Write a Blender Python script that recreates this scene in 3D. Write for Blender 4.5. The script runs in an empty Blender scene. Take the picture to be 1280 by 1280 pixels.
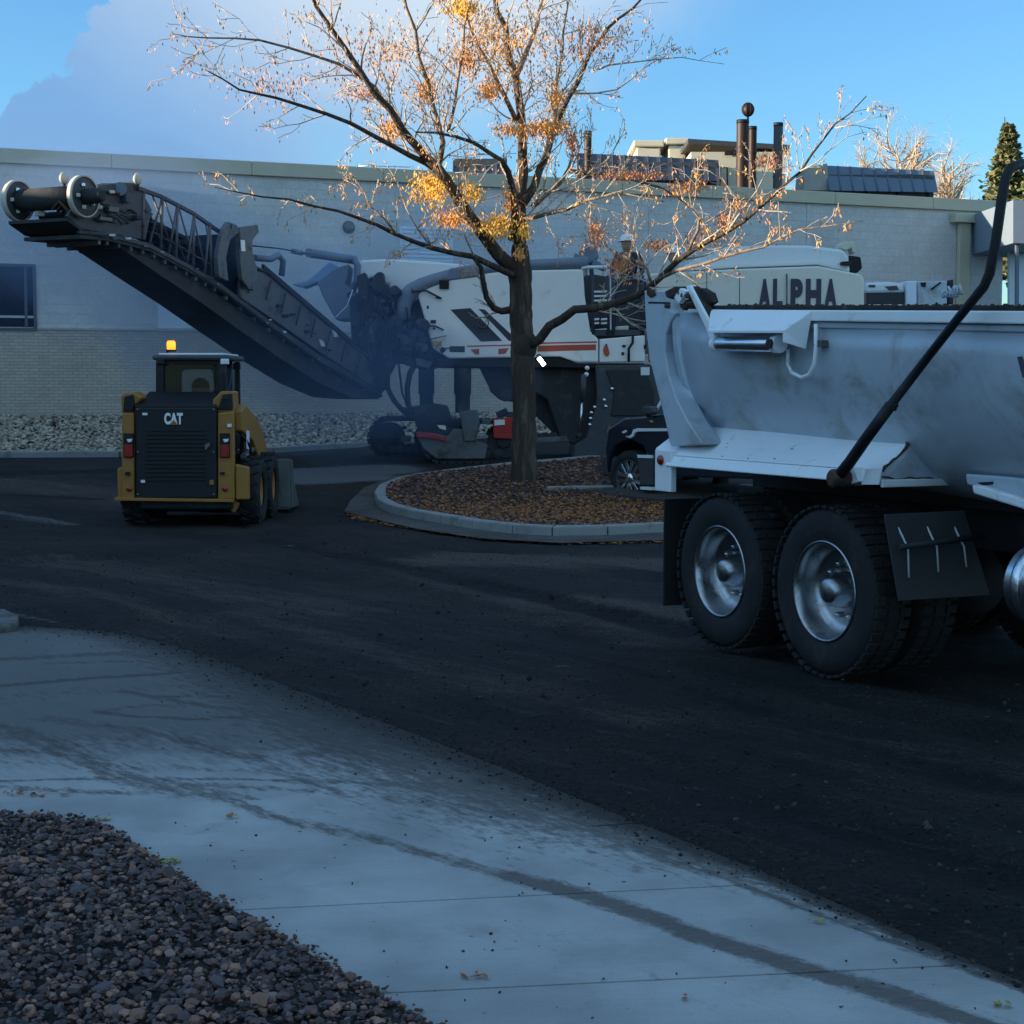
import bpy, bmesh, math, random
import numpy as np
from mathutils import Vector, Matrix
from mathutils.geometry import delaunay_2d_cdt
random.seed(7); rng = np.random.default_rng(7)
R = math.radians
sc = bpy.context.scene
COL = sc.collection

# ------------------------------------------------------------------ camera
F = 2000.0 / 1280.0            # focal length in picture widths
PITCH = math.atan(160 / 2000.0)
EYE = Vector((0, 0, 1.75))
cd = bpy.data.cameras.new('camera'); cam = bpy.data.objects.new('camera', cd); COL.objects.link(cam)
cd.sensor_width = 36; cd.lens = 36 * F; cd.clip_end = 3000; cd.clip_start = .05
cam.location = EYE; cam.rotation_euler = (R(90) - PITCH, 0, 0)
sc.camera = cam

# ------------------------------------------------------------------ sky, sun, exposure
SUN_EL = R(7.0)
SUN_DIR = Vector((-.985, -.17, 0)).normalized() * math.cos(SUN_EL) + Vector((0, 0, math.sin(SUN_EL)))
SKY_STRENGTH = .15
sc.view_settings.view_transform = 'Standard'; sc.view_settings.look = 'None'
sc.view_settings.gamma = 1; sc.view_settings.use_curve_mapping = False
sc.view_settings.exposure = 1.25
world = bpy.data.worlds.new('World'); sc.world = world; world.use_nodes = True
nt = world.node_tree; N = nt.nodes; L = nt.links; N.clear()
def nd(tree, kind, **kw):
    n = tree.nodes.new(kind)
    for k, v in kw.items():
        if isinstance(k, str) and hasattr(n, k): setattr(n, k, v)
    return n
def mth(tree, op, a, b=None, c=None, clamp=False):
    n = tree.nodes.new('ShaderNodeMath'); n.operation = op; n.use_clamp = clamp
    for i, v in enumerate((a, b, c)):
        if v is None: continue
        if isinstance(v, (int, float)): n.inputs[i].default_value = v
        else: tree.links.new(v, n.inputs[i])
    return n.outputs[0]
def sstep(tree, v, lo, hi):
    n = tree.nodes.new('ShaderNodeMapRange'); n.interpolation_type = 'SMOOTHSTEP'
    n.inputs['From Min'].default_value = lo; n.inputs['From Max'].default_value = hi
    tree.links.new(v, n.inputs['Value']); return n.outputs['Result']
def mixc(tree, f, a, b, mode='MIX'):
    n = tree.nodes.new('ShaderNodeMix'); n.data_type = 'RGBA'; n.blend_type = mode
    for s, v in ((n.inputs[0], f), (n.inputs[6], a), (n.inputs[7], b)):
        if isinstance(v, (int, float)): s.default_value = v
        elif isinstance(v, (tuple, list)): s.default_value = (*v[:3], 1)
        else: tree.links.new(v, s)
    return n.outputs[2]
sky = nd(nt, 'ShaderNodeTexSky', sky_type='NISHITA', sun_disc=False)
sky.sun_elevation = SUN_EL; sky.sun_rotation = math.atan2(SUN_DIR.x, SUN_DIR.y)
sky.air_density = 1.0; sky.dust_density = .2; sky.ozone_density = 2.5
tc = nd(nt, 'ShaderNodeTexCoord'); sp = nd(nt, 'ShaderNodeSeparateXYZ'); L.new(tc.outputs['Generated'], sp.inputs[0])
yy = mth(nt, 'MAXIMUM', sp.outputs['Y'], .02)
tu = mth(nt, 'DIVIDE', sp.outputs['X'], yy); tv = mth(nt, 'DIVIDE', sp.outputs['Z'], yy)      # bearing and height seen northward
cmb = nd(nt, 'ShaderNodeCombineXYZ'); L.new(tu, cmb.inputs[0]); L.new(tv, cmb.inputs[1])
def noise(tree, vec, scale, detail=6, rough=.55, dist=0):
    n = tree.nodes.new('ShaderNodeTexNoise'); n.inputs['Scale'].default_value = scale
    n.inputs['Detail'].default_value = detail; n.inputs['Roughness'].default_value = rough; n.inputs['Distortion'].default_value = dist
    if vec is not None: tree.links.new(vec, n.inputs['Vector'])
    return n.outputs['Fac']
nz1 = mth(nt, 'ADD', mth(nt, 'SUBTRACT', noise(nt, cmb.outputs[0], 14, 3, .5), .5), mth(nt, 'MULTIPLY', mth(nt, 'SUBTRACT', noise(nt, cmb.outputs[0], 70, 4, .6, .6), .5), .22))
nz2 = mth(nt, 'SUBTRACT', noise(nt, cmb.outputs[0], 9, 5, .55), .5)
# edge of the big cumulus: a line leaning up to the right, broken by noise
d1 = mth(nt, 'ADD', mth(nt, 'SUBTRACT', mth(nt, 'MULTIPLY', mth(nt, 'SUBTRACT', tu, -.32), 1.06), mth(nt, 'SUBTRACT', tv, .157)), mth(nt, 'MULTIPLY', nz1, .13))
d1 = sstep(nt, d1, 0, .005)
d2 = mth(nt, 'ADD', mth(nt, 'SUBTRACT', tv, mth(nt, 'MULTIPLY', mth(nt, 'ADD', tu, .15), .42)), mth(nt, 'MULTIPLY', nz2, .14))
d2 = sstep(nt, d2, .07, .17)
front = sstep(nt, sp.outputs['Y'], .2, .5)
left_end = sstep(nt, mth(nt, 'ADD', tu, mth(nt, 'MULTIPLY', nz2, .3)), -.9, -.4)
mask_l = mth(nt, 'MULTIPLY', mth(nt, 'MULTIPLY', d1, sstep(nt, mth(nt, 'MULTIPLY', tu, -1), .075, .16)), 1)
mask_c = mth(nt, 'MAXIMUM', mask_l, mth(nt, 'MULTIPLY', mth(nt, 'MULTIPLY', d1, d2), sstep(nt, mth(nt, 'MULTIPLY', tu, -1), -.18, .0)))
mask_c = mth(nt, 'MULTIPLY', mask_c, front)
# scattered clouds out of view, cover and colour set to light the ground
gen = sstep(nt, noise(nt, tc.outputs['Generated'], 2.2, 7, .55), .40, .58)
mask_g = mth(nt, 'MULTIPLY', gen, mth(nt, 'SUBTRACT', 1, front))
mask = mth(nt, 'MAXIMUM', mask_c, mask_g)
skyc = mixc(nt, 1.0, sky.outputs[0], (.52, .765, 1.0), 'MULTIPLY')
hl = sstep(nt, mth(nt, 'ADD', mth(nt, 'ADD', mth(nt, 'MULTIPLY', tu, .7), tv), mth(nt, 'MULTIPLY', nz2, .06)), -.02, .2)
cl_dark = (.60, 1.20, 2.15); cl_lit = (1.9, 2.25, 2.6); cl_else = (1.3, 2.15, 2.9)
cloudc = mixc(nt, front, cl_else, mixc(nt, hl, cl_dark, cl_lit))
skymix = mixc(nt, mth(nt, 'MULTIPLY', mask, .93), skyc, cloudc)
bg = nd(nt, 'ShaderNodeBackground'); bg.inputs['Strength'].default_value = SKY_STRENGTH
wo = nd(nt, 'ShaderNodeOutputWorld'); L.new(skymix, bg.inputs[0]); L.new(bg.outputs[0], wo.inputs[0])

sl = bpy.data.lights.new('sun', 'SUN'); so = bpy.data.objects.new('sun', sl); COL.objects.link(so)
sl.energy = 5.0; sl.angle = R(.5); sl.color = (1, .80, .56)
so.rotation_euler = SUN_DIR.to_track_quat('Z', 'Y').to_euler(); so.location = (-30, -20, 40)

# ------------------------------------------------------------------ picture-to-place helpers
cp, sp_ = math.cos(PITCH), math.sin(PITCH)
def ray(px, py):
    a, b = (px - 640) / 2000.0, -(py - 640) / 2000.0
    return Vector((a, cp + b * sp_, -sp_ + b * cp))
def P(px, py, Y):                      # the point at distance Y
    d = ray(px, py); return EYE + d * (Y / d.y)
def sm(a, b, x):
    t = min(1, max(0, (x - a) / (b - a))); return t * t * (3 - 2 * t)
# main wall runs from WL to WR
WL = P(0, 480, 34.0); WR = P(1250, 480, 43.9)
WD = (WR - WL); WD.z = 0; WD.normalize(); WN = Vector((WD.y, -WD.x, 0))   # faces the camera
def wall_dist(x, y): return (x - WL.x) * WN.x + (y - WL.y) * WN.y
def H(x, y):
    base = .45 * sm(21, 29.5, y)
    d = wall_dist(x, y)
    bank = 1.07 - .62 * max(0, d) / 3.9
    return max(base, bank) if y > 21 else base
def G(px, py, off=0.0):                # the point on the ground
    d = ray(px, py); t = 1.0
    prev = t
    while t < 200:
        p = EYE + d * t
        if p.z <= H(p.x, p.y) + off:
            lo, hi = prev, t
            for _ in range(18):
                m = (lo + hi) / 2; q = EYE + d * m
                if q.z <= H(q.x, q.y) + off: hi = m
                else: lo = m
            return EYE + d * hi
        prev = t; t += .15
    return EYE + d * 60

# ------------------------------------------------------------------ materials
MATS = {}
def mat(name, col, rough=.6, metal=0, var=.18, scale=6, bump=.15, bscale=60, col2=None, thr=(.5, .62), spec=.4, coat=0, dscale=3, stretch=None, bdist=.02):
    if name in MATS: return MATS[name]
    m = bpy.data.materials.new(name); m.use_nodes = True; t = m.node_tree
    b = t.nodes['Principled BSDF']
    b.inputs['Roughness'].default_value = rough; b.inputs['Metallic'].default_value = metal
    b.inputs['Specular IOR Level'].default_value = spec
    b.inputs['Coat Weight'].default_value = coat
    tc = t.nodes.new('ShaderNodeTexCoord'); v = tc.outputs['Object']
    if stretch:
        ms = t.nodes.new('ShaderNodeMapping'); ms.inputs['Scale'].default_value = stretch; t.links.new(v, ms.inputs[0]); v = ms.outputs[0]
    n1 = noise(t, v, scale, 6, .6)
    hsv = t.nodes.new('ShaderNodeHueSaturation'); hsv.inputs['Color'].default_value = (*col, 1)
    t.links.new(mth(t, 'ADD', mth(t, 'MULTIPLY', n1, 2 * var), 1 - var), hsv.inputs['Value'])
    c = hsv.outputs[0]
    if col2:
        n2 = noise(t, v, dscale, 8, .7, .4)
        c = mixc(t, sstep(t, n2, *thr), c, col2)
    t.links.new(c, b.inputs['Base Color'])
    t.links.new(mth(t, 'ADD', mth(t, 'MULTIPLY', n1, .2), rough - .1, clamp=True), b.inputs['Roughness'])
    if bump:
        bp = t.nodes.new('ShaderNodeBump'); bp.inputs['Strength'].default_value = bump; bp.inputs['Distance'].default_value = bdist
        t.links.new(noise(t, v, bscale, 5, .6), bp.inputs['Height']); t.links.new(bp.outputs[0], b.inputs['Normal'])
    MATS[name] = m; return m
def emit(name, col, strength):
    m = bpy.data.materials.new(name); m.use_nodes = True; b = m.node_tree.nodes['Principled BSDF']
    b.inputs['Base Color'].default_value = (*col, 1); b.inputs['Emission Color'].default_value = (*col, 1)
    b.inputs['Emission Strength'].default_value = strength; MATS[name] = m; return m
def attrmat(name, ramp, rough=.8, bump=0, attr='tone', metal=0):
    m = bpy.data.materials.new(name); m.use_nodes = True; t = m.node_tree; b = t.nodes['Principled BSDF']
    b.inputs['Roughness'].default_value = rough; b.inputs['Specular IOR Level'].default_value = .3
    a = t.nodes.new('ShaderNodeAttribute'); a.attribute_name = attr
    r = t.nodes.new('ShaderNodeValToRGB'); e = r.color_ramp.elements
    r.color_ramp.interpolation = 'CONSTANT' if len(ramp) > 5 else 'LINEAR'
    e[0].position = 0; e[0].color = (*ramp[0], 1); e[1].position = 1; e[1].color = (*ramp[-1], 1)
    for i, c in enumerate(ramp[1:-1]):
        x = e.new((i + 1) / (len(ramp) - (0 if len(ramp) > 5 else 1))); x.color = (*c, 1)
    if len(ramp) > 5: e[-1].position = (len(ramp) - 1) / len(ramp)
    t.links.new(a.outputs['Fac'], r.inputs[0])
    tc = t.nodes.new('ShaderNodeTexCoord')
    n1 = noise(t, tc.outputs['Object'], 30, 4, .6)
    c = mixc(t, 1.0, r.outputs[0], mixc(t, n1, (.7, .7, .7), (1.25, 1.25, 1.25)), 'MULTIPLY')
    t.links.new(c, b.inputs['Base Color']); MATS[name] = m; return m

M_black = mat('black_steel', (.014, .015, .018), .55, .3, .4, 9, .3, 40, (.035, .034, .033), (.5, .72))
M_soot = mat('sooty_steel', (.035, .037, .042), .75, .1, .45, 7, .4, 30, (.10, .092, .085), (.55, .75))
M_grey = mat('grey_steel', (.15, .155, .16), .5, .4, .3, 6, .3, 40, (.06, .055, .05), (.48, .68))
M_dgrey = mat('dark_grey_paint', (.065, .07, .08), .5, .2, .35, 6, .3, 40, (.12, .115, .11), (.56, .74))
M_rubber = mat('rubber', (.016, .016, .018), .82, 0, .35, 12, .3, 80, (.05, .045, .04), (.52, .75), dscale=5)
M_alu = mat('polished_aluminium', (.72, .73, .75), .24, 1, .12, 10, .05, 60, (.35, .34, .33), (.55, .75), dscale=8)
M_dullalu = mat('dull_aluminium', (.42, .43, .45), .3, 1, .15, 8, .08, 50, (.16, .155, .15), (.5, .72), dscale=7)
M_chrome = mat('chrome', (.85, .86, .88), .1, 1, .05, 4, 0)
M_white = mat('machine_white_paint', (.88, .86, .82), .4, 0, .05, 5, .04, 30, (.42, .40, .37), (.58, .85), coat=.2)
M_cream = mat('machine_cream_paint', (.82, .76, .66), .45, 0, .06, 5, .04, 30, (.45, .42, .37), (.55, .85))
M_silver = mat('silver_grey_hood', (.76, .78, .80), .4, .0, .06, 3, .05, 20, (.42, .42, .43), (.55, .8))
M_duct = mat('blue_grey_duct', (.17, .21, .27), .5, 0, .15, 6, .1, 30)
M_red = mat('red_paint', (.42, .03, .02), .5, 0, .2, 8, .1, 30, (.09, .05, .045), (.55, .72))
M_orange = mat('red_orange_stripe', (.50, .09, .045), .5, 0, .1, 6, .03)
M_decal = mat('dark_blue_decal', (.045, .05, .07), .5, 0, .15, 6, .03)
M_letter = mat('navy_lettering', (.06, .055, .085), .6, 0, .2, 9, .03)
M_yellow = mat('worn_yellow_paint', (.32, .15, .028), .5, 0, .15, 6, .12, 30, (.13, .075, .03), (.55, .78))
M_yellow_lo = M_yellow
M_redlens = mat('red_lens', (.30, .012, .01), .25, 0, .1, 4, 0, coat=.6)
M_whitelens = mat('clear_lens', (.8, .8, .82), .15, 0, .05, 4, 0, coat=.6)
M_amber = mat('amber_lens', (.65, .30, .05), .3, 0, .1, 4, 0, coat=.4)
M_trail = mat('trailer_grey_paint', (.48, .54, .61), .42, .05, .12, 2.2, .25, 9, (.30, .30, .29), (.47, .72), coat=.15, dscale=2.2)
M_trail_w = mat('chipped_white_paint', (.86, .88, .90), .42, .02, .06, 4, .15, 18, (.42, .40, .38), (.56, .76), dscale=5)
M_rust = mat('rusty_steel', (.10, .055, .03), .85, .1, .4, 14, .5, 60, (.035, .03, .028), (.45, .6), dscale=9)
M_rimdirt = mat('asphalt_crusted_rim', (.035, .028, .024), .9, 0, .5, 20, .8, 50, (.13, .075, .045), (.58, .7), dscale=12)
M_skin = mat('skin', (.42, .24, .17), .6, 0, .08, 10, 0)
M_navy = mat('navy_cloth', (.03, .035, .055), .9, 0, .2, 20, .2)
M_hivis = mat('lime_safety_cloth', (.28, .62, .10), .8, 0, .15, 20, .2)
M_orvest = mat('orange_safety_cloth', (.55, .16, .08), .85, 0, .2, 20, .2)
M_denim = mat('dark_denim', (.035, .045, .07), .9, 0, .2, 25, .2)
M_paleshirt = mat('pale_blue_cloth', (.40, .46, .55), .9, 0, .1, 20, .2)
M_hat = mat('white_hard_hat', (.80, .80, .80), .35, 0, .04, 4, 0, coat=.3)
M_hair = mat('dark_hair', (.02, .015, .012), .7, 0, .2, 40, .3)
M_carpaint = mat('black_car_paint', (.018, .022, .035), .16, .1, .1, 4, 0, coat=.8)
M_cargrey = mat('dark_plastic', (.055, .055, .06), .6, 0, .15, 10, .1)
M_carwhite = mat('white_car_paint', (.70, .72, .74), .3, 0, .05, 4, 0, coat=.6)
def glassmat(name, col, alpha=.35, rough=.05):
    m = bpy.data.materials.new(name); m.use_nodes = True; t = m.node_tree; b = t.nodes['Principled BSDF']
    b.inputs['Base Color'].default_value = (*col, 1); b.inputs['Roughness'].default_value = rough
    b.inputs['Alpha'].default_value = alpha; b.inputs['Specular IOR Level'].default_value = .25
    MATS[name] = m; return m
M_glass = glassmat('tinted_glass', (.02, .035, .03), .38)
M_winglass = glassmat('dark_window_glass', (.012, .017, .03), 1.0, .08)
M_bark = mat('honeylocust_bark', (.055, .040, .031), .9, 0, .6, 7, 1.0, 12, (.135, .10, .075), (.5, .62), dscale=9, stretch=(1, 1, .16), bdist=.07)
M_limb = mat('sunlit_limb_bark', (.27, .21, .155), .9, 0, .45, 7, .8, 40, (.09, .066, .05), (.48, .62), dscale=9)  # bark colour lightened for limbs standing in the sun
M_twig = mat('pale_twig_bark', (.55, .46, .36), .85, 0, .3, 9, .3, 60, (.16, .12, .09), (.5, .65), dscale=6)
M_kerb = mat('kerb_concrete', (.27, .27, .265), .85, 0, .2, 7, .35, 50, (.13, .125, .12), (.5, .7), dscale=2.2)

# ------------------------------------------------------------------ mesh builder
ORG = {}
def tag(o, label=None, cat=None, group=None, kind=None):
    if label: o['label'] = label
    if cat: o['category'] = cat
    if group: o['group'] = group
    if kind: o['kind'] = kind
    return o
def thing(name, label, cat, loc, group=None):
    o = bpy.data.objects.new(name, None); COL.objects.link(o); o.location = loc; o.empty_display_size = .2
    ORG[o.name] = Vector(loc); return tag(o, label, cat, group)
def V(*a): return Vector(a)
def frame(axis):
    a = Vector(axis).normalized(); h = Vector((0, 0, 1)) if abs(a.z) < .9 else Vector((1, 0, 0))
    x = a.cross(h).normalized(); return x, a.cross(x).normalized(), a
class MB:
    def __init__(s): s.v = []; s.f = []; s.sm = []
    def add(s, vs, fs, smooth=False):
        o = len(s.v); s.v += [Vector(p) for p in vs]; s.f += [tuple(i + o for i in f) for f in fs]; s.sm += [smooth] * len(fs); return s
    def box(s, c, size, rz=0, M=None):
        c = Vector(c); h = Vector(size) / 2
        m = M or Matrix.Rotation(rz, 3, 'Z')
        vs = [c + m @ Vector((x * h.x, y * h.y, z * h.z)) for x in (-1, 1) for y in (-1, 1) for z in (-1, 1)]
        return s.add(vs, [(0, 1, 3, 2), (4, 6, 7, 5), (0, 4, 5, 1), (2, 3, 7, 6), (0, 2, 6, 4), (1, 5, 7, 3)])
    def prism(s, pts, vec):
        pts = [Vector(p) for p in pts]; vec = Vector(vec); n = len(pts)
        nn = Vector()
        for i in range(n): nn += pts[i].cross(pts[(i + 1) % n])
        if nn.dot(vec) > 0: pts.reverse()
        fs = [tuple(range(n)), tuple(range(2 * n - 1, n - 1, -1))]
        for i in range(n): j = (i + 1) % n; fs.append((i, i + n, j + n, j))
        return s.add(pts + [p + vec for p in pts], fs)
    def tube(s, path, r, n=8, caps=True, smooth=True):
        path = [Vector(p) for p in path]; rr = r if isinstance(r, (list, tuple)) else [r] * len(path)
        vs = []; x = None
        for i, p in enumerate(path):
            a = path[min(i + 1, len(path) - 1)] - path[max(i - 1, 0)]
            if a.length < 1e-9: a = Vector((0, 0, 1))
            a.normalize()
            if x is None: x, y, _ = frame(a)
            else:
                x = x - a * x.dot(a)
                if x.length < 1e-6: x, y, _ = frame(a)
                x.normalize(); y = a.cross(x)
            for k in range(n):
                t = 2 * math.pi * k / n; vs.append(p + (x * math.cos(t) + y * math.sin(t)) * rr[i])
        fs = []
        for i in range(len(path) - 1):
            for k in range(n):
                k2 = (k + 1) % n; fs.append((i * n + k, i * n + k2, (i + 1) * n + k2, (i + 1) * n + k))
        s.add(vs, fs, smooth)
        if caps:
            o = len(s.v) - len(vs); m = len(path) - 1
            s.f.append(tuple(o + k for k in reversed(range(n)))); s.f.append(tuple(o + m * n + k for k in range(n))); s.sm += [False, False]
        return s
    def lathe(s, prof, c, axis, n=32, smooth=True):   # prof: (radius, along axis)
        x, y, a = frame(axis); c = Vector(c); vs = []
        for (r, h) in prof:
            for k in range(n):
                t = 2 * math.pi * k / n; vs.append(c + a * h + (x * math.cos(t) + y * math.sin(t)) * max(r, 1e-4))
        fs = []
        for i in range(len(prof) - 1):
            for k in range(n):
                k2 = (k + 1) % n; fs.append((i * n + k, i * n + k2, (i + 1) * n + k2, (i + 1) * n + k))
        return s.add(vs, fs, smooth)
    def ball(s, c, r, n=12, sc_=(1, 1, 1), cut=None):
        c = Vector(c); prof = []
        vs = []; rows = n // 2 + 1
        for i in range(rows):
            ph = math.pi * i / (rows - 1)
            if cut is not None and math.cos(ph) < cut: ph = math.acos(cut)
            for k in range(n):
                t = 2 * math.pi * k / n
                vs.append(c + Vector((math.sin(ph) * math.cos(t) * r * sc_[0], math.sin(ph) * math.sin(t) * r * sc_[1], math.cos(ph) * r * sc_[2])))
        fs = []
        for i in range(rows - 1):
            for k in range(n):
                k2 = (k + 1) % n; fs.append((i * n + k, (i + 1) * n + k, (i + 1) * n + k2, i * n + k2))
        return s.add(vs, fs, True)
    def build(s, name, m, parent=None, bevel=0, label=None, kind=None):
        o0 = ORG[parent.name] if parent is not None else Vector()
        me = bpy.data.meshes.new(name); me.from_pydata([p - o0 for p in s.v], [], s.f)
        me.polygons.foreach_set('use_smooth', s.sm); me.materials.append(m); me.update()
        ob = bpy.data.objects.new(name, me); COL.objects.link(ob)
        if parent is not None: ob.parent = parent; ORG[ob.name] = o0
        else: ORG[ob.name] = Vector()
        if bevel:
            b = ob.modifiers.new('bevel', 'BEVEL'); b.width = bevel; b.segments = 2; b.limit_method = 'ANGLE'; b.angle_limit = R(40)
            b.use_clamp_overlap = True
        if label: ob['label'] = label
        if kind: ob['kind'] = kind
        return ob
def pp(pts, Y): return [P(x, y, Y) for x, y in pts]
def slab(name, pts, Y, depth, m, parent, bevel=.012, **kw):      # a solid whose near outline is pts at distance Y
    return MB().prism(pp(pts, Y), (0, depth, 0)).build(name, m, parent, bevel, **kw)
def npmesh(name, verts, faces, m, tone=None, smooth=False, parent=None, kind=None, attr='tone'):
    me = bpy.data.meshes.new(name); nf, k = faces.shape
    me.vertices.add(len(verts)); me.vertices.foreach_set('co', np.asarray(verts, dtype=np.float32).ravel())
    me.loops.add(nf * k); me.loops.foreach_set('vertex_index', faces.astype(np.int32).ravel())
    me.polygons.add(nf); me.polygons.foreach_set('loop_start', np.arange(0, nf * k, k, dtype=np.int32))
    me.update(calc_edges=True); me.validate()
    me.polygons.foreach_set('use_smooth', [smooth] * nf)
    if tone is not None:
        a = me.attributes.new(attr, 'FLOAT', 'POINT'); a.data.foreach_set('value', np.asarray(tone, dtype=np.float32))
    me.materials.append(m); ob = bpy.data.objects.new(name, me); COL.objects.link(ob)
    ORG[ob.name] = Vector()
    if parent is not None: ob.parent = parent; ob.location = -ORG[parent.name]
    if kind: ob['kind'] = kind
    return ob

# ================================================================== GROUND
def poly_dist(xs, ys, pl):
    best = np.full(xs.shape, 1e9)
    for (a, b) in zip(pl[:-1], pl[1:]):
        ax, ay, bx, by = a[0], a[1], b[0], b[1]; dx, dy = bx - ax, by - ay
        t = np.clip(((xs - ax) * dx + (ys - ay) * dy) / (dx * dx + dy * dy + 1e-9), 0, 1)
        best = np.minimum(best, np.hypot(xs - ax - t * dx, ys - ay - t * dy))
    return best
def chaikin(pl, n=2):
    for _ in range(n):
        o = [pl[0]]
        for a, b in zip(pl[:-1], pl[1:]): o += [(a[0] * .75 + b[0] * .25, a[1] * .75 + b[1] * .25), (a[0] * .25 + b[0] * .75, a[1] * .25 + b[1] * .75)]
        pl = o + [pl[-1]]
    return pl
def gl(pts): return [(lambda q: (q.x, q.y))(G(*p)) for p in pts]
gx = np.concatenate([-np.geomspace(300, 14, 26), np.arange(-13.9, 13.9, .11), np.geomspace(14, 300, 26)])
gy = np.concatenate([-np.geomspace(300, 3, 22), np.arange(-2.6, 3, .4), np.arange(3, 14, .075), np.arange(14, 34, .13), np.arange(34, 60, .6), np.geomspace(60.5, 500, 24)])
XX, YY = np.meshgrid(gx, gy)
def smn(a, b, x):
    t = np.clip((x - a) / (b - a), 0, 1); return t * t * (3 - 2 * t)
DW = (XX - WL.x) * WN.x + (YY - WL.y) * WN.y
ZZ = .45 * smn(21, 29.5, YY); bank = 1.07 - .62 * np.maximum(0, DW) / 3.9
ZZ = np.where(YY > 21, np.maximum(ZZ, np.minimum(bank, 1.07)), ZZ)
milled = [(330, 668), (420, 686), (520, 706), (640, 731), (760, 756), (860, 778), (960, 800)]
ml = gl(milled)
# the milled edge is a small step down towards the camera
def side_of(xs, ys, pl):
    yl = np.interp(xs, [p[0] for p in pl], [p[1] for p in pl]); return ys - yl
s1 = side_of(XX, YY, ml)
inx = smn(ml[0][0] - 1.0, ml[0][0] + .3, XX) * (1 - smn(6, 8, XX))
ZZ = ZZ - .035 * (1 - smn(-.08, .08, s1)) * inx * smn(0, 3, YY)
ruts = [gl([(0, 600), (120, 612), (240, 630), (330, 640)]), gl([(0, 700), (200, 690), (480, 720), (800, 790), (1100, 860), (1280, 905)]),
        gl([(0, 745), (300, 800), (640, 880), (900, 950), (1280, 1060)]), gl([(300, 650), (500, 690), (700, 700), (830, 720)]),
        gl([(700, 760), (900, 840), (1100, 900), (1280, 960)])]
from mathutils import noise as mnoise
sel_ = (XX > -12) & (XX < 12) & (YY > 3.5) & (YY < 30)
nzv = np.zeros_like(XX)
for a_, b_ in zip(*np.nonzero(sel_)):
    v_ = Vector((XX[a_, b_] * .9 - YY[a_, b_] * .35, YY[a_, b_] * 2.6 + XX[a_, b_] * 1.1, 0)); nzv[a_, b_] = mnoise.noise(v_) * .011 + mnoise.noise(v_ * 3.7) * .008
ZZ += nzv
brown = np.zeros_like(XX); dark = np.zeros_like(XX)
for pts, w_, am in (([(560, 700), (700, 700), (830, 705)], .7, 1.0), ([(640, 745), (760, 752), (860, 770)], .35, .9), ([(0, 605), (140, 615), (260, 640)], 1.1, .8), ([(60, 700), (200, 720), (420, 760)], .7, .6), ([(300, 760), (600, 840), (800, 890)], .35, .55), ([(0, 725), (150, 745), (300, 790)], .25, .6), ([(480, 700), (640, 750), (820, 800)], .3, .6), ([(900, 880), (1100, 960), (1280, 1050)], .5, .35), ([(1000, 900), (1280, 960)], .35, .4)):
    brown = np.maximum(brown, am * np.exp(-(poly_dist(XX, YY, gl(pts)) / w_) ** 2))
for pts, w_, am in (([(330, 672), (420, 690), (520, 710), (640, 735), (760, 760), (860, 783)], .16, 1.0), ([(0, 592), (80, 590), (150, 588)], .3, 1.0), ([(0, 618), (130, 624)], .14, .8), ([(430, 645), (480, 655), (560, 668)], .18, .9), ([(640, 800), (800, 830), (960, 880)], .12, .7), ([(0, 775), (100, 784), (180, 792)], .12, 1.0), ([(700, 900), (900, 960), (1280, 1090)], .25, .5), ([(840, 860), (1000, 900), (1280, 975)], .08, .7)):
    dark = np.maximum(dark, am * np.exp(-(poly_dist(XX, YY, gl(pts)) / w_) ** 2))
for k, rt in enumerate(ruts):
    dd = poly_dist(XX, YY, rt); ZZ += .030 * np.exp(-(dd / .16) ** 2) - .022 * np.exp(-((dd - .3) / .14) ** 2)
pale = np.zeros_like(XX)  # wet glare and dusty streaks, both painted into the asphalt colour
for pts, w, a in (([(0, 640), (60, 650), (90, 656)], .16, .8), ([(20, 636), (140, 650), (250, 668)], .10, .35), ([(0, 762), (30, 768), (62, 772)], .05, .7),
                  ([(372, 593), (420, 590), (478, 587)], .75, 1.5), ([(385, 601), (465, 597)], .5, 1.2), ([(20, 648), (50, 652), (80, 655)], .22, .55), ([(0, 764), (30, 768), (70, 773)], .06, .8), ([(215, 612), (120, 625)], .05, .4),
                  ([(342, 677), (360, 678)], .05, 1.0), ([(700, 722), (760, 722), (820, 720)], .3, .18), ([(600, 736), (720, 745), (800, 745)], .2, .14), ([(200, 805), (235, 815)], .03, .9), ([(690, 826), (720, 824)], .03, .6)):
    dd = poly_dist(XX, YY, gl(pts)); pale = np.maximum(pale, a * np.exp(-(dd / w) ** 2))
gy_n, gx_n = XX.shape
vv = np.stack([XX.ravel(), YY.ravel(), ZZ.ravel()], 1)
idx = np.arange(gy_n * gx_n).reshape(gy_n, gx_n)
ff = np.stack([idx[:-1, :-1].ravel(), idx[:-1, 1:].ravel(), idx[1:, 1:].ravel(), idx[1:, :-1].ravel()], 1)
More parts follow.
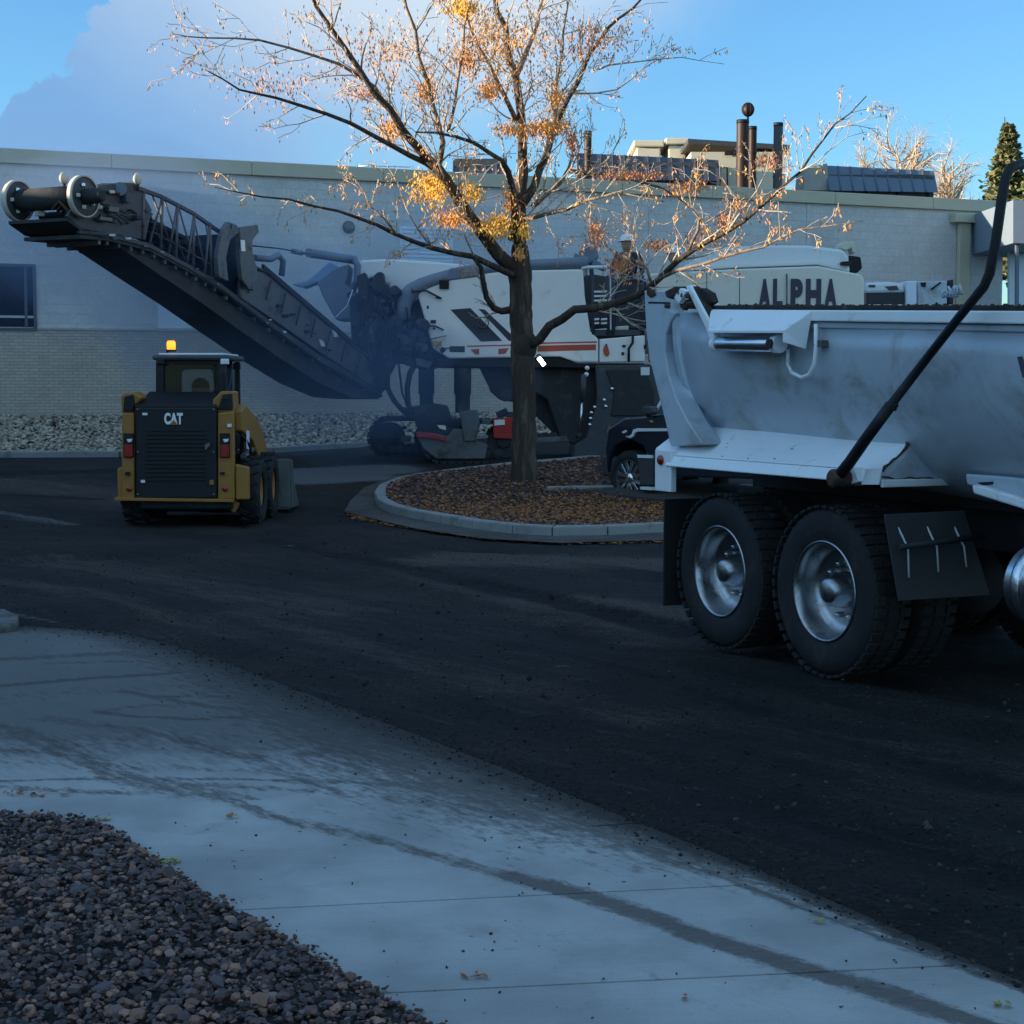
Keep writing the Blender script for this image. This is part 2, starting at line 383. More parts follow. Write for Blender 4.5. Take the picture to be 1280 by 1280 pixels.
def asphalt_mat():
    m = bpy.data.materials.new('milled_asphalt'); m.use_nodes = True; t = m.node_tree; b = t.nodes['Principled BSDF']
    tc = t.nodes.new('ShaderNodeTexCoord'); v = tc.outputs['Object']
    mp = t.nodes.new('ShaderNodeMapping'); mp.vector_type = 'TEXTURE'; mp.inputs['Rotation'].default_value = (0, 0, R(-48)); mp.inputs['Scale'].default_value = (3.0, .5, 1); t.links.new(v, mp.inputs[0])
    st = noise(t, mp.outputs[0], 1.6, 7, .65)
    fine = noise(t, v, 45, 5, .75); big = noise(t, v, .5, 6, .6)
    c = mixc(t, sstep(t, st, .35, .7), (.010, .0105, .012), (.026, .023, .022))
    c = mixc(t, sstep(t, big, .45, .7), c, (.034, .028, .025))
    ab = t.nodes.new('ShaderNodeAttribute'); ab.attribute_name = 'brown'; ar = t.nodes.new('ShaderNodeAttribute'); ar.attribute_name = 'rut'
    brk = mth(t, 'SUBTRACT', noise(t, mp.outputs[0], 3.5, 8, .75), .5)
    bf = sstep(t, mth(t, 'ADD', ab.outputs['Fac'], mth(t, 'MULTIPLY', brk, 1.4)), .25, .95)
    c = mixc(t, mth(t, 'MULTIPLY', bf, .9), c, (.085, .066, .056))
    rf = sstep(t, mth(t, 'ADD', ar.outputs['Fac'], mth(t, 'MULTIPLY', brk, 1.1)), .3, .7)
    c = mixc(t, mth(t, 'MULTIPLY', rf, .85), c, (.006, .006, .007))
    c = mixc(t, sstep(t, noise(t, mp.outputs[0], 5, 9, .8), .52, .74), c, (.060, .053, .049))
    c = mixc(t, 1.0, c, mixc(t, sstep(t, fine, .3, .7), (.25, .25, .25), (1.8, 1.8, 1.8)), 'MULTIPLY')
    vo = t.nodes.new('ShaderNodeTexVoronoi'); vo.inputs['Scale'].default_value = 38; t.links.new(v, vo.inputs['Vector'])
    fleck = mth(t, 'MULTIPLY', mth(t, 'LESS_THAN', vo.outputs['Distance'], .16), sstep(t, noise(t, v, 31, 3, .6), .60, .7))
    c = mixc(t, mth(t, 'MULTIPLY', fleck, .6), c, (.13, .115, .10))
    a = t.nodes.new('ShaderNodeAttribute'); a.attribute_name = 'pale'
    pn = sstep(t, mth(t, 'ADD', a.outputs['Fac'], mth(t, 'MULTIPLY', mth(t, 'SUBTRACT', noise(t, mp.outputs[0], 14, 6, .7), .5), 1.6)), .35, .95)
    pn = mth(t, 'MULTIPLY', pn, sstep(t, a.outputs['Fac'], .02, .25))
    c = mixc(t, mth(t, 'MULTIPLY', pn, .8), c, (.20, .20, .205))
    t.links.new(c, b.inputs['Base Color'])
    b.inputs['Specular IOR Level'].default_value = .22
    t.links.new(mth(t, 'ADD', .62, mth(t, 'MULTIPLY', st, .45), clamp=True), b.inputs['Roughness'])
    bp = t.nodes.new('ShaderNodeBump'); bp.inputs['Strength'].default_value = .9; bp.inputs['Distance'].default_value = .03
    hh = mth(t, 'ADD', noise(t, v, 30, 8, .8), mth(t, 'MULTIPLY', noise(t, mp.outputs[0], 9, 6, .7), .8))
    t.links.new(hh, bp.inputs['Height']); t.links.new(bp.outputs[0], b.inputs['Normal'])
    return m
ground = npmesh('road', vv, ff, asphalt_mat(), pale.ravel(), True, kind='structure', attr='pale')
for nm_, ar_ in (('brown', brown), ('rut', dark)):
    at_ = ground.data.attributes.new(nm_, 'FLOAT', 'POINT'); at_.data.foreach_set('value', ar_.ravel().astype(np.float32))

# ---- stones (stuff) -------------------------------------------------
def stones(name, pts, sizes, m, tones, flat=.65, parent=None, label=None, kind='stuff'):
    base = np.array([(math.sqrt(1 - (1 - (2 * k_ + 1) / 15) ** 2) * math.cos(2.39996 * k_), math.sqrt(1 - (1 - (2 * k_ + 1) / 15) ** 2) * math.sin(2.39996 * k_), 1 - (2 * k_ + 1) / 15) for k_ in range(15)]) if len(pts) < 24000 and kind else np.array([(1, 0, 0), (-1, 0, 0), (0, 1, 0), (0, -1, 0), (0, 0, 1), (0, 0, -1), (.62, .62, .45), (-.6, .6, -.5)], float)
    bm = bmesh.new()
    for p in base: bm.verts.new(p)
    r = bmesh.ops.convex_hull(bm, input=bm.verts); bmesh.ops.triangulate(bm, faces=bm.faces[:])
    bm.verts.ensure_lookup_table(); bm.verts.index_update()
    bv = np.array([v.co[:] for v in bm.verts]); bf = np.array([[v.index for v in f.verts] for f in bm.faces]); bm.free()
    n = len(pts); k = len(bv)
    j = bv[None] * (1 + rng.uniform(-.2, .2, (n, k, 3)))
    j *= rng.uniform(.7, 1.25, (n, 1, 3)); j[:, :, 2] *= flat
    th = rng.uniform(0, 6.28, n); tl = rng.normal(0, .45, n)
    y2 = j[:, :, 1] * np.cos(tl)[:, None] - j[:, :, 2] * np.sin(tl)[:, None]; z2 = j[:, :, 1] * np.sin(tl)[:, None] + j[:, :, 2] * np.cos(tl)[:, None]
    x3 = j[:, :, 0] * np.cos(th)[:, None] - y2 * np.sin(th)[:, None]; y3 = j[:, :, 0] * np.sin(th)[:, None] + y2 * np.cos(th)[:, None]
    q = np.stack([x3, y3, z2], 2) * np.asarray(sizes)[:, None, None] + np.asarray(pts)[:, None, :]
    fs = (bf[None] + (np.arange(n) * k)[:, None, None]).reshape(-1, 3)
    o = npmesh(name, q.reshape(-1, 3), fs, m, np.repeat(tones, k), False, parent, kind)
    if label: o['label'] = label
    return o
def in_poly(xs, ys, poly):
    c = np.zeros(xs.shape, bool); n = len(poly)
    for i in range(n):
        x1, y1 = poly[i]; x2, y2 = poly[(i + 1) % n]
        cond = ((y1 > ys) != (y2 > ys)); xi = (x2 - x1) * (ys - y1) / (y2 - y1 + 1e-12) + x1
        c ^= cond & (xs < xi)
    return c
def scatter(poly, n):
    xs = [p[0] for p in poly]; ys = [p[1] for p in poly]; out = []
    x = rng.uniform(min(xs), max(xs), n * 4); y = rng.uniform(min(ys), max(ys), n * 4); k = in_poly(x, y, poly)
    return x[k][:n], y[k][:n]

# ---- foreground gravel bed ------------------------------------------
gedge_px = [(-60, 1024), (0, 1029), (60, 1031), (110, 1036), (150, 1055), (200, 1093), (258, 1135), (310, 1160), (400, 1215), (508, 1280), (600, 1340)]
gedge = chaikin(gl(gedge_px))
bed_poly = gedge + [(gedge[-1][0] + .1, 2.9), (-3.4, 2.9), (-3.4, gedge[0][1])]
M_soil = mat('dark_soil', (.03, .025, .022), .95, 0, .4, 20, .6, 60)
bed = MB().prism([V(x, y, .005) for x, y in bed_poly], (0, 0, .03)).build('gravel_bed', M_soil, None, kind='structure')
x, y = scatter(bed_poly, 23900)
edge_d = poly_dist(x, y, gedge)
lay = rng.uniform(0, 1, len(x)) ** 1.5
mound = .018 * np.clip(edge_d / .5, 0, 1)
sz = rng.lognormal(math.log(.0094), .42, len(x)); sz = np.clip(sz, .006, .028)
z = .035 + mound + lay * .022
gravel_ramp = [(0.048, 0.033, 0.033), (0.12, 0.07, 0.063), (0.061, 0.045, 0.048), (0.161, 0.088, 0.068), (0.087, 0.059, 0.06), (0.224, 0.118, 0.085), (0.046, 0.036, 0.04), (0.137, 0.088, 0.087), (0.081, 0.049, 0.043), (0.321, 0.177, 0.123), (0.104, 0.083, 0.087), (0.072, 0.04, 0.033), (0.177, 0.118, 0.109), (0.247, 0.167, 0.138), (0.162, 0.088, 0.074)]
M_gravel = attrmat('river_gravel', gravel_ramp, .55)
tone = rng.beta(1.05, 1.35, len(x)) * .985
stones('gravel', np.stack([x, y, z], 1), sz, M_gravel, tone, .6)
xe = []; 
for (a, b) in zip(gedge[:-1], gedge[1:]):
    n = int(math.hypot(b[0] - a[0], b[1] - a[1]) * 110)
    for _ in range(n):
        t = random.random(); xe.append((a[0] + (b[0] - a[0]) * t + random.gauss(.0, .018), a[1] + (b[1] - a[1]) * t + random.gauss(-.004, .018), .04 + random.uniform(0, .012)))
M_edge = attrmat('rusty_edge_debris', [(.09, .045, .028), (.14, .075, .045), (.05, .03, .024)], .9)
stones('leaf_crumbs', np.array(xe), rng.uniform(.003, .010, len(xe)), M_edge, rng.uniform(0, 1, len(xe)), .5)

# ---- concrete apron, walk and kerb edge ------------------------------
road_edge_px = [(-60, 784), (0, 786), (125, 792), (200, 806), (300, 840), (400, 880), (520, 925), (640, 972), (760, 1022), (860, 1062), (960, 1102), (1060, 1145), (1160, 1190), (1280, 1240), (1400, 1290)]
joint_px = [(-60, 986), (0, 985), (160, 982), (300, 983), (470, 988), (560, 996), (640, 1007), (700, 1030), (780, 1062), (860, 1093), (960, 1131), (1060, 1170), (1190, 1219), (1280, 1254), (1400, 1302)]
re_ = chaikin(gl(road_edge_px)); jt = chaikin(gl(joint_px))
def concrete_mat():
    m = bpy.data.materials.new('broomed_concrete'); m.use_nodes = True; t = m.node_tree; b = t.nodes['Principled BSDF']
    tc = t.nodes.new('ShaderNodeTexCoord'); v = tc.outputs['Object']
    mp = t.nodes.new('ShaderNodeMapping'); mp.vector_type = 'TEXTURE'; mp.inputs['Scale'].default_value = (1.25, .045, 1); mp.inputs['Rotation'].default_value = (0, 0, R(4)); t.links.new(v, mp.inputs[0])
    bro = noise(t, mp.outputs[0], 6, 5, .7); big = noise(t, v, 1.3, 6, .6); fine = noise(t, v, 150, 3, .7)
    c = mixc(t, sstep(t, big, .3, .7), (.29, .295, .29), (.455, .455, .445))
    c = mixc(t, mth(t, 'MULTIPLY', sstep(t, noise(t, v, 3.2, 8, .75), .56, .72), .35), c, (.19, .18, .17))
    c = mixc(t, 1.0, c, mixc(t, bro, (.88, .88, .88), (1.12, 1.12, 1.12)), 'MULTIPLY')
    c = mixc(t, 1.0, c, mixc(t, fine, (.8, .8, .8), (1.2, 1.2, 1.2)), 'MULTIPLY')
    a = t.nodes.new('ShaderNodeAttribute'); a.attribute_name = 'mud'
    br = mth(t, 'SUBTRACT', noise(t, v, 26, 8, .8), .5)
    mp2 = t.nodes.new('ShaderNodeMapping'); mp2.vector_type = 'TEXTURE'; mp2.inputs['Scale'].default_value = (.6, .16, 1); mp2.inputs['Rotation'].default_value = (0, 0, R(-50)); t.links.new(v, mp2.inputs[0])
    br2 = mth(t, 'SUBTRACT', noise(t, mp2.outputs[0], 4, 4, .7), .5)
    mud = mth(t, 'ADD', a.outputs['Fac'], mth(t, 'ADD', mth(t, 'MULTIPLY', br, 1.1), mth(t, 'MULTIPLY', br2, 1.3)))
    mud = mth(t, 'MULTIPLY', sstep(t, mud, .22, .8), sstep(t, a.outputs['Fac'], .0, .2))
    mp3 = t.nodes.new('ShaderNodeMapping'); mp3.vector_type = 'TEXTURE'; mp3.inputs['Scale'].default_value = (.16, .022, 1); mp3.inputs['Rotation'].default_value = (0, 0, R(12)); t.links.new(v, mp3.inputs[0])
    mudc = mixc(t, sstep(t, noise(t, mp3.outputs[0], 1.6, 8, .8, .8), .3, .72), (.075, .064, .056), (.27, .235, .20))
    c = mixc(t, mth(t, 'MULTIPLY', mud, .62), c, mudc)
    ed = t.nodes.new('ShaderNodeAttribute'); ed.attribute_name = 'spill'
    d = t.nodes.new('ShaderNodeAttribute'); d.attribute_name = 'apron_dirt'
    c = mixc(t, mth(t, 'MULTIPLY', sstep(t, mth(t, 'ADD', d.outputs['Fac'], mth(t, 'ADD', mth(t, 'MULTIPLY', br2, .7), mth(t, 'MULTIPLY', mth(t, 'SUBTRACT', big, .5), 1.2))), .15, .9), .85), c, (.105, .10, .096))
    c = mixc(t, mth(t, 'MULTIPLY', mud, .55), c, mixc(t, fine, (.035, .031, .029), (.075, .066, .06)))
    c = mixc(t, mth(t, 'MULTIPLY', sstep(t, mth(t, 'ADD', ed.outputs['Fac'], mth(t, 'ADD', mth(t, 'MULTIPLY', br, .9), mth(t, 'MULTIPLY', br2, .7))), .25, .85), .92), c, mixc(t, fine, (.018, .017, .017), (.055, .047, .042)))
    vo = t.nodes.new('ShaderNodeTexVoronoi'); vo.inputs['Scale'].default_value = 9; t.links.new(v, vo.inputs['Vector'])
    spk = mth(t, 'MULTIPLY', mth(t, 'LESS_THAN', vo.outputs['Distance'], .09), sstep(t, noise(t, v, 7, 2, .5), .5, .6))
    c = mixc(t, mth(t, 'MULTIPLY', spk, .7), c, (.05, .045, .04))
    t.links.new(c, b.inputs['Base Color']); b.inputs['Roughness'].default_value = .85; b.inputs['Specular IOR Level'].default_value = .25
    bp = t.nodes.new('ShaderNodeBump'); bp.inputs['Strength'].default_value = .45; bp.inputs['Distance'].default_value = .006
    t.links.new(mth(t, 'ADD', mth(t, 'ADD', bro, fine), mth(t, 'MULTIPLY', mud, 1.5)), bp.inputs['Height']); t.links.new(bp.outputs[0], b.inputs['Normal'])
    return m
M_conc = concrete_mat()
mud_lines = [([(0, 864), (90, 856), (250, 845), (330, 838)], .05, 1.0), ([(195, 877), (250, 876), (310, 880)], .03, .9), ([(120, 897), (170, 903), (240, 906), (320, 902), (370, 906)], .035, .85), ([(120, 897), (190, 888), (230, 890)], .05, .55),
             ([(40, 836), (180, 832)], .06, .5), ([(0, 915), (60, 935), (120, 962), (165, 984), (230, 1000)], .13, .55), ([(330, 870), (380, 920), (430, 945), (480, 962)], .16, .5),
             ([(165, 984), (260, 1000), (350, 1035), (450, 1055), (545, 1082), (640, 1107)], .055, .62), ([(240, 990), (420, 1000), (560, 1020), (700, 1062)], .05, .5),
             ([(640, 1107), (765, 1142), (865, 1180), (990, 1221), (1140, 1266), (1250, 1305)], .062, 1.0),
             ([(0, 994), (100, 999), (165, 1002)], .05, .6), ([(430, 900), (560, 950), (640, 990), (720, 1030)], .09, .35)]
mud_lines += [([(0, 830), (150, 822), (230, 834), (280, 850)], .10, .6), ([(60, 905), (200, 925), (330, 960), (420, 1000)], .10, .5), ([(350, 905), (430, 930), (540, 968)], .14, .6), ([(0, 945), (90, 950), (180, 985), (300, 1010)], .09, .6), ([(150, 870), (260, 890), (420, 905)], .05, .7), ([(60, 940), (200, 930), (340, 925), (480, 950)], .30, .33), ([(0, 880), (120, 870), (260, 862)], .22, .35), ([(560, 985), (620, 1015), (700, 1045)], .10, .5), ([(420, 1000), (640, 1040), (900, 1110)], .08, .28), ([(640, 1180), (760, 1215), (900, 1262)], .25, .16), ([(0, 960), (150, 966), (400, 975)], .07, .4)]
mud_g = [(gl(p), w, a) for p, w, a in mud_lines]
drv = thing('driveway', None, None, (0, 0, 0)); drv['kind'] = 'structure'
def offset_poly(poly, d):
    n = len(poly); out = []; ar = sum(poly[i][0] * poly[(i + 1) % n][1] - poly[(i + 1) % n][0] * poly[i][1] for i in range(n))
    sg = 1 if ar > 0 else -1
    for i in range(n):
        a, b, c = Vector(poly[i - 1]), Vector(poly[i]), Vector(poly[(i + 1) % n])
        e1 = (b - a); e2 = (c - b)
        if e1.length < 1e-6 or e2.length < 1e-6: out.append(tuple(b)); continue
        n1 = Vector((-e1.y, e1.x)).normalized() * sg; n2 = Vector((-e2.y, e2.x)).normalized() * sg
        nn = (n1 + n2); nn = nn.normalized() if nn.length > 1e-6 else n1
        out.append(tuple(b + nn * d / max(.4, nn.dot(n1))))
    return out
def split_poly(poly, a, b):
    """cut a polygon with the straight line a-b, return left and right parts"""
    bm = bmesh.new(); vs = [bm.verts.new((x, y, 0)) for x, y in poly]; bm.faces.new(vs)
    d = Vector((b[0] - a[0], b[1] - a[1], 0)).normalized(); nrm = Vector((-d.y, d.x, 0))
    res = []
    for s in (1, -1):
        c = bm.copy()
        bmesh.ops.bisect_plane(c, geom=c.verts[:] + c.edges[:] + c.faces[:], plane_co=(a[0], a[1], 0), plane_no=nrm * s, clear_outer=True)
        for f in c.faces: res.append([(v.co.x, v.co.y) for v in f.verts])
        c.free()
    bm.free(); return res
def dens(pl, step):
    out = []
    n = len(pl)
    for i in range(n):
        a, b = Vector(pl[i]), Vector(pl[(i + 1) % n]); m = max(1, int((b - a).length / step))
        for k in range(m): out.append(tuple(a.lerp(b, k / m)))
    return out
def conc_slab(poly, ztop, name='concrete_slab', tilt=None, res=.05):
    poly = offset_poly(poly, .0055)
    poly = dens(poly, .06)
    xs = [p[0] for p in poly]; ys = [p[1] for p in poly]
    X, Y = np.meshgrid(np.arange(min(xs), max(xs), res), np.arange(min(ys), max(ys), res)); X = X.ravel(); Y = Y.ravel()
    dB = poly_dist(X, Y, poly + [poly[0]]); k = in_poly(X, Y, poly) & (dB > res * .4)
    pts = [Vector(p) for p in poly] + [Vector((a, b)) for a, b in zip(X[k], Y[k])]; n = len(poly)
    v2, e2, f2, *_ = delaunay_2d_cdt(pts, [(i, (i + 1) % n) for i in range(n)], [], 1, 1e-6)
    vx = np.array([p.x for p in v2]); vy = np.array([p.y for p in v2]); vz = np.full(len(v2), ztop)
    if tilt is not None: vz = tilt(vx, vy)
    m = len(v2); top = [tuple(f) for f in f2]
    ring = []
    side_v = []; sides = []
    for p in poly:
        i = int(np.argmin((vx - p[0]) ** 2 + (vy - p[1]) ** 2)); ring.append(i); side_v.append((vx[i], vy[i], -.08))
    V3 = np.concatenate([np.stack([vx, vy, vz], 1), np.array(side_v)])
    T = []
    for f in top:
        a, b, c = f; cr = (vx[b] - vx[a]) * (vy[c] - vy[a]) - (vx[c] - vx[a]) * (vy[b] - vy[a])
        T.append((a, b, c) if cr > 0 else (a, c, b))
    for i in range(n):
        j = (i + 1) % n; T.append((ring[i], m + i, m + j)); T.append((ring[i], m + j, ring[j]))
    o = npmesh(name, V3, np.array(T), M_conc, None, False)
    me = o.data
    mud = np.zeros(len(V3)); X3, Y3 = V3[:, 0], V3[:, 1]
    for pl, w, a in mud_g: dd = poly_dist(X3, Y3, pl); mud = np.maximum(mud, a * np.exp(-(dd / w) ** 2.4))
    de = poly_dist(X3, Y3, re_); edge_w = np.interp(X3, [-3, -1.4, -.7, -.1, .45, .85, 1.3, 2], [.35, .75, .95, .72, .40, .16, .07, .04])
    mud = np.maximum(mud, 1.0 * np.exp(-(de / (edge_w * .8)) ** 2)); mud[V3[:, 2] < -.01] = 1
    dj = poly_dist(X3, Y3, jt); mud = np.maximum(mud, .75 * np.exp(-(dj / .022) ** 2))
    apron_dirt = .95 * smn(6.2, 8.2, Y3)  # apron is dirtier than the walk
    spill = np.exp(-(de / np.interp(X3, [-3, -1.4, 0, .8, 2], [.12, .30, .26, .10, .05])) ** 1.4) * (V3[:, 2] > -.01) + (V3[:, 2] < -.01)
    for nm, arr in (('mud', mud), ('apron_dirt', apron_dirt), ('spill', spill)):
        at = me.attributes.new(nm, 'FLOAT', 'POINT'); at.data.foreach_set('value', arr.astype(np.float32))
    o.parent = drv; return o
apron = [(p[0], p[1]) for p in re_] + list(reversed(jt))
walk = list(jt) + [(jt[-1][0] + .3, 3.0), (gedge[-1][0] + .08, 2.9)] + [(a, b) for a, b in reversed(gedge)]
walk[-1] = (jt[0][0], gedge[0][1])
g1, g2 = G(500, 1255), G(965, 1232); g3, g4 = G(500, 1140), G(920, 1119); g5, g6 = G(700, 1250), G(1195, 1222)
walk_parts = []
for q in split_poly(walk, (g1.x, g1.y), (g2.x, g2.y)): 
    walk_parts += split_poly(q, (g3.x, g3.y), (g4.x, g4.y)) if min(p[1] for p in q) > g1.y - .6 and max(p[1] for p in q) > g3.y else [q]
def area(q): return abs(sum(q[i][0] * q[(i + 1) % len(q)][1] - q[(i + 1) % len(q)][0] * q[i][1] for i in range(len(q)))) / 2
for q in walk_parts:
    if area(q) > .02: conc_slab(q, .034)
a1, a2 = G(690, 1004), G(735, 1030)
g7, g8 = G(800, 1040), G(740, 1042)
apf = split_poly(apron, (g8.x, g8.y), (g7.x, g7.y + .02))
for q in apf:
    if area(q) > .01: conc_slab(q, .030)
M_jointfill = mat('joint_dirt', (.014, .012, .011), .95, 0, .3, 20, .3)
MB().prism([V(x, y, -.02) for x, y in (apron[:len(re_)] + [(jt[-1][0], 3.0), (-3.3, 3.0)])], (0, 0, .026)).build('slab_bed', M_jointfill, drv)

# kerb stub at the left edge
kc = [G(-80, 800), G(6, 797), G(22, 794), G(24, 784), G(8, 776), G(-80, 774)]
MB().prism([V(p.x, p.y, .0) for p in kc], (0, 0, .09)).build('kerb', mat('grimy_kerb', (.15, .145, .14), .9, 0, .3, 7, .4, 50, (.07, .062, .055), (.42, .6)), None, .02, kind='structure')

# ---- planting island -------------------------------------------------
isl_px = [(472, 634), (468, 624), (474, 615), (495, 606), (525, 600), (580, 593), (640, 586), (700, 581), (763, 575), (900, 566), (1000, 560),
          (1000, 664), (833, 666), (760, 670), (690, 671), (640, 668), (590, 662), (550, 655), (510, 648), (485, 641)]
isl = [(lambda q: (q.x, q.y))(G(a, b, .02)) for a, b in isl_px]
def kerb_run(name, pl, w, h, parent, closed=True, gap=None):
    n = len(pl); rng_ = range(n if closed else n - 1)
    inner = offset_poly(pl, w) if closed else None
    k = 0
    for i in rng_:
        a, b = Vector(pl[i]), Vector(pl[(i + 1) % n]); a2, b2 = Vector(inner[i]), Vector(inner[(i + 1) % n])
        d = (b - a).length
        if d < .02: continue
        g = .006 / d
        q = [a.lerp(b, g), a.lerp(b, 1 - g), b2.lerp(a2, g), b2.lerp(a2, 1 - g)]
        q = [q[0], q[1], q[2], q[3]]
        mb = MB(); q3 = [V(p.x, p.y, H(p.x, p.y) - .12) for p in q]
        top = [V(p.x, p.y, H(p.x, p.y) + h) for p in q]
        mb.add(q3 + top, [(3, 2, 1, 0), (4, 5, 6, 7), (0, 1, 5, 4), (1, 2, 6, 5), (2, 3, 7, 6), (3, 0, 4, 7)])
        bm = bmesh.new(); me = bpy.data.meshes.new(name)
        o = mb.build(name, M_kerb, parent, .018)
        bm.from_mesh(o.data); bmesh.ops.recalc_face_normals(bm, faces=bm.faces); bm.to_mesh(o.data); bm.free()
island = thing('planting_island', None, None, (0, 0, 0)); island['kind'] = 'structure'
kerb_run('kerb_stone', dens(isl, 1.3), .16, .14, island)
inn = offset_poly(dens(isl, 1.3), .15)
pts2 = [Vector(p) for p in inn]; n0 = len(pts2)
xs_, ys_ = scatter(inn, 1200); pts2 += [Vector((a, b)) for a, b in zip(xs_, ys_)]
v2, e2, f2, *_ = delaunay_2d_cdt(pts2, [(i, (i + 1) % n0) for i in range(n0)], [], 1, 1e-6)
TP = P(654, 612, 23.6); TREE = V(TP.x, 23.7, H(TP.x, 23.7) + .17)
def isl_h(x, y): return H(x, y) + .11 + .10 * math.exp(-((x - TREE.x) ** 2 + (y - TREE.y) ** 2) / 3.0)
npmesh('island_soil', np.array([(p.x, p.y, isl_h(p.x, p.y)) for p in v2]), np.array([tuple(f) if True else f for f in f2]), mat('reddish_mulch', (.05, .032, .024), .95, 0, .4, 8, .7, 30), None, True, island)
xs_, ys_ = scatter(inn, 9000)
zz = np.array([isl_h(a, b) for a, b in zip(xs_, ys_)]) + .012
istone_ramp = [(0.068, 0.038, 0.034), (0.176, 0.081, 0.055), (0.095, 0.057, 0.051), (0.23, 0.109, 0.072), (0.121, 0.057, 0.043), (0.074, 0.048, 0.047), (0.297, 0.157, 0.111), (0.054, 0.033, 0.03)]
stones('island_gravel', np.stack([xs_, ys_, zz], 1), rng.uniform(.018, .036, len(xs_)), attrmat('island_gravel_stone', istone_ramp, .85), rng.uniform(0, .99, len(xs_)), .6)
# leaf litter
def leaf_field(name, P3, size, m, tone, flatness=.25):
    n = len(P3); a = rng.uniform(0, 6.28, n); L_ = rng.uniform(.7, 1.4, n) * size; W_ = L_ * rng.uniform(.3, .55, n)
    ux = np.stack([np.cos(a), np.sin(a), rng.normal(0, flatness, n)], 1); wx = np.stack([-np.sin(a), np.cos(a), rng.normal(0, flatness, n)], 1)
    c = np.asarray(P3); mid = c + np.stack([np.zeros(n), np.zeros(n), -rng.uniform(0, .25, n) * L_], 1)
    q = np.stack([c - ux * L_[:, None], mid - wx * W_[:, None], c + ux * L_[:, None], mid + wx * W_[:, None]], 1).reshape(-1, 3)
    i = np.arange(n)[:, None] * 4
    fs = np.concatenate([i + np.array([[0, 1, 2]]), i + np.array([[0, 2, 3]])])
    return npmesh(name, q, fs, m, np.repeat(tone, 4), False, None, 'stuff')
M_leaf = attrmat('fallen_locust_leaves', [(.26, .075, .022), (.38, .13, .03), (.44, .19, .04), (.22, .08, .035)], .8)
xs_, ys_ = scatter(inn, 26000)
wgt = np.exp(-((ys_ - 20.6) / 2.2) ** 2) * np.exp(-((xs_ - .9) / 3.0) ** 2)
k = rng.uniform(0, 1, len(xs_)) < wgt * .75
xs_, ys_ = xs_[k], ys_[k]; zz = np.array([isl_h(a, b) for a, b in zip(xs_, ys_)]) + rng.uniform(.02, .05, len(xs_))
leaf_field('leaf_litter', np.stack([xs_, ys_, zz], 1), .026, M_leaf, rng.uniform(0, 1, len(xs_)))
near = gl([(430, 640), (478, 640), (500, 650), (550, 660), (600, 668), (660, 674), (740, 674), (833, 671), (833, 680), (700, 682), (600, 676), (520, 664), (440, 650)])
xs_, ys_ = scatter(near, 2600)
leaf_field('leaves_in_gutter', np.stack([xs_, ys_, np.array([H(a, b) for a, b in zip(xs_, ys_)]) + rng.uniform(.012, .03, len(xs_))], 1), .024, M_leaf, rng.uniform(0, 1, len(xs_)), .15)
# gutter pan round the nose of the island
gut_px = [(430, 642), (438, 628), (455, 612), (478, 603), (520, 594), (640, 580), (640, 586), (580, 593), (525, 600), (495, 606), (474, 615), (468, 624), (472, 634), (485, 642), (550, 656), (640, 669), (760, 671), (833, 667), (833, 678), (700, 682), (600, 676), (520, 664)]
gp = [(lambda q: (q.x, q.y))(G(a, b)) for a, b in gut_px]
pts2 = [Vector(p) for p in gp]; v2, e2, f2, *_ = delaunay_2d_cdt(pts2, [(i, (i + 1) % len(gp)) for i in range(len(gp))], [], 1, 1e-6)
gpd = dens(gp, .25); n0 = len(gpd); xs_, ys_ = scatter(gp, 500); v2, e2, f2, *_ = delaunay_2d_cdt([Vector(p) for p in gpd] + [Vector((a, b)) for a, b in zip(xs_, ys_)], [(i, (i + 1) % n0) for i in range(n0)], [], 1, 1e-6)
npmesh('gutter', np.array([(p.x, p.y, H(p.x, p.y) + .03) for p in v2]), np.array([tuple(f) for f in f2]), mat('dirty_gutter_concrete', (.085, .078, .072), .9, 0, .3, 5, .4, 40, (.05, .042, .036), (.42, .62), dscale=1.6), None, True, kind='structure')
# second kerb line and stall beside the trunk
st = [G(684, 617), G(765, 614), G(900, 610), G(1000, 606), G(1000, 640), G(833, 642), G(765, 634), G(690, 624)]
MB().prism([V(p.x, p.y, H(p.x, p.y) + .135) for p in st], (0, 0, .05)).build('parking_stall', mat('stall_asphalt', (.05, .042, .038), .9, 0, .35, 9, .5, 40), None, kind='structure')
a, b = G(684, 616, .15), G(766, 613, .15)
d = (b - a).normalized()
MB().box(((a + b) / 2) + V(0, .06, .0), ((b - a).length, .12, .16), math.atan2(d.y, d.x)).build('stall_kerb', M_kerb, None, .015, kind='structure')

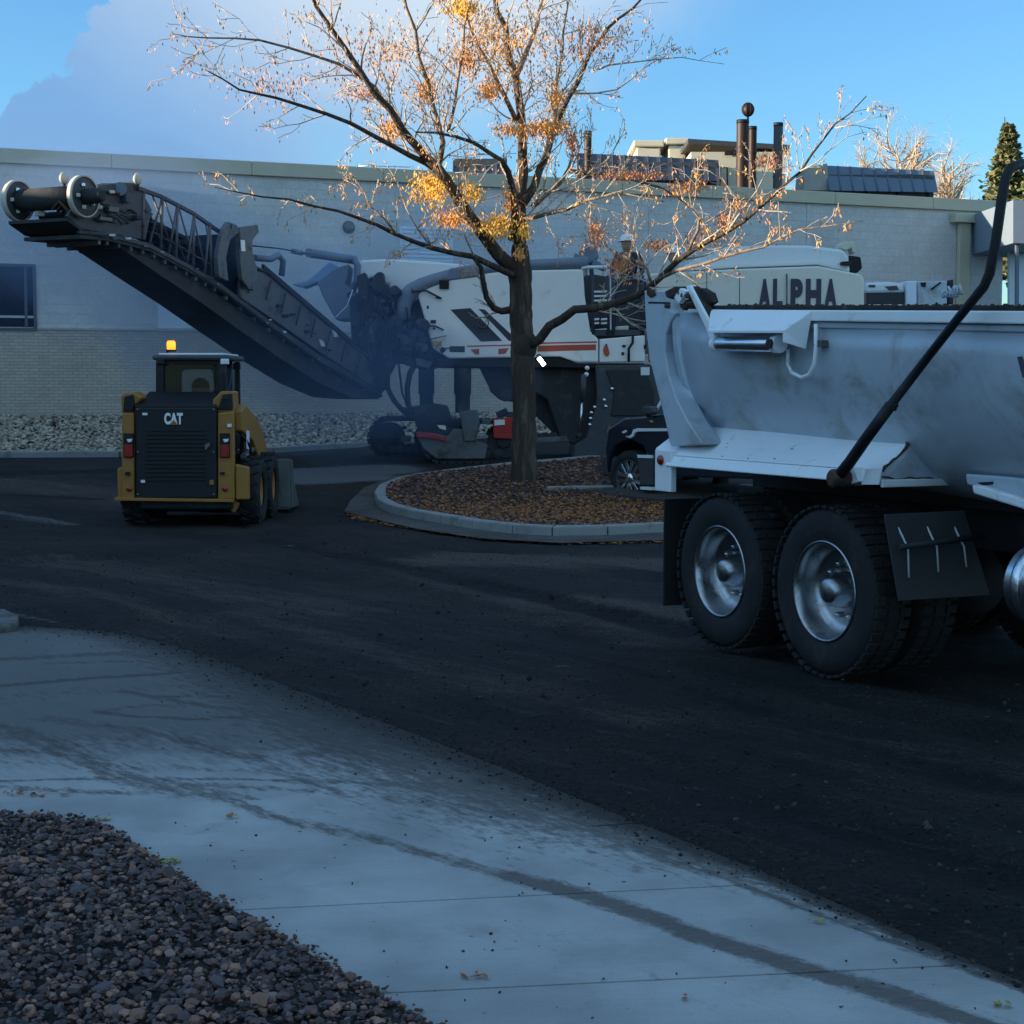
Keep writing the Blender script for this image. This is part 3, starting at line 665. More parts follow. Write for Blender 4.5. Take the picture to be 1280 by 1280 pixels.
# ---- rock bank under the wall ---------------------------------------
bank_poly = gl([(-120, 575), (0, 572), (150, 571), (340, 566), (460, 556), (640, 545), (900, 528)]) + [(WR.x, WR.y - .05)] + [(WL.x - 6 * WD.x, WL.y - 6 * WD.y)]
xs_, ys_ = scatter(bank_poly, 26000)
zz = np.array([H(a, b) for a, b in zip(xs_, ys_)]) + .02
brr = [(0.25, 0.207, 0.157), (0.375, 0.31, 0.235), (0.188, 0.161, 0.132), (0.45, 0.38, 0.294), (0.3, 0.23, 0.167), (0.15, 0.127, 0.108), (0.525, 0.46, 0.363), (0.338, 0.299, 0.255)]
stones('cobble_bank', np.stack([xs_, ys_, zz], 1), rng.uniform(.022, .058, len(xs_)), attrmat('pale_cobbles', brr, .85), rng.uniform(0, .99, len(xs_)), .65)
bk = bank_poly[:6]
for a, b in zip(bk[:-1], bk[1:]):
    a = Vector(a); b = Vector(b); c = (a + b) / 2; d = b - a
    MB().box((c.x, c.y, H(c.x, c.y) + .03), (d.length - .01, .14, .16), math.atan2(d.y, d.x)).build('kerb', M_kerb, None, .02, kind='structure')

# ================================================================== BUILDING
def W(px, py, off=0.0):
    d = ray(px, py); t = (off - (EYE - WL).dot(WN)) / d.dot(WN); return EYE + d * t
WTOP = 1.75 + 290 * 34 / 2000.0
def wall_mat(name, c1, c2, block, bump=.5, mortar=(.2, .19, .18)):
    m = bpy.data.materials.new(name); m.use_nodes = True; t = m.node_tree; b = t.nodes['Principled BSDF']
    tc = t.nodes.new('ShaderNodeTexCoord'); mp = t.nodes.new('ShaderNodeMapping')
    mp.inputs['Rotation'].default_value = (R(90), 0, 0); t.links.new(tc.outputs['Object'], mp.inputs[0])
    # along the wall, height
    s = t.nodes.new('ShaderNodeSeparateXYZ'); t.links.new(tc.outputs['Object'], s.inputs[0])
    al = mth(t, 'ADD', mth(t, 'MULTIPLY', s.outputs['X'], WD.x), mth(t, 'MULTIPLY', s.outputs['Y'], WD.y))
    cb = t.nodes.new('ShaderNodeCombineXYZ'); t.links.new(al, cb.inputs[0]); t.links.new(s.outputs['Z'], cb.inputs[1])
    br = t.nodes.new('ShaderNodeTexBrick'); br.inputs['Scale'].default_value = 1
    br.inputs['Brick Width'].default_value = block[0]; br.inputs['Row Height'].default_value = block[1]; br.inputs['Mortar Size'].default_value = .008
    br.inputs['Color1'].default_value = (*c1, 1); br.inputs['Color2'].default_value = (*c2, 1); br.inputs['Mortar'].default_value = (*mortar, 1); br.inputs['Bias'].default_value = -.2
    t.links.new(cb.outputs[0], br.inputs['Vector'])
    big = noise(t, tc.outputs['Object'], .8, 6, .65); fi = noise(t, tc.outputs['Object'], 14, 5, .7)
    c = mixc(t, 1.0, br.outputs['Color'], mixc(t, big, (.78, .78, .78), (1.2, 1.2, 1.2)), 'MULTIPLY')
    c = mixc(t, 1.0, c, mixc(t, fi, (.75, .75, .75), (1.22, 1.22, 1.22)), 'MULTIPLY')
    t.links.new(c, b.inputs['Base Color']); b.inputs['Roughness'].default_value = .9; b.inputs['Specular IOR Level'].default_value = .2
    bp = t.nodes.new('ShaderNodeBump'); bp.inputs['Strength'].default_value = bump; bp.inputs['Distance'].default_value = .02
    t.links.new(mth(t, 'ADD', fi, br.outputs['Fac']), bp.inputs['Height']); t.links.new(bp.outputs[0], b.inputs['Normal'])
    MATS[name] = m; return m
M_block = wall_mat('painted_block_wall', (.60, .585, .57), (.66, .64, .62), (.41, .205), .5, (.56, .54, .52))
M_brick = wall_mat('tan_brick', (.52, .46, .39), (.43, .385, .33), (.20, .068), .6, (.36, .33, .29))
M_coping = mat('stone_coping', (.55, .50, .38), .8, 0, .12, 2, .3, 20)
M_winframe = mat('window_frame_paint', (.09, .10, .12), .5, 0, .15, 6, .05)
bld = thing('building', 'long low masonry building with stone coping running behind the yard', 'building', (WL.x, WL.y, 1.0))
def wbox(name, s0, s1, z0, z1, off0, off1, m, parent, bevel=.01, **kw):
    """a block on the wall: along s (metres from WL), z range, off range toward the camera"""
    q = [WL + WD * s0 + WN * off0, WL + WD * s1 + WN * off0, WL + WD * s1 + WN * off1, WL + WD * s0 + WN * off1]
    return MB().prism([V(p.x, p.y, z0) for p in q], (0, 0, z1 - z0)).build(name, m, parent, bevel, **kw)
def sz(px, py, off=0):
    p = W(px, py, off); return (p - WL).dot(WD), p.z
SR = (WR - WL).dot(WD); SL = -9.8
zband = sz(100, 414)[1]
wbox('wall', SL, SR, 0, WTOP - .31, -.4, 0, M_block, bld)
wbox('brick_band', SL, SR - .01, .2, zband, .003, .05, M_brick, bld)
wbox('brick_ledge', SL, SR - .01, zband + .003, zband + .07, .003, .06, M_brick, bld)
s = SL
while s < SR - .1:
    e = min(SR + .05, s + 3.05); wbox('coping', s + .004, e - .004, WTOP - .308, WTOP, -.46, .09, M_coping, bld, .015); s = e
wbox('roof', SL, SR - .3, WTOP - 1.0, WTOP - .55, -26, -.41, M_dgrey, bld, 0)
MB().prism([WR + V(0, 0, -WR.z) - WN * .4, WR + V(0, 0, -WR.z) - WN * 26, WR + V(0, 0, -WR.z) - WN * 26 - WD * .4, WR + V(0, 0, -WR.z) - WN * .4 - WD * .4], (0, 0, WTOP - .02)).build('wall', M_block, bld)
# pilasters
for px_ in (193, 813, 1010):
    s0 = sz(px_, 300)[0]; wbox('pilaster', s0 - .05, s0 + .05, zband + .08, WTOP - .32, .003, .018, M_block, bld, .005)
def window(px0, px1, py0, py1, nm, muls=(), rails=()):
    s0, zt = sz(px0, py0); s1, zb = sz(px1, py1)
    g = wbox(nm, s0, s1, zb, zt, .004, .02, M_winglass, bld, 0)
    fw = .07
    for a in ((s0 - fw, s1 + fw, zt, zt + fw), (s0 - fw, s1 + fw, zb - fw, zb), (s0 - fw, s0, zb, zt), (s1, s1 + fw, zb, zt)):
        wbox('frame', a[0], a[1], a[2], a[3], .004, .07, M_winframe, g, .006)
    for t in muls: c = s0 + (s1 - s0) * t; wbox('mullion', c - .03, c + .03, zb, zt, .021, .06, M_winframe, g, .004)
    for t in rails: c = zb + (zt - zb) * t; wbox('rail', s0, s1, c - .025, c + .025, .021, .055, MATS['pale_trim'], g, .004)
    return g
mat('pale_trim', (.45, .48, .5), .5, 0, .1, 5, .02)
window(-95, 42, 331, 410, 'window', (.0, .5, .93), (.18,))
# pale panel bay behind the conveyor
s0, zt = sz(196, 352); s1, _ = sz(330, 352)
M_palepanel = mat('pale_blue_panel', (.70, .78, .86), .35, 0, .05, 2, .05)
n = 3
for i in range(n):
    a = s0 + (s1 - s0) * i / n; b = s0 + (s1 - s0) * (i + 1) / n
    wbox('window_panel', a + .01, b - .01, zband + .08, zt, .004, .03, M_palepanel, bld, .006)
# louvred door panel left of the tree
s0, zt = sz(499, 283); s1, zb = sz(566, 330)
lv = wbox('louvre', s0, s1, zb, zt, .004, .03, M_palepanel, bld, .006)
for i in range(9):
    c = zb + (zt - zb) * (i + .5) / 9; wbox('slat', s0 + .06, s1 - .06, c - .022, c + .022, .031, .06, M_palepanel, lv, .004)
# round vent, downpipe with box head, wall lamp
p = W(436, 284, .01); MB().lathe([(.001, .10), (.10, .10), (.13, .06), (.15, 0)], p, WN, 20).build('vent', M_grey, bld)
s0, zt = sz(1187, 267); s1, zb = sz(1217, 280)
wbox('downpipe_head', s0, s1, zb, zt, .01, .28, M_coping, bld, .02)
sa, _ = sz(1195, 300); sb, _ = sz(1209, 300)
wbox('downpipe', sa, sb, .6, zb - .003, .03, .16, M_coping, bld, .02)
# unseen wing added left of the frame to throw the yard into shade
def wing(x0, x1, y0, y1, h, name, lab):
    w = thing(name, lab, 'building', (x0, y0, 0))
    MB().prism([V(x0, y0, -.1), V(x1, y0, -.1), V(x1, y1, -.1), V(x0, y1, -.1)], (0, 0, h - .3)).build('wall', M_brick, w)
    MB().prism([V(x0 - .1, y0 - .1, h - .4), V(x1 + .1, y0 - .1, h - .4), V(x1 + .1, y1 + .1, h - .4), V(x0 - .1, y1 + .1, h - .4)], (0, 0, .4)).build('coping', M_coping, w)
    n = int((y1 - y0) / 6)
    for i in range(n):
        yc = y0 + (i + .5) * (y1 - y0) / n
        g = MB().box((x1 + .02, yc, 2.1), (.05, 2.0, 1.3)).build('window', M_winglass, w)
        MB().box((x1 + .05, yc, 1.4), (.12, 2.2, .1)).build('sill', M_coping, g)
XW = -20.5
wing(-34, XW, 21.7, 33, 7.6, 'building', 'unseen taller tan brick wing added at left to shade the milling machine')
wing(-34, XW, -34, 21.5, 6.0, 'building', 'unseen long tan brick wing added at left to shade the driveway')
# roof-top gear ------------------------------------------------------
M_seam = mat('blue_grey_seam_metal', (.13, .17, .23), .4, .3, .12, 3, .05, 20)
M_seam_d = mat('dark_seam_metal', (.09, .10, .13), .45, .3, .15, 3, .05, 20)
M_beige = mat('beige_panel', (.62, .58, .46), .6, 0, .06, 2, .05, 20)
M_brown = mat('brown_stack_metal', (.034, .02, .017), .55, .3, .2, 4, .1, 20)
def roof_screen(name, lab, pxa, pxb, ya, yb, yba, ybb, Y, n, m, slope=.5, group='roof-top equipment screens'):
    c = P((pxa + pxb) / 2, (yba + ybb) / 2, Y); t = thing(name, lab, 'roof screen', c, group)
    for i in range(n):
        f0, f1 = i / n, (i + 1) / n
        q = [P(pxa + (pxb - pxa) * f0 + .25, yba + (ybb - yba) * f0, Y), P(pxa + (pxb - pxa) * f1 - .25, yba + (ybb - yba) * f1, Y),
             P(pxa + (pxb - pxa) * f1 - .25, ya + (yb - ya) * f1, Y), P(pxa + (pxb - pxa) * f0 + .25, ya + (yb - ya) * f0, Y)]
        q[2].y += slope; q[3].y += slope
        MB().prism(q, (0, .05, 0)).build('panel', m, t, .006)
        MB().tube([q[0] + V(0, -.02, 0), q[3] + V(0, -.02, 0)], .025, 5).build('seam', m, t)
    a, b = P(pxa, yba, Y), P(pxb, ybb, Y)
    MB().box((a + b) / 2 + V(0, 1.5, .1), ((b - a).length * .96, 2.4, .9)).build('unit', M_dgrey, t)
    for f in (.08, .36, .64, .92):
        p = a.lerp(b, f); MB().box((p.x, p.y + .3, (p.z + WTOP - .6) / 2), (.08, .08, abs(p.z - WTOP + .6) + .3)).build('support', M_black, t)
    return t
roof_screen('roof_screen', 'blue grey standing seam screen on the roof right of the chimney stacks', 1036, 1173, 204, 211, 238, 240.5, 50, 9, M_seam)
roof_screen('roof_screen', 'long blue grey equipment screen on the roof behind the right half of the tree', 722, 901, 188, 197, 224, 226, 47, 12, M_seam_d)
roof_screen('roof_screen', 'dark low roof screen seen through the tree left of its trunk', 566, 634, 198, 194, 222, 222, 44, 5, M_seam_d)
sd = thing('screen_return', 'pale sloping end piece beside the blue grey roof screen', 'roof panel', P(1020, 238, 50))
slab('panel', [(1006, 210), (1034, 204), (1036, 238), (1004, 238)], 50.2, 1.5, mat('pale_sloping_roof', (.36, .37, .34), .6), sd)
ph = thing('rooftop_house', 'beige roof-top block with a flat roof behind the dark chimney stacks', 'roof-top block', P(920, 235, 48))
a, b = P(864, 180, 48), P(982, 192, 48); zb = WTOP - .5
MB().box(((a.x + b.x) / 2, 50.5, (zb + b.z) / 2 + .05), (b.x - a.x, 5, b.z - zb)).build('wall', M_beige, ph)
MB().add([V(a.x - .1, 47.9, a.z), V(b.x + .1, 47.9, b.z + .1), V(b.x + .1, 53.1, b.z + .1), V(a.x - .1, 53.1, a.z), V(a.x - .1, 47.9, a.z + .14), V(b.x + .1, 47.9, b.z + .24), V(b.x + .1, 53.1, b.z + .24), V(a.x - .1, 53.1, a.z + .14)],
         [(3, 2, 1, 0), (4, 5, 6, 7), (0, 1, 5, 4), (1, 2, 6, 5), (2, 3, 7, 6), (3, 0, 4, 7)]).build('roof_edge', M_dgrey, ph)
MB().box(P(913, 191, 47.93), (.34, .06, .14)).build('sign', M_black, ph)
for (x0, x1, y0, lab) in ((836, 858, 176, 'bright cream roof-top unit left of the beige block'), (796, 826, 179, 'lower cream roof-top unit, leftmost of the sunlit pair')):
    t = thing('rooftop_unit', lab, 'roof-top unit', P((x0 + x1) / 2, 195, 50), 'cream roof-top units')
    a, b = P(x0, y0, 50), P(x1, 200, 50)
    MB().box(((a.x + b.x) / 2, 51.3, (a.z - .12 + zb) / 2), (b.x - a.x, 2.4, a.z - .12 - zb)).build('casing', M_beige, t, .04)
    MB().box(((a.x + b.x) / 2, 51.3, a.z), (b.x - a.x + .2, 2.6, .2)).build('lid', M_beige, t, .04)
def stack(lab, px, w, ytop, Y, m, round_=False, cat='chimney'):
    p = P(px, ytop, Y); r = w / 2 * Y / 2000; z0 = WTOP - .6
    t = thing('chimney_stack', lab, cat, (p.x, Y, z0), 'chimney stacks on the roof')
    MB().lathe([(r, 0), (r, p.z - z0)], (p.x, Y, z0), (0, 0, 1), 18).build('flue', m, t)
    for k in range(1, 4): MB().lathe([(r + .004, -.03), (r + .015, 0), (r + .004, .03)], (p.x, Y, z0 + (p.z - z0) * k / 4), (0, 0, 1), 18).build('band', m, t)
    MB().lathe([(r * .8, -.3), (r * .8, 0), (r * 1.04, .0), (r * 1.04, -.1), (r, -.1)], p, (0, 0, 1), 18).build('rim', M_black, t)
    return t
stack('thick brown chimney stack, leftmost and tallest of the group', 928.5, 15, 150, 45.5, M_brown)
stack('brown chimney stack close behind the thick one, topped lower', 941, 10, 158, 46.2, M_brown)
stack('slim dark grey chimney stack right of the two brown ones', 973, 11.5, 153.5, 45.8, mat('grey_stack_metal', (.07, .075, .085), .5, .3))
stack('short brown flue seen through the tree above the long screen', 735, 9, 164, 45.5, M_brown)
p = P(935, 137, 46)
wv = thing('roof_ventilator', 'dark ball shaped ventilator on a thin stem above the chimney stacks', 'ventilator', (p.x, 46, WTOP - .5))
MB().tube([V(p.x, 46, WTOP - .5), V(p.x, 46, p.z - .12)], .03, 8).build('stem', M_black, wv)
vb = MB().ball(p, .17, 16, (1, 1, 1.12)).build('ball', M_brown, wv)
for k in range(10):
    a = k * math.pi / 5; MB().tube([p + V(math.cos(a) * math.sin(q) * .178, math.sin(a) * math.sin(q) * .178, math.cos(q) * .198) for q in (.2, .7, 1.2, 1.57, 2.0, 2.5, 2.95)], .008, 4).build('fin', M_black, vb)
fr = thing('roof_ladder_frame', 'small square pipe frame at the right end of the long roof screen', 'pipe frame', P(905, 225, 45))
MB().tube(pp([(900, 232), (900, 210), (909, 209.5), (909, 234)], 45), .03, 6).build('pipe', M_black, fr)
fr = thing('roof_railing', 'thin pale railing on the roof edge left of the tree trunk', 'railing', P(480, 212, 40))
for y_ in (207, 215): MB().tube(pp([(447, y_), (516, y_ + 2)], 40), .012, 5).build('rail', M_alu, fr)
for x_ in (447, 470, 493, 516): MB().tube(pp([(x_, 206.5), (x_, 220)], 40), .014, 5).build('post', M_alu, fr)
# metal canopy at the right end
cn = thing('metal_canopy', 'blue grey metal canopy with steel posts right of the building corner', 'canopy', P(1290, 400, 40))
slab('fascia', [(1266, 250), (1330, 253), (1330, 306), (1266, 304)], 40, 4, mat('pale_blue_metal', (.20, .26, .33), .5, .1, .06), cn)
for x_ in (1270, 1283, 1310): slab('post', [(x_, 305), (x_ + 4, 305), (x_ + 4, 500), (x_, 500)], 40.3, .12, M_seam, cn)
slab('back_wall', [(1262, 306), (1340, 308), (1340, 480), (1262, 480)], 42.5, .2, M_palepanel, cn)

# ================================================================== TREES
class Tree:
    def __init__(s, seed): s.r = random.Random(seed); s.big = MB(); s.mid = MB(); s.twig = MB(); s.tips = []; s.nodes = []
    def limb(s, pts, r0, r1, n=9, wob=.03):
        out = [];
        for i in range(len(pts) - 1):
            a, b = Vector(pts[i]), Vector(pts[i + 1]); m = max(1, int((b - a).length / .22))
            for k in range(m): out.append(a.lerp(b, k / m))
        out.append(Vector(pts[-1]))
        # Chaikin-like smoothing and small crooks
        sm_ = [out[0]] + [(out[i - 1] + out[i] * 2 + out[i + 1]) / 4 + V(s.r.gauss(0, wob), s.r.gauss(0, wob), s.r.gauss(0, wob)) * .5 for i in range(1, len(out) - 1)] + [out[-1]]
        L_ = len(sm_) - 1
        rr = [r0 + (r1 - r0) * (i / L_) ** .8 for i in range(L_ + 1)]
        (s.big if r0 > .05 else s.mid if r0 > .02 else s.twig).tube(sm_, rr, n if r0 > .03 else 6)
        return sm_, rr
    def grow(s, p, d, ln, r, lvl, up=.25):
        segs = max(3, int(ln / .16)); pts = [p]; q = Vector(p); d = Vector(d).normalized()
        for i in range(segs):
            d = (d + V(s.r.gauss(0, .20), s.r.gauss(0, .20), s.r.gauss(0, .17) + up * .10)).normalized()
            q = q + d * (ln / segs); pts.append(q.copy())
        rr = [max(.0048, r * (1 - .72 * i / segs)) for i in range(segs + 1)]
        (s.mid if r > .02 else s.twig).tube(pts, rr, 5 if r > .012 else 3, caps=False)
        s.tips += pts[1:]
        if lvl > 0:
            for i in range(1, segs + 1):
                if s.r.random() < (.72 if lvl > 1 else .5):
                    x, y, _ = frame(d); a = s.r.uniform(0, 6.28)
                    dd = (pts[i] - pts[i - 1]).normalized() + (x * math.cos(a) + y * math.sin(a)) * s.r.uniform(.55, 1.1)
                    s.grow(pts[i], dd, ln * s.r.uniform(.35, .62) * (1 - .35 * i / segs), rr[i] * .62, lvl - 1, up)
    def sprout(s, pts, rr, dens, ln, lvl, start=.15, up=.25, spread=.9):
        n = len(pts)
        for i in range(int(n * start), n - 1):
            for _ in range(int(dens + s.r.random())):
                a = (pts[i + 1] - pts[i]).normalized(); x, y, _ = frame(a); t = s.r.uniform(0, 6.28)
                d = a * s.r.uniform(.5, 1.0) + (x * math.cos(t) + y * math.sin(t)) * spread + V(0, 0, .15)
                s.grow(pts[i], d, ln * s.r.uniform(.5, 1.15) * (1 - .45 * i / n), min(.016, rr[i] * .5), lvl, up)
T = Tree(11); TY = 23.7
def tl(pts, y0, y1):
    n = len(pts) - 1; return [P(x, y, y0 + (y1 - y0) * i / n) for i, (x, y) in enumerate(pts)]
tr_pts = tl([(654, 622), (655, 606), (655, 570), (655, 500), (653, 440), (651, 385), (651, 340), (650, 300)], TY, TY)
trb = MB(); rr = [.33, .225, .185, .175, .172, .168, .160, .108]
dn = []; dr = []
for i in range(len(tr_pts) - 1):
    for k in range(6): dn.append(tr_pts[i].lerp(tr_pts[i + 1], k / 6) + V(random.gauss(0, .006), random.gauss(0, .006), 0)); dr.append((rr[i] + (rr[i + 1] - rr[i]) * k / 6) * random.uniform(.96, 1.04))
T.big.tube(dn, dr, 18)
T.big.ball(P(655, 432, TY - .02), .20, 12, (1, 1, 1.3)); T.big.ball(P(650, 345, TY), .18, 12, (1, 1, 1.4))
limbs = [
 (((651, 345), (650, 300), (651, 250), (652, 215), (655, 170), (648, 125), (645, 95), (634, 55), (622, 15), (612, -40)), 0, .6, .105, .030, 1.5),
 (((648, 340), (634, 328), (608, 300), (586, 276), (574, 255), (560, 223), (517, 180), (501, 160), (486, 138), (470, 112), (448, 90), (417, 37), (395, 8), (380, -30)), 0, -1.8, .115, .022, 1.5),
 (((560, 223), (549, 212), (530, 203), (512, 196), (490, 183), (464, 170), (440, 156), (406, 143), (372, 132), (342, 122), (300, 113), (278, 100), (258, 88)), -.3, -2.6, .052, .008, 1.3),
 (((486, 138), (468, 105), (448, 95), (425, 80), (395, 69), (360, 60), (326, 53), (290, 45), (255, 47), (212, 41)), -.9, -2.2, .032, .006, 1.3),
 (((549, 205), (557, 175), (549, 159), (541, 130), (533, 101), (524, 70), (517, 42), (508, 10), (500, -30)), -.2, -1.5, .045, .016, 1.5),
 (((560, 165), (565, 133), (572, 100), (581, 64), (580, 30), (592, -10)), -.3, -1.0, .028, .012, 1.4),
 (((640, 300), (645, 266), (640, 240), (638, 212), (632, 203), (613, 190), (592, 180), (571, 170), (545, 168), (520, 165)), -.2, -1.3, .065, .012, 1.3),
 (((646, 152), (632, 120), (618, 95), (600, 60), (590, 35), (583, 20)), .3, -.8, .040, .013, 1.5),
 (((645, 95), (660, 60), (672, 30), (684, -20)), .3, 1.2, .045, .018, 1.5),
 (((653, 255), (663, 250), (672, 215), (688, 178), (696, 150), (714, 117), (730, 85), (751, 48), (775, 22), (805, -5)), 0, 1.6, .072, .016, 1.5),
 (((694, 160), (694, 120), (700, 80), (706, 40), (712, -10)), .5, 1.2, .034, .012, 1.5),
 (((666, 258), (690, 240), (712, 214), (722, 190), (718, 165)), 0, .8, .042, .012, 1.3),
 (((712, 214), (740, 218), (778, 218), (800, 226), (831, 234), (850, 246), (868, 262), (877, 279)), .3, 1.2, .036, .010, 1.4),
 (((655, 275), (680, 268), (710, 262), (735, 250), (770, 240), (800, 246), (830, 252)), -.1, -1.4, .038, .008, 1.3),
 (((646, 345), (634, 340), (612, 333), (592, 319), (566, 315), (539, 308), (496, 292), (470, 281), (448, 271), (420, 262), (395, 255), (360, 249), (326, 244), (300, 240), (268, 234)), -.1, -2.4, .055, .006, 1.0),
 (((496, 292), (478, 270), (466, 262), (454, 239), (450, 215), (420, 214)), -1.3, -2.0, .016, .005, .9),
 (((539, 308), (520, 285), (510, 262), (498, 225), (480, 200)), -1, -1.6, .018, .006, .9),
 (((640, 387), (628, 390), (616, 388), (607, 375), (605, 350), (601, 336), (592, 322)), 0, -.6, .058, .03, .6),
 (((660, 432), (670, 427), (687, 408), (700, 396), (717, 390), (740, 384), (759, 382), (780, 377), (797, 371), (812, 357), (823, 348), (836, 336), (852, 320), (869, 306), (890, 298), (908, 292), (930, 276), (947, 262), (966, 246), (982, 231), (1000, 214), (1017, 196), (1030, 176), (1044, 157), (1061, 135), (1083, 120)), -.1, -3.0, .078, .006, 1.1),
 (((820, 350), (845, 338), (873, 327), (910, 320), (956, 310), (975, 300), (1000, 288), (1026, 279), (1055, 284), (1079, 276)), -1.5, -3.0, .030, .005, .7),
 (((814, 354), (806, 335), (803, 327), (785, 322), (764, 314), (750, 302), (737, 288), (725, 270)), -1.4, -1.2, .024, .007, 1.1),
 (((860, 312), (874, 285), (880, 279), (864, 257), (858, 240), (862, 215), (870, 200)), -1.7, -1.8, .030, .006, 1.1),
 (((1044, 160), (1062, 158), (1085, 152), (1109, 144)), -2.8, -3.1, .009, .004, .6),
 (((1000, 214), (1018, 205), (1036, 188), (1060, 172), (1082, 165)), -2.5, -2.6, .011, .004, .7),
 (((908, 292), (925, 262), (946, 240), (960, 215), (962, 190)), -2.1, -1.7, .018, .005, .9),
 (((740, 90), (760, 82), (790, 78), (830, 70), (870, 76), (905, 80)), 1.2, 1.2, .018, .004, .9),
 (((714, 117), (745, 120), (775, 112), (800, 88), (850, 60)), 1.0, 1.6, .018, .004, .9),
]
for k, (pts, y0, y1, r0, r1, ln) in enumerate(limbs):
    sp2, r2 = T.limb(tl(pts, TY + y0, TY + y1), r0, r1)
    inner = r0 > .05
    T.sprout(sp2, r2, (1.15 if sum(p[0] for p in pts) / len(pts) > 720 else 1.9) if not inner else 1.4, ln * .78, 2, .22 if inner else .04, .3)
tree = thing('tree', 'honey locust tree with few yellow leaves on the kerbed island', 'tree', TREE)
trunk = T.big.build('trunk', M_bark, tree); T.mid.build('limbs', M_limb, tree)
tw = T.twig.build('branches', M_twig, tree, kind='stuff')
# foliage: drooping clumps of small leaflets, denser where the photo shows them
clumps = [(540, 232, 26, 22, 330, 0), (588, 240, 16, 12, 150, 0), (622, 282, 30, 16, 330, 0), (565, 272, 22, 12, 140, 1), (650, 316, 7, 10, 60, 1), (578, 8, 22, 12, 220, 0), (582, 72, 16, 22, 150, 1),
          (612, 112, 16, 12, 130, 1), (684, 158, 30, 10, 260, 1), (694, 120, 10, 20, 110, 1), (487, 160, 14, 14, 130, 1), (456, 115, 16, 10, 60, 2), (533, 112, 14, 16, 130, 1), (637, 250, 8, 22, 90, 1),
          (640, 160, 22, 10, 120, 1), (790, 217, 40, 6, 190, 2), (860, 232, 24, 8, 130, 2), (715, 175, 8, 20, 90, 2), (775, 330, 18, 14, 110, 2), (745, 290, 12, 18, 120, 2), (905, 275, 9, 14, 80, 2), (960, 200, 16, 10, 90, 2),
          (880, 295, 30, 10, 60, 2), (820, 305, 20, 8, 60, 2), (655, 288, 8, 12, 70, 0), (430, 60, 60, 40, 100, 2), (340, 110, 60, 25, 90, 2), (740, 50, 50, 30, 160, 2), (640, 60, 60, 50, 260, 1), (490, 60, 40, 40, 120, 1), (930, 255, 40, 20, 70, 2), (600, 40, 30, 30, 120, 1)]
LP = []; LT = []
tips = T.tips
for (cx, cy, sx, sy_, n, tn) in clumps:
    for _ in range(int(n * 3.6)):
        p = P(cx + random.gauss(0, sx * .5), cy + random.gauss(0, sy_ * .5), TY + random.gauss(-.2, .45)); LP.append(p); LT.append((.08 if tn == 0 else .45 if tn == 1 else .85) + random.uniform(-.08, .15))
for p in random.sample(tips, min(len(tips), 5200)):
    if p.z > 3.2: LP.append(p + V(random.gauss(0, .02), random.gauss(0, .02), -.03)); LT.append(random.uniform(.1, .85))
M_fol = attrmat('yellow_orange_leaflets', [(.78, .46, .06), (.76, .40, .08), (.72, .33, .10), (.62, .27, .12), (.55, .25, .14)], .75)
t_ = M_fol.node_tree; b_ = t_.nodes['Principled BSDF']
b_.inputs['Subsurface Weight'].default_value = 0
LPn = np.array([p[:] for p in LP]); n = len(LPn)
a = rng.uniform(0, 6.28, n); ln = rng.uniform(.016, .036, n); wd = ln * .40
ux = np.stack([np.cos(a) * .45, np.sin(a) * .45, -np.ones(n)], 1); ux /= np.linalg.norm(ux, axis=1)[:, None]
wx = np.stack([-np.sin(a + .6), np.cos(a + .6), rng.normal(0, .3, n)], 1)
q = np.stack([LPn, LPn + ux * ln[:, None] * .9 - wx * wd[:, None], LPn + ux * 2 * ln[:, None], LPn + ux * ln[:, None] * .9 + wx * wd[:, None]], 1).reshape(-1, 3)
i_ = np.arange(n)[:, None] * 4
npmesh('foliage', q, np.concatenate([i_ + np.array([[0, 1, 2]]), i_ + np.array([[0, 2, 3]])]), M_fol, np.repeat(np.clip(LT, 0, 1), 4), False, tree, 'stuff')

# far bare trees and spruces behind the building
def far_bare(px, pb, pt, Y, hw, seed, lab, m):
    t = thing('bare_tree', lab, 'tree', P(px, pb, Y), 'pale bare trees beyond the roof'); tt = Tree(seed)
    a, b = P(px, pb + 60, Y), P(px, pb, Y); sp2, r2 = tt.limb([a, b, P(px - 2, (pb + pt) / 2, Y)], .16, .05)
    for k in range(34):
        f = random.uniform(.2, 1); st_ = a.lerp(P(px - 2, (pb + pt) / 2, Y), f); ang = random.uniform(-1.2, 1.2)
        d = V(math.sin(ang), random.uniform(-.5, .5), math.cos(ang) * 1.1)
        tt.grow(st_, d, (pb - pt) * Y / 2000 * random.uniform(.45, .95), .05, 2, .5)
    M_ = m; tt.big.build('trunk', M_, t); tt.mid.build('limbs', M_, t); tt.twig.build('crown', M_, t, kind='stuff')
M_farbark = mat('pale_far_bark', (.50, .40, .30), .9, 0, .2, 3, 0)
far_bare(1128, 245, 165, 70, 1, 3, 'tall pale bare tree beyond the roof right of the blue grey screen', M_farbark)
far_bare(1188, 250, 182, 74, 1, 4, 'smaller pale bare tree beyond the roof, between tall bare tree and spruce', M_farbark)
far_bare(1085, 245, 190, 78, 1, 5, 'faint bare tree rising behind the blue grey roof screen', M_farbark)
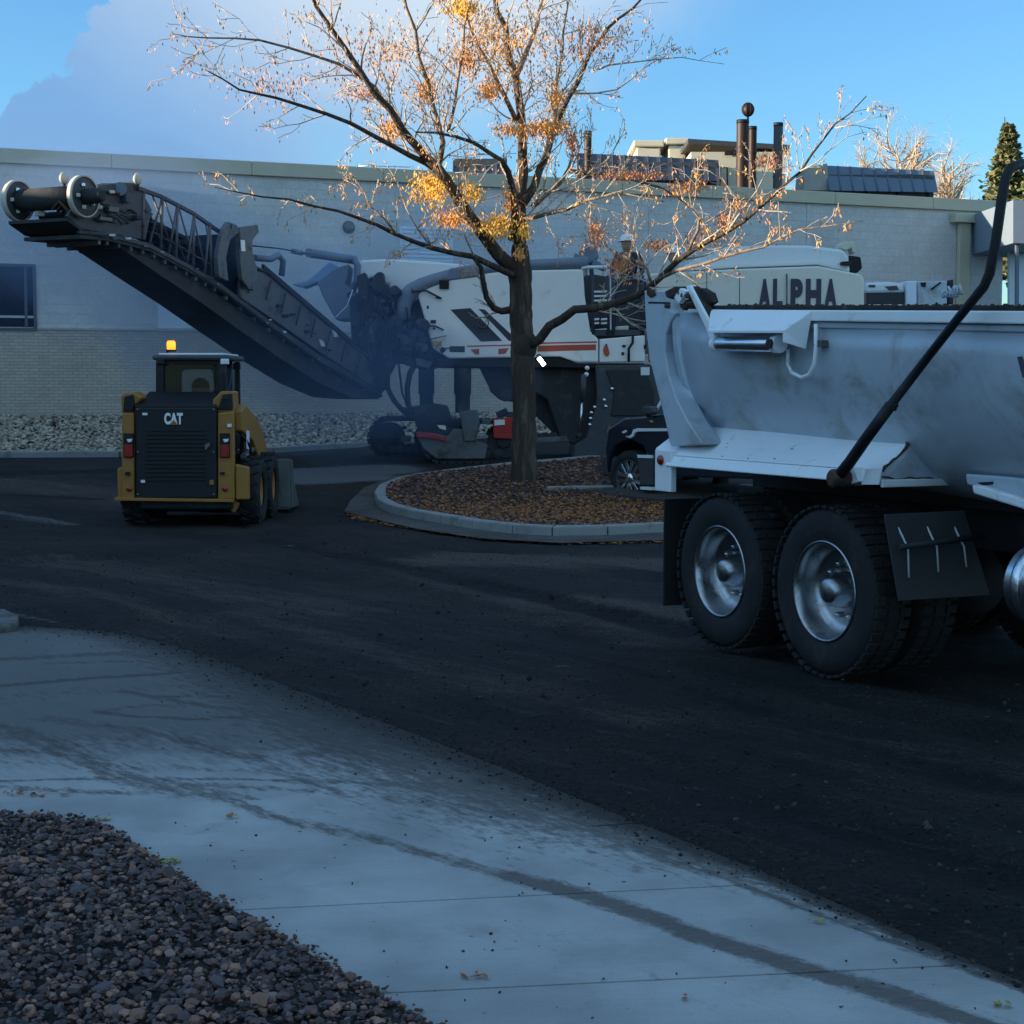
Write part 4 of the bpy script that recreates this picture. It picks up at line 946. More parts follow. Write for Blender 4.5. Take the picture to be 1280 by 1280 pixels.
def spruce(px, pb, pt, Y, wpx, lab, n, seed):
    rnd = random.Random(seed); t = thing('spruce_tree', lab, 'tree', P(px, pb + 90, Y), 'spruces beyond the building')
    a, b = P(px, pb + 90, Y), P(px, pt, Y); h = b.z - a.z; R_ = wpx * Y / 2000
    MB().tube([a, b], [.16, .015], 8).build('trunk', M_bark, t)
    mb = []; tone = []
    for i in range(n):
        f = rnd.random() ** 1.15; lay_ = math.floor(f * 17) / 17; z_ = a.z + h * (lay_ * .98 + rnd.uniform(-.012, .02)); rad = R_ * (1 - lay_) * (.75 + .4 * math.sin(i * 1.7 + lay_ * 40) * .5) + .10
        th = rnd.uniform(0, 6.28); ln_ = rad * rnd.uniform(.5, 1.1)
        d = V(math.cos(th), math.sin(th), rnd.uniform(-.18, .12)); o = V(a.x, a.y, z_)
        for k in range(7):
            c = o + d * ln_ * (k + 1) / 7 + V(0, 0, -.10 * ((k + 1) / 7) ** 2 * ln_ + rnd.gauss(0, .03))
            w = .10 + .10 * rnd.random(); u = V(rnd.gauss(0, 1), rnd.gauss(0, 1), rnd.gauss(0, .5)).normalized() * w; v_ = V(rnd.gauss(0, 1), rnd.gauss(0, 1), rnd.gauss(-.4, .5)).normalized() * w * .7
            mb += [c - u, c - v_, c + u, c + v_]; tone.append(rnd.random())
    q = np.array([p[:] for p in mb]); k_ = np.arange(len(tone))[:, None] * 4
    npmesh('crown', q, np.concatenate([k_ + np.array([[0, 1, 2]]), k_ + np.array([[0, 2, 3]])]), M_spruce, np.repeat(tone, 4), False, t, 'stuff')
M_spruce = attrmat('spruce_needles', [(.07, .10, .05), (.12, .15, .065), (.20, .20, .09), (.15, .13, .07)], .85)
spruce(1256, 250, 146, 62, 72, 'tall slim spruce above the building right of the bare trees', 1500, 1)
spruce(1292, 250, 190, 58, 60, 'lower spruce at the right edge beside the metal canopy', 800, 2)
spruce(1176, 252, 224, 80, 14, 'small russet evergreen top just above the roof edge', 120, 3)
# ================================================================== PEOPLE
def person(name, label, J, mats, hat=None, cat='person', hat_mat=None, face=(0, -1, 0), vest=None):
    """J: joint positions in place coordinates. One continuous skinned body; clothing colours by nearest joint."""
    names = list(J); me = bpy.data.meshes.new('tmp')
    chain = [('pelvis', 'chest'), ('chest', 'neck'), ('neck', 'chin'), ('chin', 'head'), ('head', 'crown')]
    for s in 'LR': chain += [('chest', 'sh' + s), ('sh' + s, 'el' + s), ('el' + s, 'wr' + s), ('wr' + s, 'pa' + s), ('pelvis', 'hi' + s), ('hi' + s, 'kn' + s), ('kn' + s, 'an' + s), ('an' + s, 'to' + s)]
    rad = dict(pelvis=.16, chest=.19, neck=.075, chin=.115, head=.135, crown=.11)
    for s in 'LR': rad.update({'sh' + s: .075, 'el' + s: .05, 'wr' + s: .032, 'pa' + s: .036, 'hi' + s: .095, 'kn' + s: .062, 'an' + s: .045, 'to' + s: .04})
    verts = [Vector(J[k]) for k in names]; R_ = [rad[k] for k in names]; edges = [(names.index(a), names.index(b)) for a, b in chain]
    for s in 'LR':       # fingers and thumb
        w, pa = Vector(J['wr' + s]), Vector(J['pa' + s]); d = (pa - w).normalized(); x, y, _ = frame(d)
        for k in range(4):
            o = pa + d * .03 + x * (k - 1.5) * .019; l = (.065, .075, .07, .055)[k]
            i0 = len(verts); verts += [o + d * .01, o + d * l * .55 - y * .008, o + d * l * .9 - y * .03]; R_ += [.010, .009, .008]
            edges += [(names.index('pa' + s), i0), (i0, i0 + 1), (i0 + 1, i0 + 2)]
        i0 = len(verts); o = w.lerp(pa, .45); verts += [o + x * .035 + d * .01, o + x * .055 + d * .045]; R_ += [.013, .010]; edges += [(names.index('pa' + s), i0), (i0, i0 + 1)]
    f = Vector(face).normalized(); hd = Vector(J['head']); sd = f.cross(V(0, 0, 1)).normalized()
    me.from_pydata(verts, edges, []); ob = bpy.data.objects.new('tmp', me); COL.objects.link(ob)
    sk = ob.modifiers.new('s', 'SKIN'); sk.use_smooth_shade = True
    if not me.skin_vertices: pass
    for i, sv in enumerate(me.skin_vertices[0].data): sv.radius = (R_[i], R_[i] * (1 if i > 1 else .8)); sv.use_root = (i == names.index('pelvis'))
    su = ob.modifiers.new('u', 'SUBSURF'); su.levels = su.render_levels = 2
    dg = bpy.context.evaluated_depsgraph_get(); body = bpy.data.meshes.new_from_object(ob.evaluated_get(dg)); bpy.data.objects.remove(ob)
    base = Vector(J['pelvis']).copy(); base.z = min(Vector(J['toL']).z, Vector(J['toR']).z) - .04
    root = thing(name, label, cat, base)
    o = MB(); vs = [v.co.copy() for v in body.vertices]; fs = [tuple(p.vertices) for p in body.polygons]
    o.add(vs, fs, True)
    # features of the head, joined into the same surface mesh
    o.ball(hd + f * .098 + V(0, 0, -.015), .018, 8, (1, 1, 1.5))
    for q in (-1, 1): o.ball(hd + sd * .095 * q, .025, 8, (.5, 1, 1.4)); o.ball(hd + f * .085 + sd * .033 * q + V(0, 0, .018), .013, 8)
    b = o.build('body', mats['skin'], root); me = b.data
    for k in ('shirt', 'legs', 'boots'): me.materials.append(mats[k])
    key = [Vector(J[k]) for k in names]
    for p in me.polygons:
        c = p.center + ORG[root.name]; k = names[min(range(len(key)), key=lambda i: (key[i] - c).length)]
        p.material_index = 0 if k in ('neck', 'chin', 'head', 'crown') or k[:2] in ('wr', 'pa') else 3 if k[:2] in ('an', 'to') else 2 if k in ('pelvis',) or k[:2] in ('hi', 'kn') else 1
    if hat_mat:
        h = MB(); c = hd + V(0, 0, .02)
        h.ball(c, .145, 20, (1, 1, .95), cut=0.0); h.lathe([(.14, 0), (.175, -.012), (.178, -.002), (.14, .012)], c, (0, 0, 1), 24)
        h.ball(c + f * .10, .10, 12, (1, 1, .12)); h.tube([c + f * -.14 + V(0, 0, .03), c + V(0, 0, .148), c + f * .14 + V(0, 0, .03)], .016, 6)
        h.build('hard_hat', hat_mat, root)
    else:
        h = MB(); h.ball(hd + V(0, 0, .035) - f * .012, .118, 14, (1, 1, 1.0), cut=-.1); h.build('cap', mats.get('cap', M_hair), root)
        MB().ball(hd + f * .11 + V(0, 0, .03), .07, 10, (1, 1, .12)).build('cap_peak', mats.get('cap', M_hair), root)
    if vest:
        h = MB(); a, c = Vector(J['pelvis']) + V(0, 0, .04), Vector(J['chest']) + V(0, 0, .06); sh = (Vector(J['shR']) - Vector(J['shL'])).normalized(); fd = V(0, 0, 1).cross(sh)
        prof = [(.0, .185, .145), (.3, .19, .15), (.7, .215, .165), (1.0, .19, .14), (1.12, .11, .09)]; vs = []
        for (t_, rx, ry) in prof:
            c0 = a.lerp(c, t_)
            for k in range(20): th = 2 * math.pi * k / 20; vs.append(c0 + sh * math.cos(th) * rx + fd * math.sin(th) * ry)
        fs = [(i * 20 + k, i * 20 + (k + 1) % 20, (i + 1) * 20 + (k + 1) % 20, (i + 1) * 20 + k) for i in range(len(prof) - 1) for k in range(20)]
        h.add(vs, fs, True); vv_ = h.build('vest', vest, root)
        m = MB()
        for t_ in (.35,):
            c0 = a.lerp(c, t_); m.lathe([(.196, -.02), (.2, 0), (.196, .02)], c0, (0, 0, 1), 20)
    return root
def stand_pose(base, fdir, lean=0, arms='rail', h=1.78):
    f = Vector(fdir).normalized(); s = V(0, 0, 1).cross(f); b = Vector(base); k = h / 1.78
    def q(x, y, z): return b + s * x * k + f * (y + max(0, z - .9) * lean) * k + V(0, 0, z * k)
    J = dict(pelvis=q(0, 0, .96), chest=q(0, .0, 1.30), neck=q(0, .0, 1.50), chin=q(0, .03, 1.57), head=q(0, .02, 1.66), crown=q(0, .01, 1.72))
    for n, x in (('L', 1), ('R', -1)):
        J['sh' + n] = q(.19 * x, 0, 1.42); J['el' + n] = q(.27 * x, .06, 1.14)
        J['wr' + n] = q(.20 * x, .28, 1.04) if arms == 'rail' else q(.28 * x, .14, .90); J['pa' + n] = q(.19 * x, .36, 1.03) if arms == 'rail' else q(.28 * x, .18, .82)
        J['hi' + n] = q(.10 * x, 0, .90); J['kn' + n] = q(.12 * x, .03, .50); J['an' + n] = q(.13 * x, -.02, .10); J['to' + n] = q(.14 * x, .14, .045)
    return J

# ================================================================== MILLING MACHINE
YM = 27.5                                             # near side of the machine
hm = H(0, YM)
mm = thing('milling_machine', 'large white road milling machine with a raised loading conveyor behind the tree', 'milling machine', P(620, 580, YM))
D2 = 2.3
slab('engine_hood', [(522, 368), (526, 362), (539, 357), (571, 346), (642, 338), (729, 336.5), (731, 370), (738, 414), (748, 424), (748, 453), (720, 453), (700, 446), (561, 448), (541, 436)], YM, .5, M_white, mm, .03)
slab('front_hood', [(444, 332), (452, 325), (486, 323.5), (540, 327), (600, 332), (735, 334), (735, 420), (500, 420), (490, 386), (486, 355), (479, 356), (477, 350), (470, 346), (452, 352)], YM + .52, 1.6, M_silver, mm, .04)
MB().tube(pp([(503, 400), (503, 385), (506, 374), (514, 365), (528, 357), (548, 350), (575, 342), (602, 337), (640, 333), (700, 330), (735, 328)], YM + .10), [.15, .15, .15, .145, .14, .13, .12, .11, .10, .10, .10], 14).build('suction_duct', M_duct, mm)
slab('duct_shroud', [(553, 352), (562, 335), (586, 333), (596, 338), (600, 346)], YM - .02, .3, M_duct, mm, .03)
slab('duct_clamp', [(549, 350), (561, 350), (561, 361), (549, 361)], YM - .05, .12, M_black, mm, .01)
dk = []
Yd = YM - .006
for nm, pts, m in (('decal', [(563, 387), (588, 385), (628, 426), (601, 427)], M_decal), ('decal', [(598, 386), (606, 387), (641, 420), (641, 426), (636, 426)], M_decal),
                   ('stripe', [(584, 432), (641, 430.5), (641, 432), (584, 433.6)], M_orange), ('stripe', [(672, 428.2), (746, 426.5), (746, 428.3), (672, 430)], M_orange),
                   ('stripe', [(672, 432), (745, 430.5), (745, 437.5), (672, 439.5)], M_orange),
                   ('warning_plate', [(562, 432.5), (581, 432.8), (581, 440.5), (562, 440)], M_decal), ('latch', [(553, 433.5), (558, 437.5), (553, 442), (549, 438)], M_black),
                   ('vent_plate', [(538, 400), (545, 400), (545, 404.5), (538, 404.5)], M_black), ('bolt_plate', [(533.5, 382), (536, 382), (536, 386), (533.5, 386)], M_black), ('bolt_plate', [(541, 409), (544, 409), (544, 412), (541, 412)], M_black),
                   ('reflector', [(588, 437), (599, 436), (599, 443), (594, 443)], M_orange), ('reflector', [(623, 436), (636, 435), (632, 442), (623, 443)], M_orange)):
    slab(nm, pts, Yd, .03, m, mm, .002)
slab('marker_light', [(540, 426), (552, 426.5), (552, 432.5), (541, 432)], YM - .03, .05, M_amber, mm, .006)
c_ = P(604, 403, YM - .03); MB().lathe([(.088, -.004), (.10, .004), (.088, .004), (.082, -.004)], c_, (0, -1, 0), 24).build('emblem', M_grey, mm)
MB().tube([c_ + V(-.05, -.012, .03), c_ + V(-.025, -.012, -.04), c_ + V(0, -.012, .02), c_ + V(.025, -.012, -.04), c_ + V(.05, -.012, .03)], .008, 5).build('emblem_mark', M_grey, mm)
slab('lower_side_box', [(749.5, 424), (806, 419), (806, 452), (749.5, 453)], YM - .01, .5, M_white, mm, .02)
slab('red_tag', [(754, 437), (756, 431), (760, 433), (762, 442), (759, 446), (755, 443)], YM - .03, .03, M_orange, mm, .003)
for a, b in (((778, 431), (782, 434)), ((777, 440), (780, 444)), ((757, 430), (759, 433)), ((805, 431), (808, 436))):
    slab('bolt_plate', [a, (b[0], a[1]), b, (a[0], b[1])], YM - .03, .03, M_black, mm, .002)
MB().tube(pp([(791, 420), (791, 428), (786, 436), (786, 452)], YM - .06), .025, 6).build('hose', M_black, mm)
# front frame, chassis and the clutter between conveyor and hood
slab('front_frame', [(436, 372), (447, 366), (470, 352), (484, 356), (489, 386), (505, 384), (524, 372), (541, 436), (560, 449), (545, 458), (527, 462), (498, 454), (487, 452), (477, 470), (462, 470), (440, 440)], YM + .2, 1.9, M_soot, mm, .03)
slab('chassis_beam', [(545, 449), (700, 446.5), (722, 454), (806, 454), (806, 462), (700, 460), (545, 459)], YM + .06, 2.0, M_black, mm, .02)
random.seed(21)
for k in range(34):
    x, y = random.uniform(445, 530), random.uniform(365, 445)
    if x > 520 and y < 400: continue
    p = P(x, y, YM + random.uniform(.0, .2)); s_ = random.uniform(.05, .17)
    if k % 3 == 0: MB().lathe([(.001, 0), (s_ * .8, 0), (s_ * .8, .22), (.001, .22)], p, (random.uniform(-.3, .3), -1, random.uniform(-.3, .3)), 14).build('pump', M_soot if k % 2 else M_dgrey, mm, .008)
    else: MB().box(p, (s_ * random.uniform(.6, 2.2), .35, s_ * random.uniform(.6, 1.8)), 0, Matrix.Rotation(random.uniform(-.6, .6), 3, 'Y')).build('bracket', random.choice([M_soot, M_black, M_dgrey]), mm, .012)
for k in range(16):
    x, y = random.uniform(440, 525), random.uniform(360, 430); pts = [(x, y)]
    for i in range(5): x += random.gauss(3, 9); y += random.gauss(5, 7); pts.append((x, min(y, 452)))
    MB().tube(pp(pts, YM - .05), random.uniform(.012, .026), 6).build('hose', M_black, mm)
for pts, r in (([(488, 452), (484, 468), (485, 486), (492, 500), (502, 512), (512, 519)], .045), ([(520, 452), (512, 468), (509, 485), (510, 505), (516, 518)], .05), ([(498, 452), (500, 470), (503, 492), (512, 514)], .02)):
    MB().tube(pp(pts, YM + .15), r, 8).build('hose', M_black, mm)
slab('tow_plate', [(519, 447), (540, 452), (536, 462), (520, 456)], YM + .0, .2, M_grey, mm, .02)
# lift columns and crawlers
for (x0, x1, Y_) in ((523, 543, YM + 1.5), (567.5, 589, YM + .25)):
    a = P((x0 + x1) / 2, 455, Y_); b = P((x0 + x1) / 2, 516, Y_); r = (x1 - x0) / 2 * Y_ / 2000
    MB().lathe([(r, 0), (r, (a - b).length * .62), (r * .86, (a - b).length * .62), (r * .86, (a - b).length)], a, b - a, 24).build('lift_column', M_dgrey, mm)
def crawler(c, ln, h, w, m_lab, near=True):
    """c: ground centre. the track runs along x"""
    c = Vector(c); r = h / 2; half = ln / 2 - r
    def path(t):
        per = 4 * half + 2 * math.pi * r; d = (t % 1) * per
        if d < 2 * half: return V(-half + d, 0, 0), 0
        d -= 2 * half
        if d < math.pi * r: a = d / r; return V(half + r * math.sin(a), 0, r - r * math.cos(a)), -a
        d -= math.pi * r
        if d < 2 * half: return V(half - d, 0, 2 * r), math.pi
        a = (d - 2 * half) / r; return V(-half - r * math.sin(a), 0, r + r * math.cos(a)), math.pi - a
    belt = MB(); pads = MB(); n = 30
    ring = [path(i / 60)[0] for i in range(60)]
    inner = [V(p.x * (half + r - .07) / (half + r), 0, r + (p.z - r) * (r - .06) / r) for p in ring]
    for i in range(60):
        j = (i + 1) % 60; q = [c + ring[i], c + ring[j], c + inner[j], c + inner[i]]
        belt.add([p for p in q] + [p + V(0, w, 0) for p in q], [(0, 1, 5, 4), (2, 3, 7, 6), (0, 3, 2, 1), (4, 5, 6, 7)])
    for i in range(n):
        p, a = path(i / n); M_ = Matrix.Rotation(a, 3, 'Y')
        pads.box(c + p + V(0, w / 2, 0) + M_ @ V(0, 0, -.012), (2.0 * (2 * half + math.pi * r) / n * .82, w + .06, .05), 0, M_)
    belt.build('track_belt', M_rubber, mm); pads.build('track_pads', M_soot, mm, .006)
    for x in (-half, half):
        MB().lathe([(.001, -.02), (r * .30, -.02), (r * .34, .02), (r * .72, .03), (r * .78, 0), (r * .78, w), (.001, w)], c + V(x, 0, r), (0, 1, 0), 24).build('track_wheel', M_soot, mm, .006)
    for k in range(5): MB().lathe([(.001, -.01), (.06, -.01), (.10, .01), (.10, w), (.001, w)], c + V(-half + half * 2 * (k + .5) / 5, 0, .14), (0, 1, 0), 16).build('track_roller', M_soot, mm)
pc = P(592, 578, YM + .0); crawler((pc.x, YM, hm + .02), 1.75, .72, .38, '')
pc2 = P(512, 576, YM + 1.7); crawler((pc2.x, YM + 1.6, hm + .03), 1.45, .72, .38, '')
for px_ in (850, 935): q = P(px_, 578, YM + (0 if px_ < 900 else 1.6)); crawler((q.x, YM + (0 if px_ < 900 else 1.6), hm + .02), 1.6, .72, .38, '')
slab('track_frame', [(522, 548), (537, 541), (560, 545), (566, 536), (588, 536), (598, 552), (610, 556), (606, 574), (545, 574), (528, 560)], YM - .05, .3, M_grey, mm, .02)
slab('track_guard', [(520, 540), (538, 541), (556, 547), (559, 553), (545, 549), (521, 547)], YM - .12, .25, M_red, mm, .015)
slab('track_guard', [(616, 524), (640, 522), (646, 540), (640, 549), (617, 548)], YM - .08, .4, M_red, mm, .015)
slab('fuel_tag', [(618, 525), (631, 524.5), (631, 531), (618, 532)], YM - .10, .02, M_whitelens, mm, .003)
slab('leg_foot', [(574, 514), (597, 513), (600, 530), (594, 552), (580, 552)], YM - .10, .4, M_grey, mm, .02)
slab('leg_foot', [(515, 508), (540, 505), (556, 508), (560, 520), (576, 530), (576, 540), (540, 540), (520, 534)], YM + .15, 1.2, M_soot, mm, .02)
slab('work_plate', [(546, 531), (557, 532), (558, 538), (549, 536)], YM - .02, .1, M_alu, mm, .006)
slab('work_plate', [(502, 545), (514, 545), (513, 553), (501, 552)], YM + 1.5, .1, M_grey, mm, .006)
for k in range(16):
    x, y = random.uniform(470, 640), random.uniform(510, 545); p = P(x, y, YM + random.uniform(-.05, 1.2)); s_ = random.uniform(.05, .14)
    MB().box(p, (s_ * 1.6, .25, s_), 0, Matrix.Rotation(random.uniform(-.5, .5), 3, 'Y')).build('bracket', random.choice([M_soot, M_black, M_dgrey, M_red if k == 3 else M_grey]), mm, .01)
# belly conveyor, drum housing
slab('belly_conveyor', [(598, 458), (720, 456), (716, 540), (690, 540), (655, 505), (625, 500), (613, 490), (611, 484)], YM + .5, 1.2, M_soot, mm, .03)
pr_ = P(632, 494, YM + .3); MB().lathe([(.001, 0), (.11, 0), (.11, 1.2), (.001, 1.2)], pr_, (0, 1, 0), 20).build('belly_roller', M_soot, mm, .01)
slab('drum_housing', [(744, 456), (812, 455), (832, 470), (850, 560), (830, 574), (716, 574), (718, 556), (732, 548), (746, 500)], YM + .02, 2.2, M_dgrey, mm, .03)
slab('drum_door', [(705, 454), (744, 456), (752, 500), (735, 546), (718, 556), (700, 548), (684, 500), (668, 490), (664, 462), (690, 450)], YM + .25, 1.8, M_soot, mm, .03)
slab('drum_side_plate', [(757, 462), (806, 462), (818, 488), (818, 520), (764, 520), (768, 490)], YM - .02, .06, M_soot, mm, .015)
slab('skid_edge', [(664, 548), (708, 545), (712, 552), (664, 554)], YM + .2, .2, M_grey, mm, .01)
for (x, y) in ((765, 486), (755, 500), (757, 508), (743, 509), (739, 516), (738, 523), (737, 531)): MB().lathe([(.001, .02), (.028, .02), (.032, 0)], P(x, y, YM - .005), (0, -1, 0), 10).build('bolt', M_alu, mm)
MB().tube(pp([(730, 468), (728, 500)], YM - .1), .05, 12).build('lift_cylinder', M_dgrey, mm)
MB().tube(pp([(728, 500), (724, 541)], YM - .1), .022, 10).build('cylinder_rod', M_alu, mm)
MB().tube(pp([(724, 541), (723.5, 548)], YM - .1), .05, 10).build('rod_eye', M_soot, mm)
for p_ in ((734, 460), (733, 468)): MB().lathe([(.001, .02), (.035, .02), (.04, 0)], P(*p_, YM - .12), (0, -1, 0), 12).build('bolt', M_whitelens, mm)
slab('warning_sticker', [(758, 541), (762, 530), (765, 541)], YM - .004, .02, M_yellow, mm, .002)
slab('white_label', [(801, 459), (812, 459), (812, 469), (801, 469)], YM - .03, .03, M_silver, mm, .003)
slab('work_light_housing', [(670, 444), (675, 442), (684, 456), (679, 460)], YM - .2, .18, M_black, mm, .01)
MB().tube(pp([(673.2, 447.0), (680.4, 456.5)], YM - .22), .035, 10).build('work_light', emit('white_lamp', (1, .98, .92), 6.0), mm)
# operator platform
hp = P(770, 413, YM).z
plat = slab('platform_floor', [(738, 412), (806, 412), (806, 419), (738, 420)], YM + .05, 2.0, M_dgrey, mm, .01)
slab('platform_side', [(729, 345), (742, 343), (758, 345), (760, 410), (738, 412), (731, 372)], YM + .25, .06, M_dgrey, mm, .02)
slab('platform_locker', [(768, 352), (808, 348), (808, 412), (768, 412)], YM + .3, .6, M_decal, mm, .03)
slab('seat', [(770, 408), (786, 407), (786, 413), (768, 413)], YM + .05, .5, M_beige, mm, .02)
for y_ in (363.5, 369, 374.5, 380.5, 398, 403):
    for (a, b) in ((742, 749), (751.5, 759)) if y_ > 390 else ((742, 759),): slab('step_rung', [(a, y_), (b, y_ - .5), (b, y_ + 2.0), (a, y_ + 2.5)], YM + .0, .18, M_silver, mm, .006)
for x_ in (741, 760, 766, 803): MB().tube(pp([(x_, 344), (x_ + .5, 418)], YM + .02), .028, 8).build('rail_post', M_decal, mm)
MB().tube(pp([(727, 336), (735, 334), (765, 334)], YM + .02), .03, 8).build('hand_rail', M_silver, mm)
MB().tube(pp([(766, 350), (803, 350)], YM + .02), .026, 8).build('hand_rail', M_decal, mm); MB().tube(pp([(766, 376), (803, 376)], YM + .02), .02, 8).build('hand_rail', M_decal, mm)
slab('control_box', [(725, 310), (735, 306), (747, 312), (749, 322), (738, 330), (724, 326)], YM + .3, .4, M_duct, mm, .03)
for (x, y) in ((722, 322), (745, 330), (752, 334)): MB().box(P(x, y, YM + .35), (.14, .2, .10), 0, Matrix.Rotation(.4, 3, 'Y')).build('control_lever', M_duct, mm, .015)
MB().tube(pp([(738, 330), (740, 345)], YM + .5), .04, 8).build('control_post', M_duct, mm)
# rear body with the contractor's name
slab('rear_side_panel', [(812, 342), (858, 339.5), (924, 336), (1023, 332.5), (1076, 343), (1080, 349), (1081, 440), (1060, 458), (812, 452)], YM, .35, M_cream, mm, .03)
slab('rear_hood', [(845, 339), (872, 322), (900, 309), (954, 306.5), (1009, 306.5), (1054, 312), (1061, 322), (1063, 341), (1023, 331), (924, 334.5), (858, 338.5)], YM + .25, 1.8, M_silver, mm, .07)
slab('rear_core', [(812, 344), (1075, 346), (1076, 440), (812, 440)], YM + .36, 1.7, M_silver, mm, .03)
for x_ in (883, 924): slab('panel_seam', [(x_, 341), (x_ + .8, 341), (x_ + .8, 440), (x_, 440)], YM - .004, .02, M_cargrey, mm, 0)
MB().tube(pp([(983.5, 342), (983.5, 380), (983.5, 430)], YM - .05), .015, 8).build('grab_bar', M_grey, mm)
slab('exhaust_box', [(1061, 319), (1076, 321), (1078, 335), (1072, 341), (1063, 340)], YM + .6, .5, M_black, mm, .02)
slab('exhaust_lip', [(1052, 327), (1064, 326), (1064, 332), (1052, 331)], YM + .1, .6, M_brown, mm, .01)
slab('beacon_housing', [(1049, 305), (1054, 302.5), (1069, 302), (1070, 316), (1066, 316), (1065, 310), (1058, 313), (1051, 310)], YM + .6, .4, M_beige, mm, .02)
slab('rear_step', [(1056, 318), (1060, 318), (1061, 323), (1056, 323)], YM + .3, .3, M_beige, mm, .01)
def text(body, name, p_left, height, width, m, parent, thick=.006, fat=.0, rot=(R(90), 0, 0)):
    cu = bpy.data.curves.new(name, 'FONT'); cu.body = body; cu.size = 1; cu.extrude = .5; cu.offset = fat; cu.space_character = 1.08
    ob = bpy.data.objects.new(name, cu); COL.objects.link(ob)
    dg = bpy.context.evaluated_depsgraph_get(); me = bpy.data.meshes.new_from_object(ob.evaluated_get(dg)); bpy.data.objects.remove(ob)
    xs = [v.co.x for v in me.vertices]; ys = [v.co.y for v in me.vertices]
    for v in me.vertices:
        v.co.x = v.co.x
    x0, x1, y0, y1 = min(xs), max(xs), min(ys), max(ys); Rm = Matrix.Rotation(rot[2], 3, 'Z') @ Matrix.Rotation(rot[0], 3, 'X')
    p0 = Vector(p_left) - ORG[parent.name]
    for v in me.vertices:
        v.co = p0 + Rm @ V((v.co.x - x0) / (x1 - x0) * width, (v.co.y - y0) / (y1 - y0) * height, v.co.z * thick)
    me.materials.clear(); me.materials.append(m); o = bpy.data.objects.new(name, me); COL.objects.link(o); o.parent = parent; ORG[o.name] = ORG[parent.name]; return o
s_m = YM / 2000
for ch_, xa_, xb_ in (('A', 948, 963), ('L', 966, 978), ('P', 988, 1003), ('H', 1007, 1026), ('A', 1030, 1046)):
    text(ch_, 'lettering', P(xa_, 386, YM - .012), 37 * s_m, (xb_ - xa_) * s_m, M_letter, mm, .012, .06)
# loading conveyor ----------------------------------------------------
cR = V((100 - 640) * 20.85 / 2000, 20.85, 0); cdir = V(.45, .893, 0)        # right-hand side plane of the conveyor
cN = V(.893, -.45, 0)                                                    # faces right / camera
def K(px, py, off=0.0):
    d = ray(px, py); t = ((cR - EYE).dot(cN) + off) / d.dot(cN); return EYE + d * t
WC = 1.0
def kprism(name, pts, off, depth, m, bevel=.01): return MB().prism([K(x, y, off) for x, y in pts], -cN * depth).build(name, m, cv, bevel)
cv = mm
low = [(100, 288), (135, 291), (187, 304), (234, 329), (275, 353), (337, 400), (400, 444), (478, 488)]
lowd = [(x, y + h_) for (x, y), h_ in zip(low, (4, 5, 6, 6, 7, 7, 8, 8))]
for off in (0, -WC + .06):
    kprism('side_rail', low + list(reversed(lowd)), off, .06, M_dgrey)
up = [(170, 231), (203, 243), (243, 264), (277, 288)]
for off in (0, -WC + .06):
    kprism('upper_chord', up + [(277, 293), (243, 269), (203, 248), (170, 237)], off, .05, M_dgrey)
kb = MB()
nodes_l = [(187, 304), (211, 317), (234, 329), (256, 342), (275, 353)]; nodes_u = [(180, 235), (203, 245), (222, 254), (243, 265), (262, 278)]
for off in (-.02, -WC + .04):
    for i in range(5):
        MB().tube([K(*nodes_u[i], off), K(nodes_u[i][0] + (-2 if i < 4 else 3), nodes_l[i][1] - 6, off)], .022, 6).build('truss_bar', M_grey, cv)
        if i < 4: MB().tube([K(*nodes_l[i], off), K(*nodes_u[i + 1], off)], .018, 6).build('truss_bar', M_grey, cv)
# belly pan hanging below between the rails
def strip(pts, off0, off1, name, m, thick=.03):
    mb = MB(); a = [K(x, y, off0) for x, y in pts]; w = -cN * (off0 - off1); n = len(a)
    ths = thick if isinstance(thick, list) else [thick] * n
    vs = a + [p + w for p in a]; vs += [p + V(0, 0, -ths[i % n]) for i, p in enumerate(vs)]
    fs = []
    for i in range(n - 1):
        fs += [(i, i + 1, n + i + 1, n + i), (2 * n + i, 3 * n + i, 3 * n + i + 1, 2 * n + i + 1), (i, 2 * n + i, 2 * n + i + 1, i + 1), (n + i, n + i + 1, 3 * n + i + 1, 3 * n + i)]
    fs += [(0, n, 3 * n, 2 * n), (n - 1, 3 * n - 1, 4 * n - 1, 2 * n - 1)]
    return mb.add(vs, fs).build(name, m, cv)
M_under = mat('dusty_black_belly', (.045, .047, .05), .8, 0, .35, 4, .4, 20, (.09, .088, .085), (.48, .72))
strip([(x, y + 5) for x, y in low], -.02, -WC + .02, 'belly_pan', M_under, .05)
# hanging lower tray (the far lower outline)
tray = [(118, 296), (160, 312), (200, 334), (240, 360), (275, 386), (330, 424), (380, 462), (420, 494), (476, 497)]
mb = MB(); a = [K(x, y, -.25) for x, y in low[1:]]; 
strip([(112, 292), (150, 300), (200, 324), (250, 353), (300, 388), (350, 424), (400, 458), (440, 482), (474, 492)], -.12, -WC + .1, 'return_pan', M_under, [.03, .10, .22, .28, .30, .30, .28, .2, .1])
belt_pts = [(112, 262), (150, 262), (187, 272), (234, 296), (275, 322), (337, 366), (400, 412), (470, 462)]
strip(belt_pts, -.10, -WC + .10, 'belt', M_rubber, .05)
for i in range(9):
    f = i / 8 * (len(belt_pts) - 2); k = int(f); q = f - k; x = belt_pts[k][0] * (1 - q) + belt_pts[k + 1][0] * q; y = belt_pts[k][1] * (1 - q) + belt_pts[k + 1][1] * q
    a = K(x, y + 6, -.08); MB().tube([a, a - cN * (WC - .16)], .045, 8).build('idler', M_soot, cv)
